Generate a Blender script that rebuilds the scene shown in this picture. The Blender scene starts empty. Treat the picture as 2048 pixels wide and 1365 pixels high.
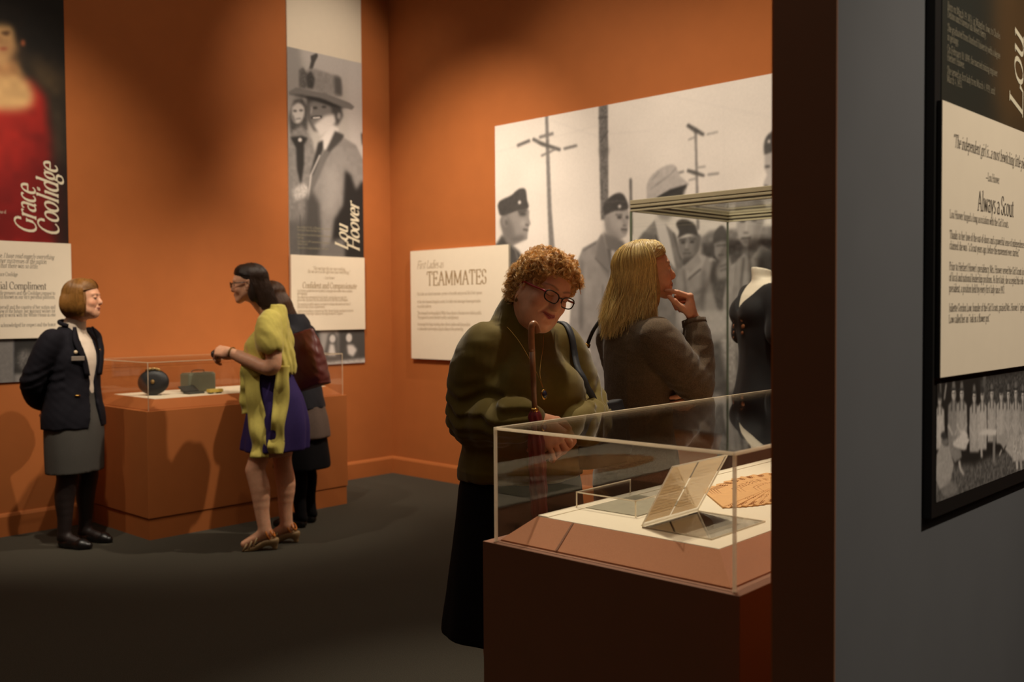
import bpy, bmesh, math, random
import numpy as np
from mathutils import Vector, Matrix, Euler
random.seed(7)
rng = np.random.default_rng(11)
scene = bpy.context.scene
COL = scene.collection
H_CAM = 1.42

# ------------------------------------------------------------------ camera
YAW, PITCH, ROLL, FPX = 0.749003, 0.03207, -0.006449, 1944.05
cam_data = bpy.data.cameras.new('camera')
cam = bpy.data.objects.new('camera', cam_data)
COL.objects.link(cam)
_fw = Vector((-math.sin(YAW) * math.cos(PITCH), math.cos(YAW) * math.cos(PITCH), -math.sin(PITCH)))
_r0 = Vector((math.cos(YAW), math.sin(YAW), 0))
_u0 = _r0.cross(_fw)
_rt = _r0 * math.cos(ROLL) + _u0 * math.sin(ROLL)
_up = _u0 * math.cos(ROLL) - _r0 * math.sin(ROLL)
_m = Matrix((_rt, _up, -_fw)).transposed().to_4x4()
_m.translation = (0, 0, H_CAM)
cam.matrix_world = _m
cam_data.sensor_width = 36
cam_data.lens = FPX / 2048 * 36
cam_data.clip_start = 0.02
cam_data.dof.use_dof = True
cam_data.dof.focus_distance = 3.15
cam_data.dof.aperture_fstop = 3.0
scene.camera = cam

# ------------------------------------------------------------------ world, exposure
world = bpy.data.worlds.new('world')
scene.world = world
world.use_nodes = True
world.node_tree.nodes['Background'].inputs[0].default_value = (1.0, 0.82, 0.62, 1)
world.node_tree.nodes['Background'].inputs[1].default_value = 0.004
vs = scene.view_settings
vs.view_transform = 'Standard'
vs.look = 'None'
vs.gamma = 1.0
vs.use_curve_mapping = False
vs.exposure = 0.0

# ------------------------------------------------------------------ track lights of the gallery, and added fill
WARM = (1.0, 0.87, 0.70)
def spot(pos, aim, power, angle, blend=0.6, size=0.04, color=WARM):
    d = bpy.data.lights.new('track_spot', 'SPOT')
    d.energy = power
    d.spot_size = math.radians(angle)
    d.spot_blend = blend
    d.shadow_soft_size = size
    d.color = color
    o = bpy.data.objects.new('track_spot', d)
    COL.objects.link(o)
    o.location = pos
    o.rotation_euler = (Vector(aim) - Vector(pos)).to_track_quat('-Z', 'Y').to_euler()
    return o
LIGHTS = [
    # wall washers on the banners and the mural
    ((-4.0, 4.75, 4.55), (-6.55, 4.80, 3.2), 190, 44, 1.0),
    ((-4.0, 4.75, 4.55), (-6.55, 4.78, 1.6), 420, 44, 1.0),
    ((-4.0, 1.8, 4.5), (-6.55, 2.3, 1.6), 440, 54, 1.0),
    ((-4.9, 2.9, 4.5), (-5.6, 5.5, 1.7), 560, 54, 1.0),
    ((-4.3, 2.7, 4.5), (-4.1, 5.5, 2.0), 290, 62, 1.0, 0.16),
    ((-1.7, 3.0, 4.5), (-3.0, 5.5, 2.0), 330, 60, 1.0, 0.16),
    # low case against the left wall, from both ends of the aisle
    ((-3.2, 4.5, 4.5), (-5.9, 3.6, 0.7), 430, 42, 0.8),
    ((-4.7, 1.2, 4.5), (-5.7, 3.4, 0.6), 170, 46, 0.8),
    # long case in front and the two women beside it
    ((-1.80, 3.05, 4.5), (-1.40, 2.25, 0.85), 250, 34, 0.6),
    ((-2.9, 3.5, 4.5), (-2.15, 2.6, 1.4), 480, 42, 0.9),
    # mannequin case
    ((-2.9, 4.0, 4.5), (-2.75, 5.1, 1.4), 160, 30, 0.8),
    # grey partition panel, from the next room
    ((1.5, 2.6, 4.4), (-0.75, 2.35, 1.30), 520, 40, 1.0),
]
for L in LIGHTS:
    spot(*L)
def area(pos, sx, sy, power, color=WARM):
    d = bpy.data.lights.new('soft_fill', 'AREA')
    d.shape = 'RECTANGLE'
    d.size, d.size_y, d.energy, d.color = sx, sy, power, color
    o = bpy.data.objects.new('soft_fill', d)
    COL.objects.link(o)
    o.location = pos
area((-3.2, 1.6, 4.55), 6.0, 6.0, 46)          # added soft fill, no fixture there: lifts the unlit sides
area((2.2, 1.5, 4.55), 3.0, 5.0, 14)  # second added fill, right of the partition

# ------------------------------------------------------------------ mesh and object helpers
def new_obj(name, me, parent=None):
    o = bpy.data.objects.new(name, me)
    COL.objects.link(o)
    if parent is not None:
        o.parent = parent
    return o

def mesh_np(name, V, F, mat=None, parent=None, smooth=True, col=None, extra=None):
    """V (n,3) array, F (m,3|4) array -> mesh object"""
    V = np.ascontiguousarray(V, dtype=np.float32)
    F = np.ascontiguousarray(F, dtype=np.int32)
    me = bpy.data.meshes.new(name)
    me.vertices.add(len(V))
    me.vertices.foreach_set('co', V.ravel())
    n, k = F.shape
    me.loops.add(n * k)
    me.loops.foreach_set('vertex_index', F.ravel())
    me.polygons.add(n)
    me.polygons.foreach_set('loop_start', np.arange(n, dtype=np.int32) * k)
    me.polygons.foreach_set('loop_total', np.full(n, k, dtype=np.int32))
    if col is not None:
        a = me.color_attributes.new('Col', 'FLOAT_COLOR', 'POINT')
        c4 = np.ones((len(V), 4), dtype=np.float32)
        c4[:, :3] = col
        a.data.foreach_set('color', c4.ravel())
    me.update(calc_edges=True)
    me.validate()
    if smooth:
        me.polygons.foreach_set('use_smooth', np.ones(len(me.polygons), dtype=bool))
    if mat is not None:
        me.materials.append(mat)
    return new_obj(name, me, parent)

def mesh_bm(name, bm, mat=None, parent=None, smooth=False, autos=None):
    me = bpy.data.meshes.new(name)
    bmesh.ops.recalc_face_normals(bm, faces=bm.faces)
    bm.to_mesh(me)
    bm.free()
    if smooth:
        for p in me.polygons:
            p.use_smooth = True
    if mat is not None:
        me.materials.append(mat)
    return new_obj(name, me, parent)

def bm_box(bm, x0, x1, y0, y1, z0, z1, bev=0.0, seg=2):
    vs_ = [bm.verts.new((x, y, z)) for x in (x0, x1) for y in (y0, y1) for z in (z0, z1)]
    fs = [(0, 1, 3, 2), (4, 6, 7, 5), (0, 4, 5, 1), (2, 3, 7, 6), (0, 2, 6, 4), (1, 5, 7, 3)]
    faces = [bm.faces.new([vs_[i] for i in f]) for f in fs]
    if bev > 0:
        es = list({e for f in faces for e in f.edges})
        bmesh.ops.bevel(bm, geom=es, offset=bev, segments=seg, affect='EDGES', profile=0.5)
    return faces

def box(name, x0, x1, y0, y1, z0, z1, mat, parent=None, bev=0.0, seg=2):
    bm = bmesh.new()
    bm_box(bm, x0, x1, y0, y1, z0, z1, bev, seg)
    return mesh_bm(name, bm, mat, parent)

def empty(name, loc=(0, 0, 0), rz=0.0, label=None, cat=None, group=None, parent=None):
    o = bpy.data.objects.new(name, None)
    COL.objects.link(o)
    o.location = loc
    o.rotation_euler = (0, 0, rz)
    o.empty_display_size = 0.1
    tag(o, label, cat, group)
    if parent is not None:
        o.parent = parent
    return o

def tag(o, label=None, cat=None, group=None, kind=None):
    if label: o['label'] = label
    if cat: o['category'] = cat
    if group: o['group'] = group
    if kind: o['kind'] = kind
    return o

def tube_arrays(P, R, n=8, cap=True):
    """swept tube through points P with radii R -> V, F (quads)"""
    P = np.asarray(P, float)
    m = len(P)
    R = np.broadcast_to(np.asarray(R, float), (m,))
    T = np.gradient(P, axis=0)
    T /= np.linalg.norm(T, axis=1, keepdims=True) + 1e-12
    a = np.array([0, 0, 1.0]) if abs(T[0, 2]) < 0.9 else np.array([1.0, 0, 0])
    N = np.cross(T[0], a)
    N /= np.linalg.norm(N)
    V = []
    ang = np.linspace(0, 2 * np.pi, n, endpoint=False)
    for i in range(m):
        N = N - T[i] * (N @ T[i])
        N /= np.linalg.norm(N) + 1e-12
        B = np.cross(T[i], N)
        V.append(P[i] + R[i] * (np.cos(ang)[:, None] * N + np.sin(ang)[:, None] * B))
    V = np.concatenate(V)
    F = []
    for i in range(m - 1):
        for j in range(n):
            k = (j + 1) % n
            F.append((i * n + j, i * n + k, (i + 1) * n + k, (i + 1) * n + j))
    if cap:
        V = np.concatenate([V, P[:1], P[-1:]])
        c0, c1 = m * n, m * n + 1
        for j in range(n):
            k = (j + 1) % n
            F.append((c0, k, j, j) if False else (c0, k, j, c0))
            F.append((c1, (m - 1) * n + j, (m - 1) * n + k, c1))
    return V, F

def tube(name, P, R, mat, parent=None, n=8, closed=False):
    bm = bmesh.new()
    add_tube(bm, P, R, n, closed)
    return mesh_bm(name, bm, mat, parent, smooth=True)

def add_tube(bm, P, R, n=8, closed=False):
    P = np.asarray(P, float)
    m = len(P)
    R = np.broadcast_to(np.asarray(R, float), (m,))
    if closed:
        T = np.roll(P, -1, 0) - np.roll(P, 1, 0)
    else:
        T = np.gradient(P, axis=0)
    T /= np.linalg.norm(T, axis=1, keepdims=True) + 1e-12
    a = np.array([0, 0, 1.0]) if abs(T[0, 2]) < 0.9 else np.array([1.0, 0, 0])
    N = np.cross(T[0], a)
    rings = []
    for i in range(m):
        N = N - T[i] * (N @ T[i])
        N /= np.linalg.norm(N) + 1e-12
        B = np.cross(T[i], N)
        rings.append([bm.verts.new(P[i] + R[i] * (math.cos(t) * N + math.sin(t) * B)) for t in np.linspace(0, 2 * np.pi, n, endpoint=False)])
    last = m if closed else m - 1
    for i in range(last):
        r0, r1 = rings[i], rings[(i + 1) % m]
        for j in range(n):
            k = (j + 1) % n
            bm.faces.new((r0[j], r0[k], r1[k], r1[j]))
    if not closed:
        bm.faces.new(rings[0][::-1])
        bm.faces.new(rings[-1])

def catmull(P, k=6):
    P = np.asarray(P, float)
    if len(P) < 3:
        return np.array([P[0] + (P[-1] - P[0]) * t for t in np.linspace(0, 1, k + 1)])
    Q = np.vstack([2 * P[0] - P[1], P, 2 * P[-1] - P[-2]])
    out = []
    for i in range(1, len(Q) - 2):
        p0, p1, p2, p3 = Q[i - 1], Q[i], Q[i + 1], Q[i + 2]
        for t in np.linspace(0, 1, k, endpoint=False):
            out.append(0.5 * (2 * p1 + (p2 - p0) * t + (2 * p0 - 5 * p1 + 4 * p2 - p3) * t * t + (3 * p1 - p0 - 3 * p2 + p3) * t ** 3))
    out.append(P[-1])
    return np.array(out)

def lathe(name, prof, mat, parent=None, n=32, cap=True):
    bm = bmesh.new()
    rings = []
    for r, z in prof:
        rings.append([bm.verts.new((r * math.cos(t), r * math.sin(t), z)) for t in np.linspace(0, 2 * np.pi, n, endpoint=False)])
    for a, b in zip(rings[:-1], rings[1:]):
        for j in range(n):
            k = (j + 1) % n
            bm.faces.new((a[j], a[k], b[k], b[j]))
    if cap:
        bm.faces.new(rings[0][::-1])
        bm.faces.new(rings[-1])
    return mesh_bm(name, bm, mat, parent, smooth=True)

# ------------------------------------------------------------------ materials
def lin(c):
    c = np.asarray(c, float) / 255.0
    return np.where(c <= 0.04045, c / 12.92, ((c + 0.055) / 1.055) ** 2.4)

def mat(name, rgb, rough=0.6, noise=0.0, nscale=40.0, bump=0.0, bscale=200.0, metal=0.0, spec=0.5, sheen=0.0, sss=0.0, coat=0.0, detail=4.0):
    m = bpy.data.materials.new(name)
    m.use_nodes = True
    nt = m.node_tree
    b = nt.nodes['Principled BSDF']
    c = lin(rgb)
    b.inputs['Base Color'].default_value = (*c, 1)
    b.inputs['Roughness'].default_value = rough
    b.inputs['Metallic'].default_value = metal
    b.inputs['Specular IOR Level'].default_value = spec
    if sheen:
        b.inputs['Sheen Weight'].default_value = sheen
        b.inputs['Sheen Roughness'].default_value = 0.4
    if coat:
        b.inputs['Coat Weight'].default_value = coat
    if sss:
        b.inputs['Subsurface Weight'].default_value = sss
        b.inputs['Subsurface Radius'].default_value = (0.012, 0.005, 0.003)
        b.inputs['Subsurface Scale'].default_value = 1.0
    if noise or bump:
        tc = nt.nodes.new('ShaderNodeTexCoord')
    if noise:
        n = nt.nodes.new('ShaderNodeTexNoise')
        n.inputs['Scale'].default_value = nscale
        n.inputs['Detail'].default_value = detail
        nt.links.new(tc.outputs['Object'], n.inputs['Vector'])
        r = nt.nodes.new('ShaderNodeValToRGB')
        r.color_ramp.elements[0].position = 0.25
        r.color_ramp.elements[1].position = 0.75
        r.color_ramp.elements[0].color = (*np.clip(c * (1 - noise), 0, 1), 1)
        r.color_ramp.elements[1].color = (*np.clip(c * (1 + noise), 0, 1), 1)
        nt.links.new(n.outputs['Fac'], r.inputs['Fac'])
        nt.links.new(r.outputs['Color'], b.inputs['Base Color'])
    if bump:
        n2 = nt.nodes.new('ShaderNodeTexNoise')
        n2.inputs['Scale'].default_value = bscale
        n2.inputs['Detail'].default_value = 3.0
        nt.links.new(tc.outputs['Object'], n2.inputs['Vector'])
        bp = nt.nodes.new('ShaderNodeBump')
        bp.inputs['Strength'].default_value = bump
        bp.inputs['Distance'].default_value = 0.002
        nt.links.new(n2.outputs['Fac'], bp.inputs['Height'])
        nt.links.new(bp.outputs['Normal'], b.inputs['Normal'])
    return m

def mat_attr(name, rough=0.7, sss=0.0, spec=0.3, bump=0.0, bscale=300.0):
    """colour comes from the mesh's own colour attribute (print, skin)"""
    m = mat(name, (128, 128, 128), rough, spec=spec, sss=sss, bump=bump, bscale=bscale)
    nt = m.node_tree
    a = nt.nodes.new('ShaderNodeAttribute')
    a.attribute_name = 'Col'
    nt.links.new(a.outputs['Color'], nt.nodes['Principled BSDF'].inputs['Base Color'])
    return m

def mat_glass(name, ior=1.49, tint=(1, 1, 1), rough=0.0):
    m = bpy.data.materials.new(name)
    m.use_nodes = True
    nt = m.node_tree
    nt.nodes.clear()
    out = nt.nodes.new('ShaderNodeOutputMaterial')
    # thin clear sheet: fresnel mix of straight transmission and mirror reflection, seen the same by every ray
    lw = nt.nodes.new('ShaderNodeLayerWeight')
    lw.inputs['Blend'].default_value = 0.5
    pw = nt.nodes.new('ShaderNodeMath')
    pw.operation = 'POWER'
    pw.inputs[1].default_value = 5.0
    f0 = ((ior - 1) / (ior + 1)) ** 2
    fr = nt.nodes.new('ShaderNodeMath')
    fr.operation = 'MULTIPLY_ADD'
    fr.inputs[1].default_value = 1 - f0
    fr.inputs[2].default_value = f0
    nt.links.new(lw.outputs['Facing'], pw.inputs[0])
    nt.links.new(pw.outputs[0], fr.inputs[0])
    tr = nt.nodes.new('ShaderNodeBsdfTransparent')
    tr.inputs['Color'].default_value = (*tint, 1)
    gl = nt.nodes.new('ShaderNodeBsdfGlossy')
    gl.inputs['Roughness'].default_value = rough
    mx = nt.nodes.new('ShaderNodeMixShader')
    nt.links.new(fr.outputs[0], mx.inputs['Fac'])
    nt.links.new(tr.outputs[0], mx.inputs[1])
    nt.links.new(gl.outputs[0], mx.inputs[2])
    nt.links.new(mx.outputs[0], out.inputs['Surface'])
    return m

M = {}
M['orange'] = mat('orange_wall_paint', (170, 97, 46), 0.75, noise=0.04, nscale=6, bump=0.05, bscale=400, spec=0.3)
M['grey_wall'] = mat('grey_wall_paint', (91, 92, 95), 0.75, noise=0.03, nscale=5, bump=0.05, bscale=400, spec=0.3)
M['ceiling'] = mat('dark_ceiling', (40, 34, 30), 0.9, noise=0.1)
M['carpet'] = mat('carpet', (70, 66, 57), 0.95, noise=0.35, nscale=260, bump=0.8, bscale=500, spec=0.1)
M['brown_ped'] = mat('brown_orange_lacquer', (132, 90, 64), 0.6, noise=0.03, nscale=8, bump=0.04, bscale=500, spec=0.3)
M['felt'] = mat('brown_felt', (190, 126, 82), 0.8, noise=0.10, nscale=500, bump=0.6, bscale=900, spec=0.4, sheen=0.3)
M['board'] = mat('cream_board', (226, 214, 186), 0.8, noise=0.03, nscale=300, bump=0.1, bscale=600, spec=0.2)
M['panel'] = mat('cream_print_panel', (228, 214, 192), 0.7, noise=0.015, nscale=20, spec=0.25)
M['black_edge'] = mat('black_panel_edge', (16, 15, 14), 0.5, noise=0.1)
M['plexi'] = mat_glass('clear_acrylic', 1.49)
M['plexi_edge'] = mat('acrylic_edge_glow', (250, 240, 216), 0.25, noise=0.05, nscale=60, spec=0.6)  # pale colour puts the glow of piped light into clear edges
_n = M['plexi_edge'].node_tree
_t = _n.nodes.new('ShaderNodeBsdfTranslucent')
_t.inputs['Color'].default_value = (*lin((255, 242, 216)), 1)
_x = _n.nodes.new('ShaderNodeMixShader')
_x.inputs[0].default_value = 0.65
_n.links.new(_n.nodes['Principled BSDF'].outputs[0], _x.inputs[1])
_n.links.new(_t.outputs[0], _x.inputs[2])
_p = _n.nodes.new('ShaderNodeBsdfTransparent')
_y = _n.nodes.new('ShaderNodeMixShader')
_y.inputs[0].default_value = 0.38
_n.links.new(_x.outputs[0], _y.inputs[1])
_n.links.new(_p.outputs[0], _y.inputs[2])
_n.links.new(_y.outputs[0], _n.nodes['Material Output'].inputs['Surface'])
M['glass'] = mat_glass('case_glass', 1.5, (0.992, 1.0, 0.996))
M['ink'] = mat('brown_ink', (58, 46, 36), 0.8, noise=0.02)
M['ink_light'] = mat('sepia_ink', (150, 122, 84), 0.8, noise=0.02)
M['cream_ink'] = mat('cream_ink', (214, 204, 178), 0.8, noise=0.02)
M['dim_ink'] = mat('dim_cream_ink', (150, 141, 118), 0.8, noise=0.02)
M['frame_beige'] = mat('beige_case_frame', (196, 184, 150), 0.45, noise=0.03, nscale=30)
M['frame_dark'] = mat('dark_case_gasket', (70, 64, 50), 0.5, noise=0.03)
# ------------------------------------------------------------------ room shell
XW, YB = -6.5558, 5.5058            # left wall plane, back wall corner
ROT_A, ROT_C, ROT_F, ROT_W = -0.0153, -0.0356, 0.0102, -0.0209
def structure(o):
    o['kind'] = 'structure'
    return o
CEIL = 4.6
structure(box('floor', -6.9, 4.2, -3.4, 6.1, -0.12, 0.0, M['carpet']))
structure(box('ceiling', -6.9, 4.2, -3.4, 6.1, CEIL, CEIL + 0.1, M['ceiling']))
structure(box('wall_left', XW - 0.15, XW, -3.2, YB + 0.3, 0, CEIL, M['orange']))
wb = structure(box('wall_back', -0.3, 9.0, 0, 0.15, 0, CEIL, M['orange']))
wb.location = (XW, YB, 0)
wb.rotation_euler = (0, 0, ROT_A)
structure(box('wall_right', 3.9, 4.05, -3.2, 5.6, 0, CEIL, M['grey_wall']))
structure(box('wall_front', -6.7, 4.05, -3.3, -3.15, 0, CEIL, M['orange']))

def baseboard(name, L, mat_, loc, rz):
    bm = bmesh.new()
    prof = [(0, 0), (0.02, 0), (0.02, 0.125), (0.012, 0.140), (0.004, 0.147), (0, 0.147)]
    a = [bm.verts.new((0, -y, z)) for y, z in prof]
    b = [bm.verts.new((L, -y, z)) for y, z in prof]
    n = len(prof)
    for i in range(n):
        j = (i + 1) % n
        bm.faces.new((a[i], a[j], b[j], b[i]))
    bm.faces.new(a[::-1]); bm.faces.new(b)
    o = mesh_bm(name, bm, mat_)
    o.location = loc
    o.rotation_euler = (0, 0, rz)
    return structure(o)
baseboard('baseboard_back', 5.8, M['orange'], (XW, YB, 0), ROT_A)
baseboard('baseboard_left', 6.0, M['orange'], (XW, YB - 6.0, 0), math.pi / 2)

# the partition that ends in front of us: grey on one face, brown on its end
def pw(x, y):                       # partition's own frame -> world
    c, s = math.cos(ROT_W), math.sin(ROT_W)
    dx, dy = x + 0.80, y - 1.72
    return (-0.80 + c * dx - s * dy, 1.72 + s * dx + c * dy)
PX1, PX0, PY0 = -0.7776, -0.9039, 1.7074
def in_frame_W(o):
    o.location = (-0.80, 1.72, 0)
    o.rotation_euler = (0, 0, ROT_W)
    return o
wp = structure(in_frame_W(box('wall_partition', PX0 + 0.80, PX1 + 0.80, PY0 - 1.72 + 0.004, 3.75 - 1.72, 0, CEIL, M['grey_wall'])))
we = structure(in_frame_W(box('trim_1', PX0 + 0.80 - 0.001, PX1 + 0.80, PY0 - 1.72, PY0 - 1.72 + 0.004, 0, CEIL, M['brown_ped'])))
wq = structure(in_frame_W(box('wall_partition_inner', PX0 + 0.80 - 0.004, PX0 + 0.80, PY0 - 1.72, 3.75 - 1.72, 0, CEIL, M['orange'])))

# ------------------------------------------------------------------ museum cases
def clear_hood(root, x0, x1, y0, y1, z0, z1, t=0.006, name='acrylic_hood', edge=None):
    """five sheets of clear acrylic, pale rods standing in for light at their cut edges"""
    hood = box(name, x0, x1, y0, y1, z1 - t, z1, M['plexi'], root)
    pane = lambda *a: box('pane', *a, M['plexi'], hood)
    pane(x0, x0 + t, y0, y1, z0, z1 - t)
    pane(x1 - t, x1, y0, y1, z0, z1 - t)
    pane(x0 + t, x1 - t, y0, y0 + t, z0, z1 - t)
    pane(x0 + t, x1 - t, y1 - t, y1, z0, z1 - t)
    e = edge or t
    bm = bmesh.new()
    o = 0.0006
    for x in (x0 - o, x1 - e + o):
        for y in (y0 - o, y1 - e + o):
            bm_box(bm, x, x + e, y, y + e, z0, z1 - e)
    for x in (x0 - o, x1 - e + o):
        bm_box(bm, x, x + e, y0 - o, y1 + o, z1 - e, z1 + o)
    for y in (y0 - o, y1 - e + o):
        bm_box(bm, x0 + e, x1 - e, y, y + e, z1 - e, z1 + o)
    mesh_bm('polished_edge', bm, M['plexi_edge'], hood)
    return hood

def sloped_deck(root, x0, x1, y0, y1, z0, d, h, mat_, name='sloped_mount', lip=0.004):
    bm = bmesh.new()
    a = [bm.verts.new(p) for p in ((x0, y0, z0), (x1, y0, z0), (x1, y1, z0), (x0, y1, z0))]
    b = [bm.verts.new(p) for p in ((x0, y0, z0 + lip), (x1, y0, z0 + lip), (x1, y1, z0 + lip), (x0, y1, z0 + lip))]
    c = [bm.verts.new(p) for p in ((x0 + d, y0 + d, z0 + h), (x1 - d, y0 + d, z0 + h), (x1 - d, y1 - d, z0 + h), (x0 + d, y1 - d, z0 + h))]
    for i in range(4):
        j = (i + 1) % 4
        bm.faces.new((a[i], a[j], b[j], b[i]))
        bm.faces.new((b[i], b[j], c[j], c[i]))
    bm.faces.new(c)
    bm.faces.new(a[::-1])
    return mesh_bm(name, bm, mat_, root)

# --- long low case in front of us
PH = 0.8042
FC = empty('display_case', (-1.05, 1.85, 0), ROT_F, 'long low display case with clear acrylic hood in front of woman in olive sweater', 'display case')
fx0, fx1, fy0, fy1 = -1.8125 + 1.05, -1.0482 + 1.05, 1.8371 - 1.85, 3.62 - 1.85
hx0, hx1, hy0, hy1 = -1.7829 + 1.05, -1.0682 + 1.05, 1.8525 - 1.85, 3.60 - 1.85
box('pedestal', fx0, fx1, fy0, fy1, 0.0, PH, M['brown_ped'], FC, bev=0.002)
clear_hood(FC, hx0, hx1, hy0, hy1, PH, 1.1092, t=0.0055, edge=0.0068)
bx0, bx1, by0, by1 = -1.7921 + 1.05 + 0.016, -1.0874 + 1.05, 1.8695 - 1.85, 3.585 - 1.85
sl = sloped_deck(FC, bx0, bx1, by0, by1, PH, 0.068, 0.0636, M['felt'])
# seam in the felt of the sloped front
bm = bmesh.new()
sx = -1.7921 + 1.05 + 0.205
vs4 = [bm.verts.new(p) for p in ((sx, by0 + 0.0005, PH + 0.006), (sx + 0.006, by0 + 0.0005, PH + 0.006), (sx + 0.006, by0 + 0.068, PH + 0.0636), (sx, by0 + 0.068, PH + 0.0636))]
for v in vs4: v.co.y -= 0.0016
bm.faces.new(vs4)
r_ = bmesh.ops.extrude_face_region(bm, geom=bm.faces[:])
for v in [g for g in r_['geom'] if isinstance(g, bmesh.types.BMVert)]: v.co.y += 0.003
mesh_bm('felt_seam', bm, M['brown_ped'], sl)
DZ = PH + 0.0636
box('deck_board', bx0 + 0.071, bx1 - 0.070, by0 + 0.070, by1 - 0.07, DZ - 0.003, DZ + 0.002, M['board'], FC, bev=0.001, seg=1)
box('deck_board', bx0 + 0.069, bx0 + 0.105, by0 + 0.071, by1 - 0.07, DZ + 0.0015, DZ + 0.004, M['board'], FC, bev=0.001, seg=1)
DT = DZ + 0.0026

# --- acrylic easel with a letter seen from behind
def easel(x, y, rz, w, base_d, lean_x, lean_z, name, label, group=None):
    """base sheet on the deck and a leaning back sheet; its foot runs along local y"""
    t = 0.003
    root = empty(name, (x, y, DT), rz, label, 'easel', group)
    bm = bmesh.new()
    bm_box(bm, 0, base_d, 0, w, 0, t)
    mesh_bm('base_sheet', bm, M['plexi'], root)
    bm = bmesh.new()
    L = math.hypot(lean_x, lean_z)
    ux, uz = lean_x / L, lean_z / L
    def slab(bm, s0, s1, y0, y1, n0, n1):
        vs_ = []
        for s in (s0, s1):
            for yy in (y0, y1):
                for n in (n0, n1):
                    vs_.append(bm.verts.new((ux * s - uz * n, yy, uz * s + ux * n + t)))
        for f in [(0, 1, 3, 2), (4, 6, 7, 5), (0, 4, 5, 1), (2, 3, 7, 6), (0, 2, 6, 4), (1, 5, 7, 3)]:
            bm.faces.new([vs_[i] for i in f])
    slab(bm, 0, L, 0, w, 0, t)
    mesh_bm('back_sheet', bm, M['plexi'], root)
    bm = bmesh.new()
    e = 0.0022
    slab(bm, 0, L, 0, e, 0, t + .0004)
    slab(bm, 0, L, w - e, w, 0, t + .0004)
    slab(bm, L - e, L, 0, w, 0, t + .0004)
    slab(bm, 0, e * 1.6, 0, w, 0, t + .0004)
    bm_box(bm, 0, base_d, -.0002, e, 0, t + .0003)
    bm_box(bm, 0, base_d, w - e, w, 0, t + .0003)
    bm_box(bm, base_d - e, base_d, 0, w, 0, t + .0003)
    mesh_bm('polished_edge', bm, M['plexi_edge'], root)
    return root, slab
def fw_(x, y):                      # world -> front case frame
    c, s = math.cos(-ROT_F), math.sin(-ROT_F)
    dx, dy = x + 1.05, y - 1.85
    return c * dx - s * dy, s * dx + c * dy
M['letter'] = mat('aged_letter_paper', (226, 200, 156), 0.8, noise=0.05, nscale=25, spec=0.2)
b_ = M['letter'].node_tree
tl = b_.nodes.new('ShaderNodeBsdfTranslucent')
tl.inputs['Color'].default_value = (*lin((232, 204, 160)), 1)
ms = b_.nodes.new('ShaderNodeMixShader')
ms.inputs[0].default_value = 0.72
b_.links.new(b_.nodes['Principled BSDF'].outputs[0], ms.inputs[1])
b_.links.new(tl.outputs[0], ms.inputs[2])
pt_ = b_.nodes.new('ShaderNodeBsdfTransparent')
m2_ = b_.nodes.new('ShaderNodeMixShader')
m2_.inputs[0].default_value = 0.30
b_.links.new(ms.outputs[0], m2_.inputs[1])
b_.links.new(pt_.outputs[0], m2_.inputs[2])
b_.links.new(m2_.outputs[0], b_.nodes['Material Output'].inputs['Surface'])
ez, slab = easel(-1.4151, 1.9973, 0.0, 0.262, 0.20, 0.092, 0.160, 'letter_easel', 'clear acrylic easel leaning a letter near the front corner of the long case')
lt = empty('letter', (-1.4151, 1.9973, DT), 0, 'two pale handwritten letter pages leaning on the clear easel', 'letter')
for y0, y1 in ((0.006, 0.122), (0.131, 0.256)):
    bm = bmesh.new()
    slab(bm, 0.008, 0.178, y0, y1, 0.0042, 0.0048)
    mesh_bm('page', bm, M['letter'], lt)
    pg = [o for o in lt.children][-1]
    bm = bmesh.new()
    for k in range(13):
        s = 0.03 + k * 0.0105
        yy = y0 + 0.012
        while yy < y1 - 0.014:
            l = random.uniform(0.004, 0.012)
            slab(bm, s, s + 0.0011, yy, min(yy + l, y1 - 0.008), 0.0049, 0.0051)
            yy += l + random.uniform(0.002, 0.004)
    mesh_bm('handwriting', bm, M['ink_light'], pg)
# second low easel further in: a flat sheet under clear acrylic
e2 = empty('low_easel', (-1.70, 2.085, DT), 0.02, 'low clear acrylic cover over a grey document behind the letter', 'easel')
box('document', 0.0, 0.20, 0.01, 0.255, 0.0, 0.0012, mat('grey_document', (150, 142, 116), 0.8, noise=0.08, nscale=30), e2)
box('cover_sheet', 0.0, 0.20, 0.0, 0.262, 0.040, 0.043, M['plexi'], e2)
bm = bmesh.new()
bm_box(bm, 0.197, 0.200, 0.0, 0.262, 0.0405, 0.0435)
bm_box(bm, 0.0, 0.003, 0.0, 0.262, 0.0405, 0.0435)
bm_box(bm, 0.0, 0.200, 0.0, 0.003, 0.0405, 0.0435)
bm_box(bm, 0.197, 0.200, 0.0, 0.003, 0.0, 0.0405)
bm_box(bm, 0.0, 0.003, 0.0, 0.003, 0.0, 0.0405)
bm_box(bm, 0.197, 0.200, 0.259, 0.262, 0.0, 0.0405)
bm_box(bm, 0.0, 0.003, 0.259, 0.262, 0.0, 0.0405)
mesh_bm('polished_edge', bm, M['plexi_edge'], e2)

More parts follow.
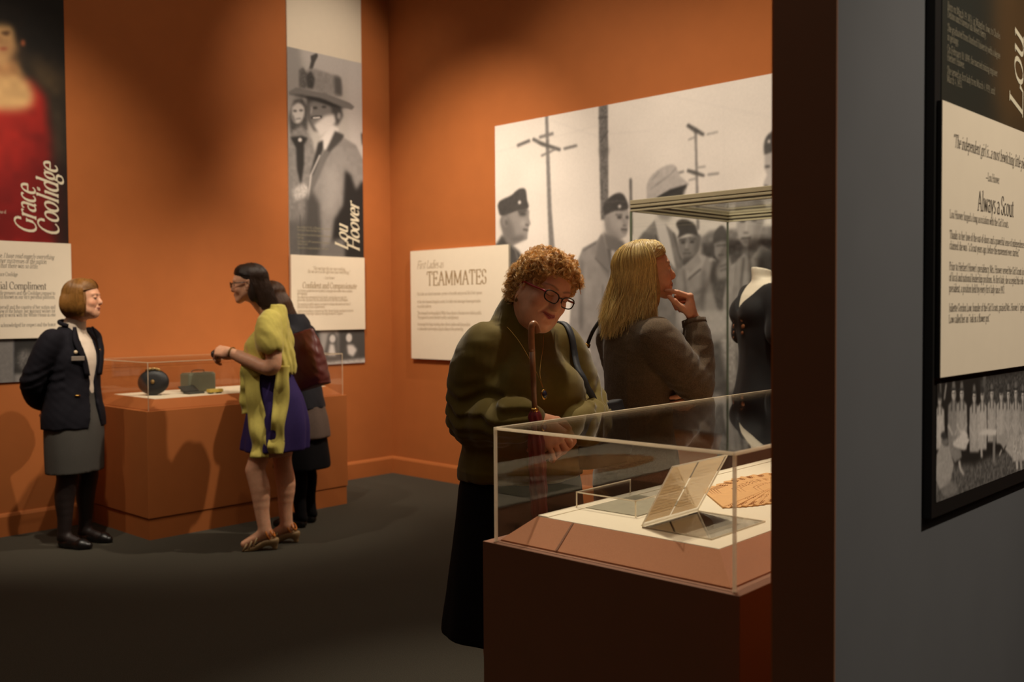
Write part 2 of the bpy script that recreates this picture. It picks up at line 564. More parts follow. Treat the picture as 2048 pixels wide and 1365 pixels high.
# --- lace fan-shaped doily with scalloped, pierced border
def lace():
    root = empty('lace_doily', (0, 0, DT), 0, 'tan pierced lace doily with scalloped edge on the cream board', 'lace')
    A = np.array([-1.565, 2.584]); B = np.array([-1.385, 2.345])    # the straight folded side
    m1 = mat('tan_lace', (214, 164, 104), 0.8, noise=0.06, nscale=60, bump=0.3, bscale=300)
    bm = bmesh.new()
    apex = np.array([-1.580, 2.515])
    # outline: apex, lower corner, scalloped arc, upper corner
    out = [np.array([-1.560, 2.515]), np.array([-1.385, 2.335])]
    c0 = np.array([-1.385, 2.335]); c1 = np.array([-1.30, 2.66]); c2 = np.array([-1.34, 2.90]); c3 = np.array([-1.52, 2.98])
    c4 = np.array([-1.575, 2.60])
    arc = catmull([c0, np.array([-1.325, 2.45]), c1, c2, c3, np.array([-1.59, 2.80]), c4], 14)
    for i, p in enumerate(arc[1:]):
        nrm = (arc[min(i + 2, len(arc) - 1)] - arc[i])
        nrm = np.array([nrm[1], -nrm[0]]); nrm /= np.linalg.norm(nrm) + 1e-9
        out.append(p + nrm * 0.004 * (1 if i % 2 else -0.4))
    cen = np.mean(out, axis=0)
    top = [bm.verts.new((p[0], p[1], 0.0035 + 0.002 * math.sin(i * 1.7))) for i, p in enumerate(out)]
    cv = bm.verts.new((cen[0], cen[1], 0.006))
    for i in range(len(top)):
        bm.faces.new((top[i], top[(i + 1) % len(top)], cv))
    r = bmesh.ops.extrude_face_region(bm, geom=bm.faces[:])
    for v in [g for g in r['geom'] if isinstance(g, bmesh.types.BMVert)]:
        v.co.z = 0.0002
    mesh_bm('lace_cloth', bm, m1, root)
    bm = bmesh.new()
    O = np.array(out)
    for ring, rad in ((0.93, 0.0019), (0.89, 0.0019), (0.85, 0.0019), (0.81, .0017), (0.60, 0.0016), (0.54, .0016), (0.48, 0.0016), (0.30, 0.0014), (.24, .0014)):
        P = cen + (O[[0, 1] + list(range(3, len(O), 3))] - cen) * ring
        seg = np.linalg.norm(np.diff(np.vstack([P, P[:1]]), axis=0), axis=1)
        cum = np.r_[0, np.cumsum(seg)]
        Pc = np.vstack([P, P[:1]])
        tt = np.arange(0, cum[-1], .0066) + random.random() * .003
        Q = np.c_[np.interp(tt, cum, Pc[:, 0]), np.interp(tt, cum, Pc[:, 1])]
        for q in Q:
            z = 0.0040 + 0.0025 * (1 - ring)
            a = [bm.verts.new((q[0] + rad * math.cos(t), q[1] + rad * math.sin(t), z)) for t in np.linspace(0, 2 * math.pi, 6, endpoint=False)]
            bm.faces.new(a)
            b = [bm.verts.new((v.co.x, v.co.y, z - 0.002)) for v in a]
            for j in range(6):
                bm.faces.new((a[j], a[(j + 1) % 6], b[(j + 1) % 6], b[j]))
    mesh_bm('pierced_border', bm, mat('lace_holes', (150, 96, 52), 0.9, noise=0.1), root)
lace()

# --- low case against the left wall
LC = empty('display_case', (-5.7373, 2.8509, 0), 0, 'low orange display case with clear hood against the left wall', 'display case')
LD, LL = 0.79, 4.386 - 2.8509
box('pedestal', -LD, 0, 0, LL, 0.135, PH, M['orange'], LC, bev=0.002)
box('plinth', -LD, -0.006, 0.006, LL - 0.006, 0.0, 0.13, M['orange'], LC)
box('plinth_groove', -LD, -0.012, 0.012, LL - 0.012, 0.125, 0.14, M['brown_ped'], LC)
clear_hood(LC, -LD + 0.02, -0.02, 0.02, LL - 0.02, PH, 1.108, t=0.005, edge=0.0035)
sloped_deck(LC, -LD + 0.035, -0.03, 0.03, LL - 0.03, PH, 0.075, 0.0636, M['orange'])
box('deck_board', -LD + 0.115, -0.108, 0.108, LL - 0.108, DZ - 0.003, DZ + 0.002, M['board'], LC, bev=0.001, seg=1)

# things in that case
def glossy(name, rgb, r=0.3, metal=0.0):
    return mat(name, rgb, r, metal=metal, noise=0.03, nscale=30)
def px_case(x, y): return (x, y, DT)
# black round hat / disc on a stand
dsk = empty('round_purse', (-6.10, 3.08, DT), 0.9, 'round black beaded purse with gold clasp standing in the left wall case', 'purse')
prof = [(0.0, -0.022), (0.05, -0.022), (0.085, -0.017), (0.098, -0.006), (0.1, 0.0), (0.098, 0.006), (0.085, 0.017), (0.05, 0.022), (0.0, 0.022)]
o = lathe('purse_body', prof[1:-1], glossy('black_beads', (26, 24, 22), 0.5), dsk, 40)
o.scale = (1.0, 0.86, 1.0)
o.rotation_euler = (math.radians(80), 0, 0)
o.location = (0, 0, 0.088)
q = lathe('flower', [(0.012, 0.0), (0.014, 0.004), (0.006, 0.008)], glossy('gold', (150, 120, 70), 0.4, 0.6), dsk, 10)
q.rotation_euler = (math.radians(80), 0, 0)
q.location = (0.0, -0.026, 0.092)
cl = tube('clasp', [(-0.05, 0.0, 0.165), (-0.02, 0, 0.176), (0.02, 0, 0.176), (0.05, 0, 0.163)], 0.006, glossy('gold_clasp', (212, 186, 120), 0.25, 1.0), dsk, 8)
for k, xx in enumerate((-0.022, 0.0, 0.024)):
    bm = bmesh.new(); bmesh.ops.create_uvsphere(bm, u_segments=10, v_segments=6, radius=0.009)
    s_ = mesh_bm('bead', bm, glossy('gold_bead', (240, 220, 160), 0.15, 1.0), cl, True); s_.location = (xx, -0.01, 0.178 - abs(xx) * 0.1)
tube('stand_prong', [(0.0, 0.03, 0.0), (0.0, 0.028, 0.06)], 0.003, M['plexi_edge'], dsk, 6)
tube('stand_foot', [(-0.05, 0.0, 0.002), (0.05, 0.0, 0.002)], 0.003, M['ink'], dsk, 6)
# grey box radio with knob
rd = empty('radio', (-6.17, 3.44, DT), math.radians(97), 'grey metal box with side knob and handle in the left wall case', 'radio')
gm = mat('grey_green_metal', (112, 112, 92), 0.45, noise=0.06, nscale=25)
box('body', -0.11, 0.11, -0.05, 0.05, 0.0, 0.125, gm, rd, bev=0.007, seg=3)
box('lid', -0.1, 0.1, -0.045, 0.045, 0.125, 0.131, gm, rd, bev=0.002)
tube('handle', catmull([(-0.05, 0, 0.131), (-0.045, 0, 0.144), (0, 0, 0.148), (0.045, 0, 0.144), (0.05, 0, 0.131)], 5), 0.004, glossy('worn_leather', (96, 60, 36)), rd, 8)
kb = lathe('knob', [(0.004, 0.0), (0.004, 0.012), (0.013, 0.012), (0.014, 0.026), (0.010, 0.030)], glossy('nickel', (190, 180, 150), 0.25, 0.9), rd, 16)
kb.rotation_euler = (0, math.radians(90), 0); kb.location = (0.11, 0, 0.075)
# dark booklet leaning and small yellow box
bk = empty('dark_booklet', (-6.005, 3.32, DT), math.radians(95), 'dark grey case lying open in front of the grey metal box', 'case')
box('lower_half', -0.06, 0.06, -0.03, 0.04, 0.0, 0.012, glossy('slate', (62, 62, 54), 0.5), bk, bev=0.002)
o = box('lid', -0.06, 0.06, 0, 0.07, -0.004, 0.006, glossy('slate_lid', (54, 54, 48), 0.5), bk, bev=0.002); o.location = (0, 0.036, 0.012); o.rotation_euler = (math.radians(28), 0, 0)
yb = empty('yellow_tin', (-5.915, 3.42, DT), math.radians(92), 'small flat yellow tin on feet near the case front', 'tin')
box('tin_body', -0.052, 0.052, -0.022, 0.022, 0.008, 0.030, glossy('yellow_enamel', (206, 178, 84), 0.4), yb, bev=0.004)
for xx in (-0.03, 0.03):
    box('foot', xx - 0.012, xx + 0.012, -0.016, 0.016, 0.0, 0.008, glossy('dark_feet', (40, 38, 40), 0.5), yb)

# --- tall glass case with a mannequin
CX, CY = -3.1126, 5.3014
TC = empty('tall_glass_case', (CX, CY, 0), ROT_C, 'tall glass display case with beige metal frame holding a dressed mannequin', 'display case')
tw, td = 2.0, 0.9676       # width to the right, depth towards us
zt0, zt1 = 1.99, 2.045
def frame_ring(x0, x1, y0, y1, z0, z1, w, m, name):
    bm = bmesh.new()
    bm_box(bm, x0, x1, y0, y0 + w, z0, z1, 0.002, 1)
    bm_box(bm, x0, x1, y1 - w, y1, z0, z1, 0.002, 1)
    bm_box(bm, x0, x0 + w, y0 + w, y1 - w, z0, z1, 0.002, 1)
    bm_box(bm, x1 - w, x1, y0 + w, y1 - w, z0, z1, 0.002, 1)
    return mesh_bm(name, bm, m, TC)
frame_ring(0, tw, -td, 0, 1.9885, 2.0125, 0.024, M['frame_beige'], 'top_frame')
frame_ring(0.002, tw - 0.002, -td + 0.002, -0.002, 1.9835, 1.989, 0.018, M['frame_dark'], 'top_gasket')
frame_ring(0, tw, -td, 0, 1.970, 1.984, 0.016, M['frame_beige'], 'lower_rail')
frame_ring(0.002, tw - 0.002, -td + 0.002, -0.002, 1.961, 1.970, 0.012, M['frame_dark'], 'glass_gasket')
frame_ring(0.0, tw, -td, 0.0, 1.950, 1.961, 0.012, M['frame_beige'], 'glass_rail')
box('top_glass', 0.024, tw - 0.024, -td + 0.024, -0.024, 1.994, 2.002, M['glass'], TC)
zb = 0.30
box('pane', 0.0, tw, -td, -td + 0.010, zb, 1.950, M['glass'], TC)
box('pane', 0.0, tw, -0.010, 0.0, zb, 1.950, M['glass'], TC)
box('pane', 0.0, 0.010, -td + 0.010, -0.010, zb, 1.950, M['glass'], TC)
box('pane', tw - 0.010, tw, -td + 0.010, -0.010, zb, 1.950, M['glass'], TC)
ge = mat('green_glass_edge', (128, 140, 118), 0.25, noise=0.03, spec=0.6)
for xx, yy in ((-0.0004, -td - 0.0004), (-0.0004, -0.0096), (tw - 0.0096, -td - 0.0004), (tw - 0.0096, -0.0096)):
    box('glass_edge', xx, xx + 0.010, yy, yy + 0.010, zb, 1.950, ge, TC)
box('base', -0.01, tw + 0.01, -td - 0.01, 0.01, 0.0, zb - 0.002, M['orange'], TC, bev=0.003)
box('base_deck', 0.012, tw - 0.012, -td + 0.012, -0.012, zb - 0.004, zb + 0.01, M['board'], TC)
# ------------------------------------------------------------------ flat prints: figures painted on a fine mesh
def box_blur1(a, r, ax):
    if r < 1: return a
    k = 2 * r + 1
    pad = [(0, 0)] * a.ndim; pad[ax] = (r + 1, r)
    c = np.cumsum(np.pad(a, pad, mode='edge'), axis=ax)
    n = a.shape[ax]
    sl1 = [slice(None)] * a.ndim; sl0 = [slice(None)] * a.ndim
    sl1[ax] = slice(k, k + n); sl0[ax] = slice(0, n)
    return (c[tuple(sl1)] - c[tuple(sl0)]) / k
def blur(a, r):
    r = int(round(r))
    for _ in range(2):
        a = box_blur1(box_blur1(a, r, 0), r, 1)
    return a
def value_noise(h, w, cell, seed):
    g = np.random.default_rng(seed).random((int(h / cell) + 3, int(w / cell) + 3))
    y = np.arange(h) / cell; x = np.arange(w) / cell
    yi = y.astype(int); xi = x.astype(int); fy = (y - yi)[:, None]; fx = (x - xi)[None]
    fy = fy * fy * (3 - 2 * fy); fx = fx * fx * (3 - 2 * fx)
    a = g[yi][:, xi]; b = g[yi][:, xi + 1]; c = g[yi + 1][:, xi]; d = g[yi + 1][:, xi + 1]
    return (a * (1 - fx) + b * fx) * (1 - fy) + (c * (1 - fx) + d * fx) * fy

class Print:
    """a printed sheet: u to the right, v up, metres on the sheet; Hm maps design units of the artwork to (u, v)"""
    def __init__(s, u0, u1, v0, v1, step, Hm=None, base=(200, 200, 200)):
        s.u0, s.u1, s.v0, s.v1 = u0, u1, v0, v1
        s.w = max(2, int(round((u1 - u0) / step)) + 1); s.h = max(2, int(round((v1 - v0) / step)) + 1)
        s.A = np.zeros((s.h, s.w, 3)); s.A[:] = base
        s.H = None if Hm is None else np.array(Hm).reshape(3, 3)
    def tx(s, P):
        P = np.asarray(P, float)
        if s.H is not None:
            q = np.c_[P, np.ones(len(P))] @ s.H.T
            P = q[:, :2] / q[:, 2:]
        return np.c_[(P[:, 0] - s.u0) / (s.u1 - s.u0) * (s.w - 1), (P[:, 1] - s.v0) / (s.v1 - s.v0) * (s.h - 1)]
    def mask(s, Q, soft):
        pad = int(soft * 3) + 3
        x0 = max(0, int(Q[:, 0].min()) - pad); x1 = min(s.w, int(Q[:, 0].max()) + pad + 2)
        y0 = max(0, int(Q[:, 1].min()) - pad); y1 = min(s.h, int(Q[:, 1].max()) + pad + 2)
        if x1 <= x0 or y1 <= y0: return None
        ss = 2
        X = (np.arange((x1 - x0) * ss) + 0.5) / ss + x0 - 0.5
        Y = (np.arange((y1 - y0) * ss) + 0.5) / ss + y0 - 0.5
        X, Y = np.meshgrid(X, Y)
        ins = np.zeros(X.shape, bool)
        n = len(Q)
        for i in range(n):
            xa, ya = Q[i]; xb, yb = Q[(i + 1) % n]
            if ya == yb: continue
            c = ((ya > Y) != (yb > Y)) & (X < (xb - xa) * (Y - ya) / (yb - ya) + xa)
            ins ^= c
        m = ins.reshape(y1 - y0, ss, x1 - x0, ss).mean(axis=(1, 3))
        return blur(m, soft), x0, x1, y0, y1
    def poly(s, P, col, soft=1, alpha=1.0, smooth=0, tex=0.0, seed=1, cell=3):
        P = np.asarray(P, float)
        if smooth: P = catmull(np.vstack([P, P[:1]]), smooth)[:-1]
        r = s.mask(s.tx(P), soft)
        if r is None: return
        m, x0, x1, y0, y1 = r
        col = np.asarray(col if np.ndim(col) else (col, col * 0.965, col * 0.94), float)
        c = np.broadcast_to(col, (y1 - y0, x1 - x0, 3))
        if tex:
            c = c * (1 + .45 * tex * (value_noise(y1 - y0, x1 - x0, cell, seed)[..., None] - 0.5) * 2)
        m = (m * alpha)[..., None]
        s.A[y0:y1, x0:x1] = s.A[y0:y1, x0:x1] * (1 - m) + c * m
    def ell(s, cx, cy, rx, ry, col, rot=0, **k):
        t = np.linspace(0, 2 * np.pi, 28, endpoint=False)
        c, sn = math.cos(math.radians(rot)), math.sin(math.radians(rot))
        x = rx * np.cos(t); y = ry * np.sin(t)
        s.poly(np.c_[cx + c * x - sn * y, cy + sn * x + c * y], col, **k)
    def line(s, P, w, col, **k):
        P = np.asarray(P, float)
        if k.pop('curve', 0): P = catmull(P, 5)
        T = np.gradient(P, axis=0); T /= np.linalg.norm(T, axis=1, keepdims=True) + 1e-9
        N = np.c_[-T[:, 1], T[:, 0]] * 0.5 * np.broadcast_to(np.asarray(w, float).reshape(-1, 1), (len(P), 1))
        s.poly(np.vstack([P + N, (P - N)[::-1]]), col, **k)
    def grain(s, amt, cell, seed=3):
        s.A *= 1 + amt * (value_noise(s.h, s.w, cell, seed)[..., None] - 0.5) * 2
    def build(s, name, parent, frame, rough=0.6, off=0.0):
        """frame(u, v, off) -> xyz arrays"""
        U, Vv = np.meshgrid(np.linspace(s.u0, s.u1, s.w), np.linspace(s.v0, s.v1, s.h))
        XYZ = np.stack(frame(U.ravel(), Vv.ravel(), off), 1)
        i = np.arange(s.h * s.w).reshape(s.h, s.w)
        F = np.stack([i[:-1, :-1], i[:-1, 1:], i[1:, 1:], i[1:, :-1]], -1).reshape(-1, 4)
        col = lin(np.clip(s.A, 0, 255)).reshape(-1, 3)
        if 'print' not in M: M['print'] = mat_attr('printed_photograph', 0.6, spec=0.25)
        return mesh_np(name, XYZ, F, M['print'], parent, smooth=False, col=col)

# ------------------------------------------------------------------ lettering: a serif hand drawn with a broad nib
def _arc(cx, cy, rx, ry, a0, a1, n=None):
    n = n or max(4, int(abs(a1 - a0) / 26) + 1)
    t = np.radians(np.linspace(a0, a1, n + 1))
    return np.c_[cx + rx * np.cos(t), cy + ry * np.sin(t)]
def _S(x, y0, y1, f=''):
    """vertical stem with serifs: t top, b bottom, l top-left flag"""
    out = [np.array([(x, y0), (x, y1)])]
    if 'b' in f: out.append(np.array([(x - .085, y0), (x + .085, y0)]))
    if 't' in f: out.append(np.array([(x - .085, y1), (x + .085, y1)]))
    if 'l' in f: out.append(np.array([(x - .09, y1 - .03), (x, y1)]))
    return out
def _L(*p): return [np.array(p, float)]
def _A(*a): return [_arc(*a)]
X_, C_, A_, D_ = .43, .66, .70, -.21
GL = {
 'a': (.42, _A(.17, .30, .14, .13, 150, 0) + _L((.31, .30), (.31, .06), (.36, 0), (.41, .03)) + _A(.18, .12, .14, .12, 70, 330)),
 'b': (.48, _S(.10, 0, A_, 'l') + _A(.25, .21, .17, .22, 140, -140)),
 'c': (.40, _A(.22, .215, .17, .215, 50, 315)),
 'd': (.49, _S(.38, 0, A_, 'lb') + _A(.22, .21, .17, .22, 40, 320)),
 'e': (.41, _A(.21, .215, .17, .215, 0, 318) + _L((.05, .235), (.375, .235))),
 'f': (.29, _S(.13, 0, .56, 'b') + _A(.24, .56, .11, .14, 180, 50) + _L((.03, X_), (.25, X_))),
 'g': (.43, _A(.20, .26, .13, .16, 0, 360) + _A(.20, -.08, .17, .11, 0, 360) + _L((.12, .11), (.09, .05), (.2, .02)) + _L((.30, .38), (.40, .42))),
 'h': (.50, _S(.11, 0, A_, 'lb') + _A(.25, .26, .14, .17, 170, 0) + _S(.39, 0, .26, 'b')),
 'i': (.25, _S(.13, 0, X_, 'lb') + _A(.13, .62, .025, .025, 0, 360)),
 'j': (.24, _S(.14, -.1, X_, 'l') + _A(.05, -.1, .09, .1, 0, -100) + _A(.14, .62, .025, .025, 0, 360)),
 'k': (.48, _S(.11, 0, A_, 'lb') + _L((.38, X_), (.12, .19)) + _L((.20, .25), (.40, 0)) + _L((.33, 0), (.47, 0)) + _L((.3, X_), (.43, X_))),
 'l': (.25, _S(.13, 0, A_, 'lb')),
 'm': (.76, _S(.11, 0, X_, 'lb') + _A(.25, .26, .14, .17, 170, 0) + _S(.39, 0, .26, 'b') + _A(.53, .26, .14, .17, 170, 0) + _S(.67, 0, .26, 'b')),
 'n': (.50, _S(.11, 0, X_, 'lb') + _A(.25, .26, .14, .17, 170, 0) + _S(.39, 0, .26, 'b')),
 'o': (.45, _A(.225, .215, .18, .215, 0, 360)),
 'p': (.49, _S(.11, D_, X_, 'lb') + _A(.26, .215, .17, .215, 140, -140)),
 'q': (.48, _S(.38, D_, X_, 'b') + _A(.22, .215, .17, .215, 40, 320)),
 'r': (.36, _S(.11, 0, X_, 'lb') + _A(.25, .30, .14, .13, 170, 50)),
 's': (.35, _A(.175, .32, .11, .11, 40, 250) + _A(.175, .11, .12, .11, 70, -150)),
 't': (.29, _L((.13, .56), (.13, .1)) + _A(.21, .1, .08, .1, 180, 310) + _L((.03, X_), (.26, X_))),
 'u': (.49, _S(.10, .15, X_, 'l') + _A(.23, .15, .13, .15, 180, 350) + _S(.37, 0, X_, 'lb')),
 'v': (.45, _L((.06, X_), (.22, 0)) + _L((.40, X_), (.23, 0)) + _L((.0, X_), (.13, X_)) + _L((.33, X_), (.46, X_))),
 'w': (.66, _L((.06, X_), (.19, 0)) + _L((.33, X_), (.20, 0)) + _L((.33, X_), (.46, 0)) + _L((.61, X_), (.47, 0)) + _L((.0, X_), (.13, X_)) + _L((.54, X_), (.67, X_))),
 'x': (.45, _L((.06, X_), (.39, 0)) + _L((.38, X_), (.06, 0)) + _L((.0, X_), (.13, X_)) + _L((.32, X_), (.45, X_)) + _L((.0, 0), (.13, 0)) + _L((.32, 0), (.46, 0))),
 'y': (.45, _L((.06, X_), (.24, 0)) + _L((.40, X_), (.17, -.16), (.07, D_)) + _L((.0, X_), (.13, X_)) + _L((.33, X_), (.46, X_))),
 'z': (.42, _L((.05, .34), (.06, X_), (.36, X_), (.05, 0), (.37, 0), (.38, .1))),
 'A': (.66, _L((.32, C_), (.08, 0)) + _L((.32, C_), (.57, 0)) + _L((.16, .24), (.48, .24)) + _L((.0, 0), (.17, 0)) + _L((.47, 0), (.66, 0))),
 'B': (.56, _S(.13, 0, C_, 'bt') + _L((.13, C_), (.28, C_)) + _A(.28, .50, .15, .16, 90, -90) + _L((.13, .34), (.30, .34)) + _A(.30, .17, .19, .17, 90, -90) + _L((.13, 0), (.3, 0))),
 'C': (.62, _A(.34, .33, .28, .34, 48, 318) + _L((.53, .58), (.54, .45))),
 'D': (.70, _S(.13, 0, C_, 'bt') + _L((.13, C_), (.28, C_)) + _A(.28, .33, .34, .33, 90, -90) + _L((.13, 0), (.28, 0))),
 'E': (.56, _S(.13, 0, C_, 'bt') + _L((.13, C_), (.48, C_), (.49, .54)) + _L((.13, .34), (.38, .34)) + _L((.38, .27), (.38, .41)) + _L((.13, 0), (.49, 0), (.52, .13))),
 'F': (.52, _S(.13, 0, C_, 'bt') + _L((.13, C_), (.47, C_), (.48, .54)) + _L((.13, .33), (.37, .33)) + _L((.37, .26), (.37, .40))),
 'G': (.68, _A(.35, .33, .29, .34, 48, 320) + _S(.56, .09, .29, 't') + _L((.54, .58), (.55, .46))),
 'H': (.74, _S(.13, 0, C_, 'bt') + _S(.61, 0, C_, 'bt') + _L((.13, .34), (.61, .34))),
 'I': (.28, _S(.14, 0, C_, 'bt')),
 'J': (.34, _S(.20, .1, C_, 't') + _A(.10, .1, .10, .16, 0, -110)),
 'K': (.66, _S(.13, 0, C_, 'bt') + _L((.54, C_), (.14, .27)) + _L((.26, .38), (.58, 0)) + _L((.50, 0), (.67, 0)) + _L((.44, C_), (.62, C_))),
 'L': (.54, _S(.13, 0, C_, 'bt') + _L((.13, 0), (.49, 0), (.52, .16))),
 'M': (.84, _S(.13, 0, C_, 'b') + _S(.71, 0, C_, 'b') + _L((.13, C_), (.42, .06)) + _L((.71, C_), (.42, .06)) + _L((.03, C_), (.13, C_)) + _L((.71, C_), (.81, C_))),
 'N': (.74, _L((.13, 0), (.13, C_)) + _L((.12, C_), (.61, 0)) + _L((.61, 0), (.61, C_)) + _L((.04, 0), (.22, 0)) + _L((.52, C_), (.70, C_)) + _L((.03, C_), (.13, C_))),
 'O': (.72, _A(.36, .33, .30, .34, 0, 360)),
 'P': (.54, _S(.13, 0, C_, 'bt') + _L((.13, C_), (.28, C_)) + _A(.28, .49, .19, .17, 90, -90) + _L((.13, .32), (.28, .32))),
 'Q': (.72, _A(.36, .33, .30, .34, 0, 360) + _L((.36, .0), (.62, -.14))),
 'R': (.62, _S(.13, 0, C_, 'bt') + _L((.13, C_), (.28, C_)) + _A(.28, .50, .18, .16, 90, -90) + _L((.13, .34), (.28, .34)) + _L((.29, .33), (.54, 0), (.62, 0))),
 'S': (.48, _A(.24, .49, .16, .17, 35, 250) + _A(.24, .17, .17, .17, 70, -150) + _L((.38, .62), (.39, .5)) + _L((.08, .05), (.07, .18))),
 'T': (.60, _S(.30, 0, C_, 'b') + _L((.05, .52), (.06, C_), (.54, C_), (.55, .52))),
 'U': (.70, _S(.13, .22, C_, 't') + _A(.35, .22, .22, .23, 180, 360) + _S(.57, .22, C_, 't')),
 'V': (.64, _L((.08, C_), (.32, 0)) + _L((.56, C_), (.33, 0)) + _L((.0, C_), (.17, C_)) + _L((.47, C_), (.64, C_))),
 'W': (.92, _L((.08, C_), (.27, 0)) + _L((.46, C_), (.28, 0)) + _L((.46, C_), (.65, 0)) + _L((.85, C_), (.66, 0)) + _L((.0, C_), (.17, C_)) + _L((.76, C_), (.93, C_))),
 'X': (.64, _L((.08, C_), (.56, 0)) + _L((.55, C_), (.08, 0))), 'Y': (.60, _L((.08, C_), (.30, .3)) + _L((.53, C_), (.30, .3)) + _S(.30, 0, .3, 'b')),
 'Z': (.56, _L((.06, .54), (.07, C_), (.5, C_), (.06, 0), (.51, 0), (.53, .13))),
 '0': (.46, _A(.23, .31, .17, .31, 0, 360)), '1': (.36, _S(.19, 0, .62, 'lb')),
 '2': (.44, _A(.21, .45, .14, .17, 160, -20) + _L((.34, .4), (.06, 0), (.37, 0))), '3': (.44, _A(.2, .46, .13, .16, 150, -70) + _A(.2, .16, .16, .16, 70, -150)),
 '4': (.46, _L((.31, 0), (.31, .62), (.04, .18), (.42, .18))), '5': (.44, _L((.35, .62), (.13, .62), (.11, .36)) + _A(.19, .19, .17, .19, 110, -140)),
 '6': (.46, _A(.23, .19, .16, .19, 0, 360) + _A(.33, .22, .26, .42, 180, 100)), '7': (.42, _L((.06, .55), (.06, .61), (.37, .61), (.15, 0))),
 '8': (.46, _A(.23, .47, .13, .15, 0, 360) + _A(.23, .16, .16, .16, 0, 360)), '9': (.46, _A(.22, .42, .16, .19, 0, 360) + _A(.12, .39, .26, .42, 0, -80)),
 '.': (.20, _A(.10, .025, .025, .025, 0, 360)), ',': (.20, _L((.11, .04), (.07, -.10))), '\u2019': (.20, _L((.12, .68), (.08, .52))), '\u201c': (.34, _L((.08, .52), (.12, .68)) + _L((.20, .52), (.24, .68))),
 '\u201d': (.34, _L((.12, .68), (.08, .52)) + _L((.24, .68), (.20, .52))), '-': (.30, _L((.05, .2), (.25, .2))), '\u2014': (.80, _L((.04, .2), (.76, .2))), ' ': (.22, []),
}
def text_width(t, sp=0.0): return sum(GL.get(c, GL['.'])[0] + sp for c in t)
def text_quads(t, size, thick=.085, thin=.028, italic=0.0, sp=0.0, condense=1.0):
    """list of 2D quads for a line of text, baseline start at (0,0)"""
    out = []
    x = 0.0
    for ch in t:
        w, strokes = GL.get(ch, GL['.'])
        for P in strokes:
            P = np.asarray(P, float)
            d = np.diff(P, axis=0)
            ln = np.linalg.norm(d, axis=1)
            th = np.arctan2(d[:, 1], d[:, 0])
            ws = thin + (thick - thin) * np.abs(np.sin(th - 0.22)) ** 1.4
            # vertex widths/normals
            ang_w = np.concatenate([ws[:1], (ws[:-1] + ws[1:]) / 2, ws[-1:]])
            n = np.c_[-d[:, 1], d[:, 0]] / (ln[:, None] + 1e-9)
            nv = np.concatenate([n[:1], n[:-1] + n[1:], n[-1:]])
            nv /= np.linalg.norm(nv, axis=1, keepdims=True) + 1e-9
            a = P + nv * ang_w[:, None] / 2
            b = P - nv * ang_w[:, None] / 2
            for i in range(len(d)):
                q = np.array([a[i], b[i], b[i + 1], a[i + 1]])
                q[:, 0] = (q[:, 0] + x) * condense
                q[:, 0] += italic * q[:, 1]
                out.append(q * size)
        x += w + sp
    return out
def lettering(name, lines, mat_, parent, frame, off):
    """lines: (text, u, v, size, opts) ; opts: align, italic, thick, thin, vertical"""
    V = []; n = 0
    for t, u, v, size, o in lines:
        o = dict(o)
        al = o.pop('align', 'l'); vert = o.pop('vertical', False)
        W = text_width(t, o.get('sp', 0)) * size * o.get('condense', 1.0)
        q = text_quads(t, size, **o)
        if not q: continue
        q = np.array(q)
        if al == 'c': q[..., 0] -= W / 2
        if vert: q = np.stack([-q[..., 1], q[..., 0]], -1)
        q[..., 0] += u; q[..., 1] += v
        V.append(q.reshape(-1, 2))
    V = np.concatenate(V)
    # alternate quads by a hair so that strokes that cross do not share one plane
    k = (np.arange(len(V)) // 4) % 5
    XYZ = np.stack(frame(V[:, 0], V[:, 1], off + k * 0.00004), 1)
    F = np.arange(len(V)).reshape(-1, 4)
    return mesh_np(name, XYZ, F, mat_, parent, smooth=False)
# ------------------------------------------------------------------ wall panels and banners
def frame_left(u, v, off):         # left wall: u = world y
    return np.full_like(u, XW) + off, u, v
def frame_back(u, v, off):         # back wall: u along the wall from the corner
    c, s = math.cos(ROT_A), math.sin(ROT_A)
    return XW + c * u + s * off, YB + s * u - c * off, v
def frame_part(u, v, off):         # partition, grey face
    c, s = math.cos(ROT_W), math.sin(ROT_W)
    X = PX1 + 0.80 + off; Y = u - 1.72
    return -0.80 + c * X - s * Y, 1.72 + s * X + c * Y, v
def panel_box(name, frame, u0, u1, v0, v1, o0, o1, m, parent):
    P = [(u, v, o) for o in (o0, o1) for v in (v0, v1) for u in (u0, u1)]
    A = np.array(P)
    XYZ = np.stack(frame(A[:, 0], A[:, 1], A[:, 2]), 1)
    bm = bmesh.new()
    vv = [bm.verts.new(p) for p in XYZ]
    for f in [(0, 1, 3, 2), (4, 6, 7, 5), (0, 4, 5, 1), (2, 3, 7, 6), (0, 2, 6, 4), (1, 5, 7, 3)]:
        bm.faces.new([vv[i] for i in f])
    return mesh_bm(name, bm, m, parent)
IT = dict(italic=.22)
BODY = dict(thick=.075, thin=.035)

# --- mural of soldiers under telegraph poles
mural = panel_box('photo_mural', frame_back, 1.3, 4.45, 0.62, 2.8445, 0.0, 0.010, M['panel'], None)
tag(mural, 'huge black and white photo mural of uniformed men under telegraph poles on back wall', 'mural')
HM = [1.190359475e-02, -1.244698105e-04, -9.213925132e+00, 1.329186916e-03, -7.614682000e-03, 6.157938097e+00, 9.703822085e-04, -3.872241888e-05, 1.0]
p = Print(1.3, 4.45, 0.62, 2.8445, 0.0050, HM, (226, 218, 210))
g = p.poly
# far roofs
g([(1400, 478), (1420, 462), (1545, 452), (1600, 445), (1600, 520), (1400, 525)], 150, soft=2, tex=.2, cell=5)
g([(1405, 486), (1545, 478), (1600, 472), (1600, 530), (1405, 530)], 100, soft=2, tex=.25, cell=4, seed=4)
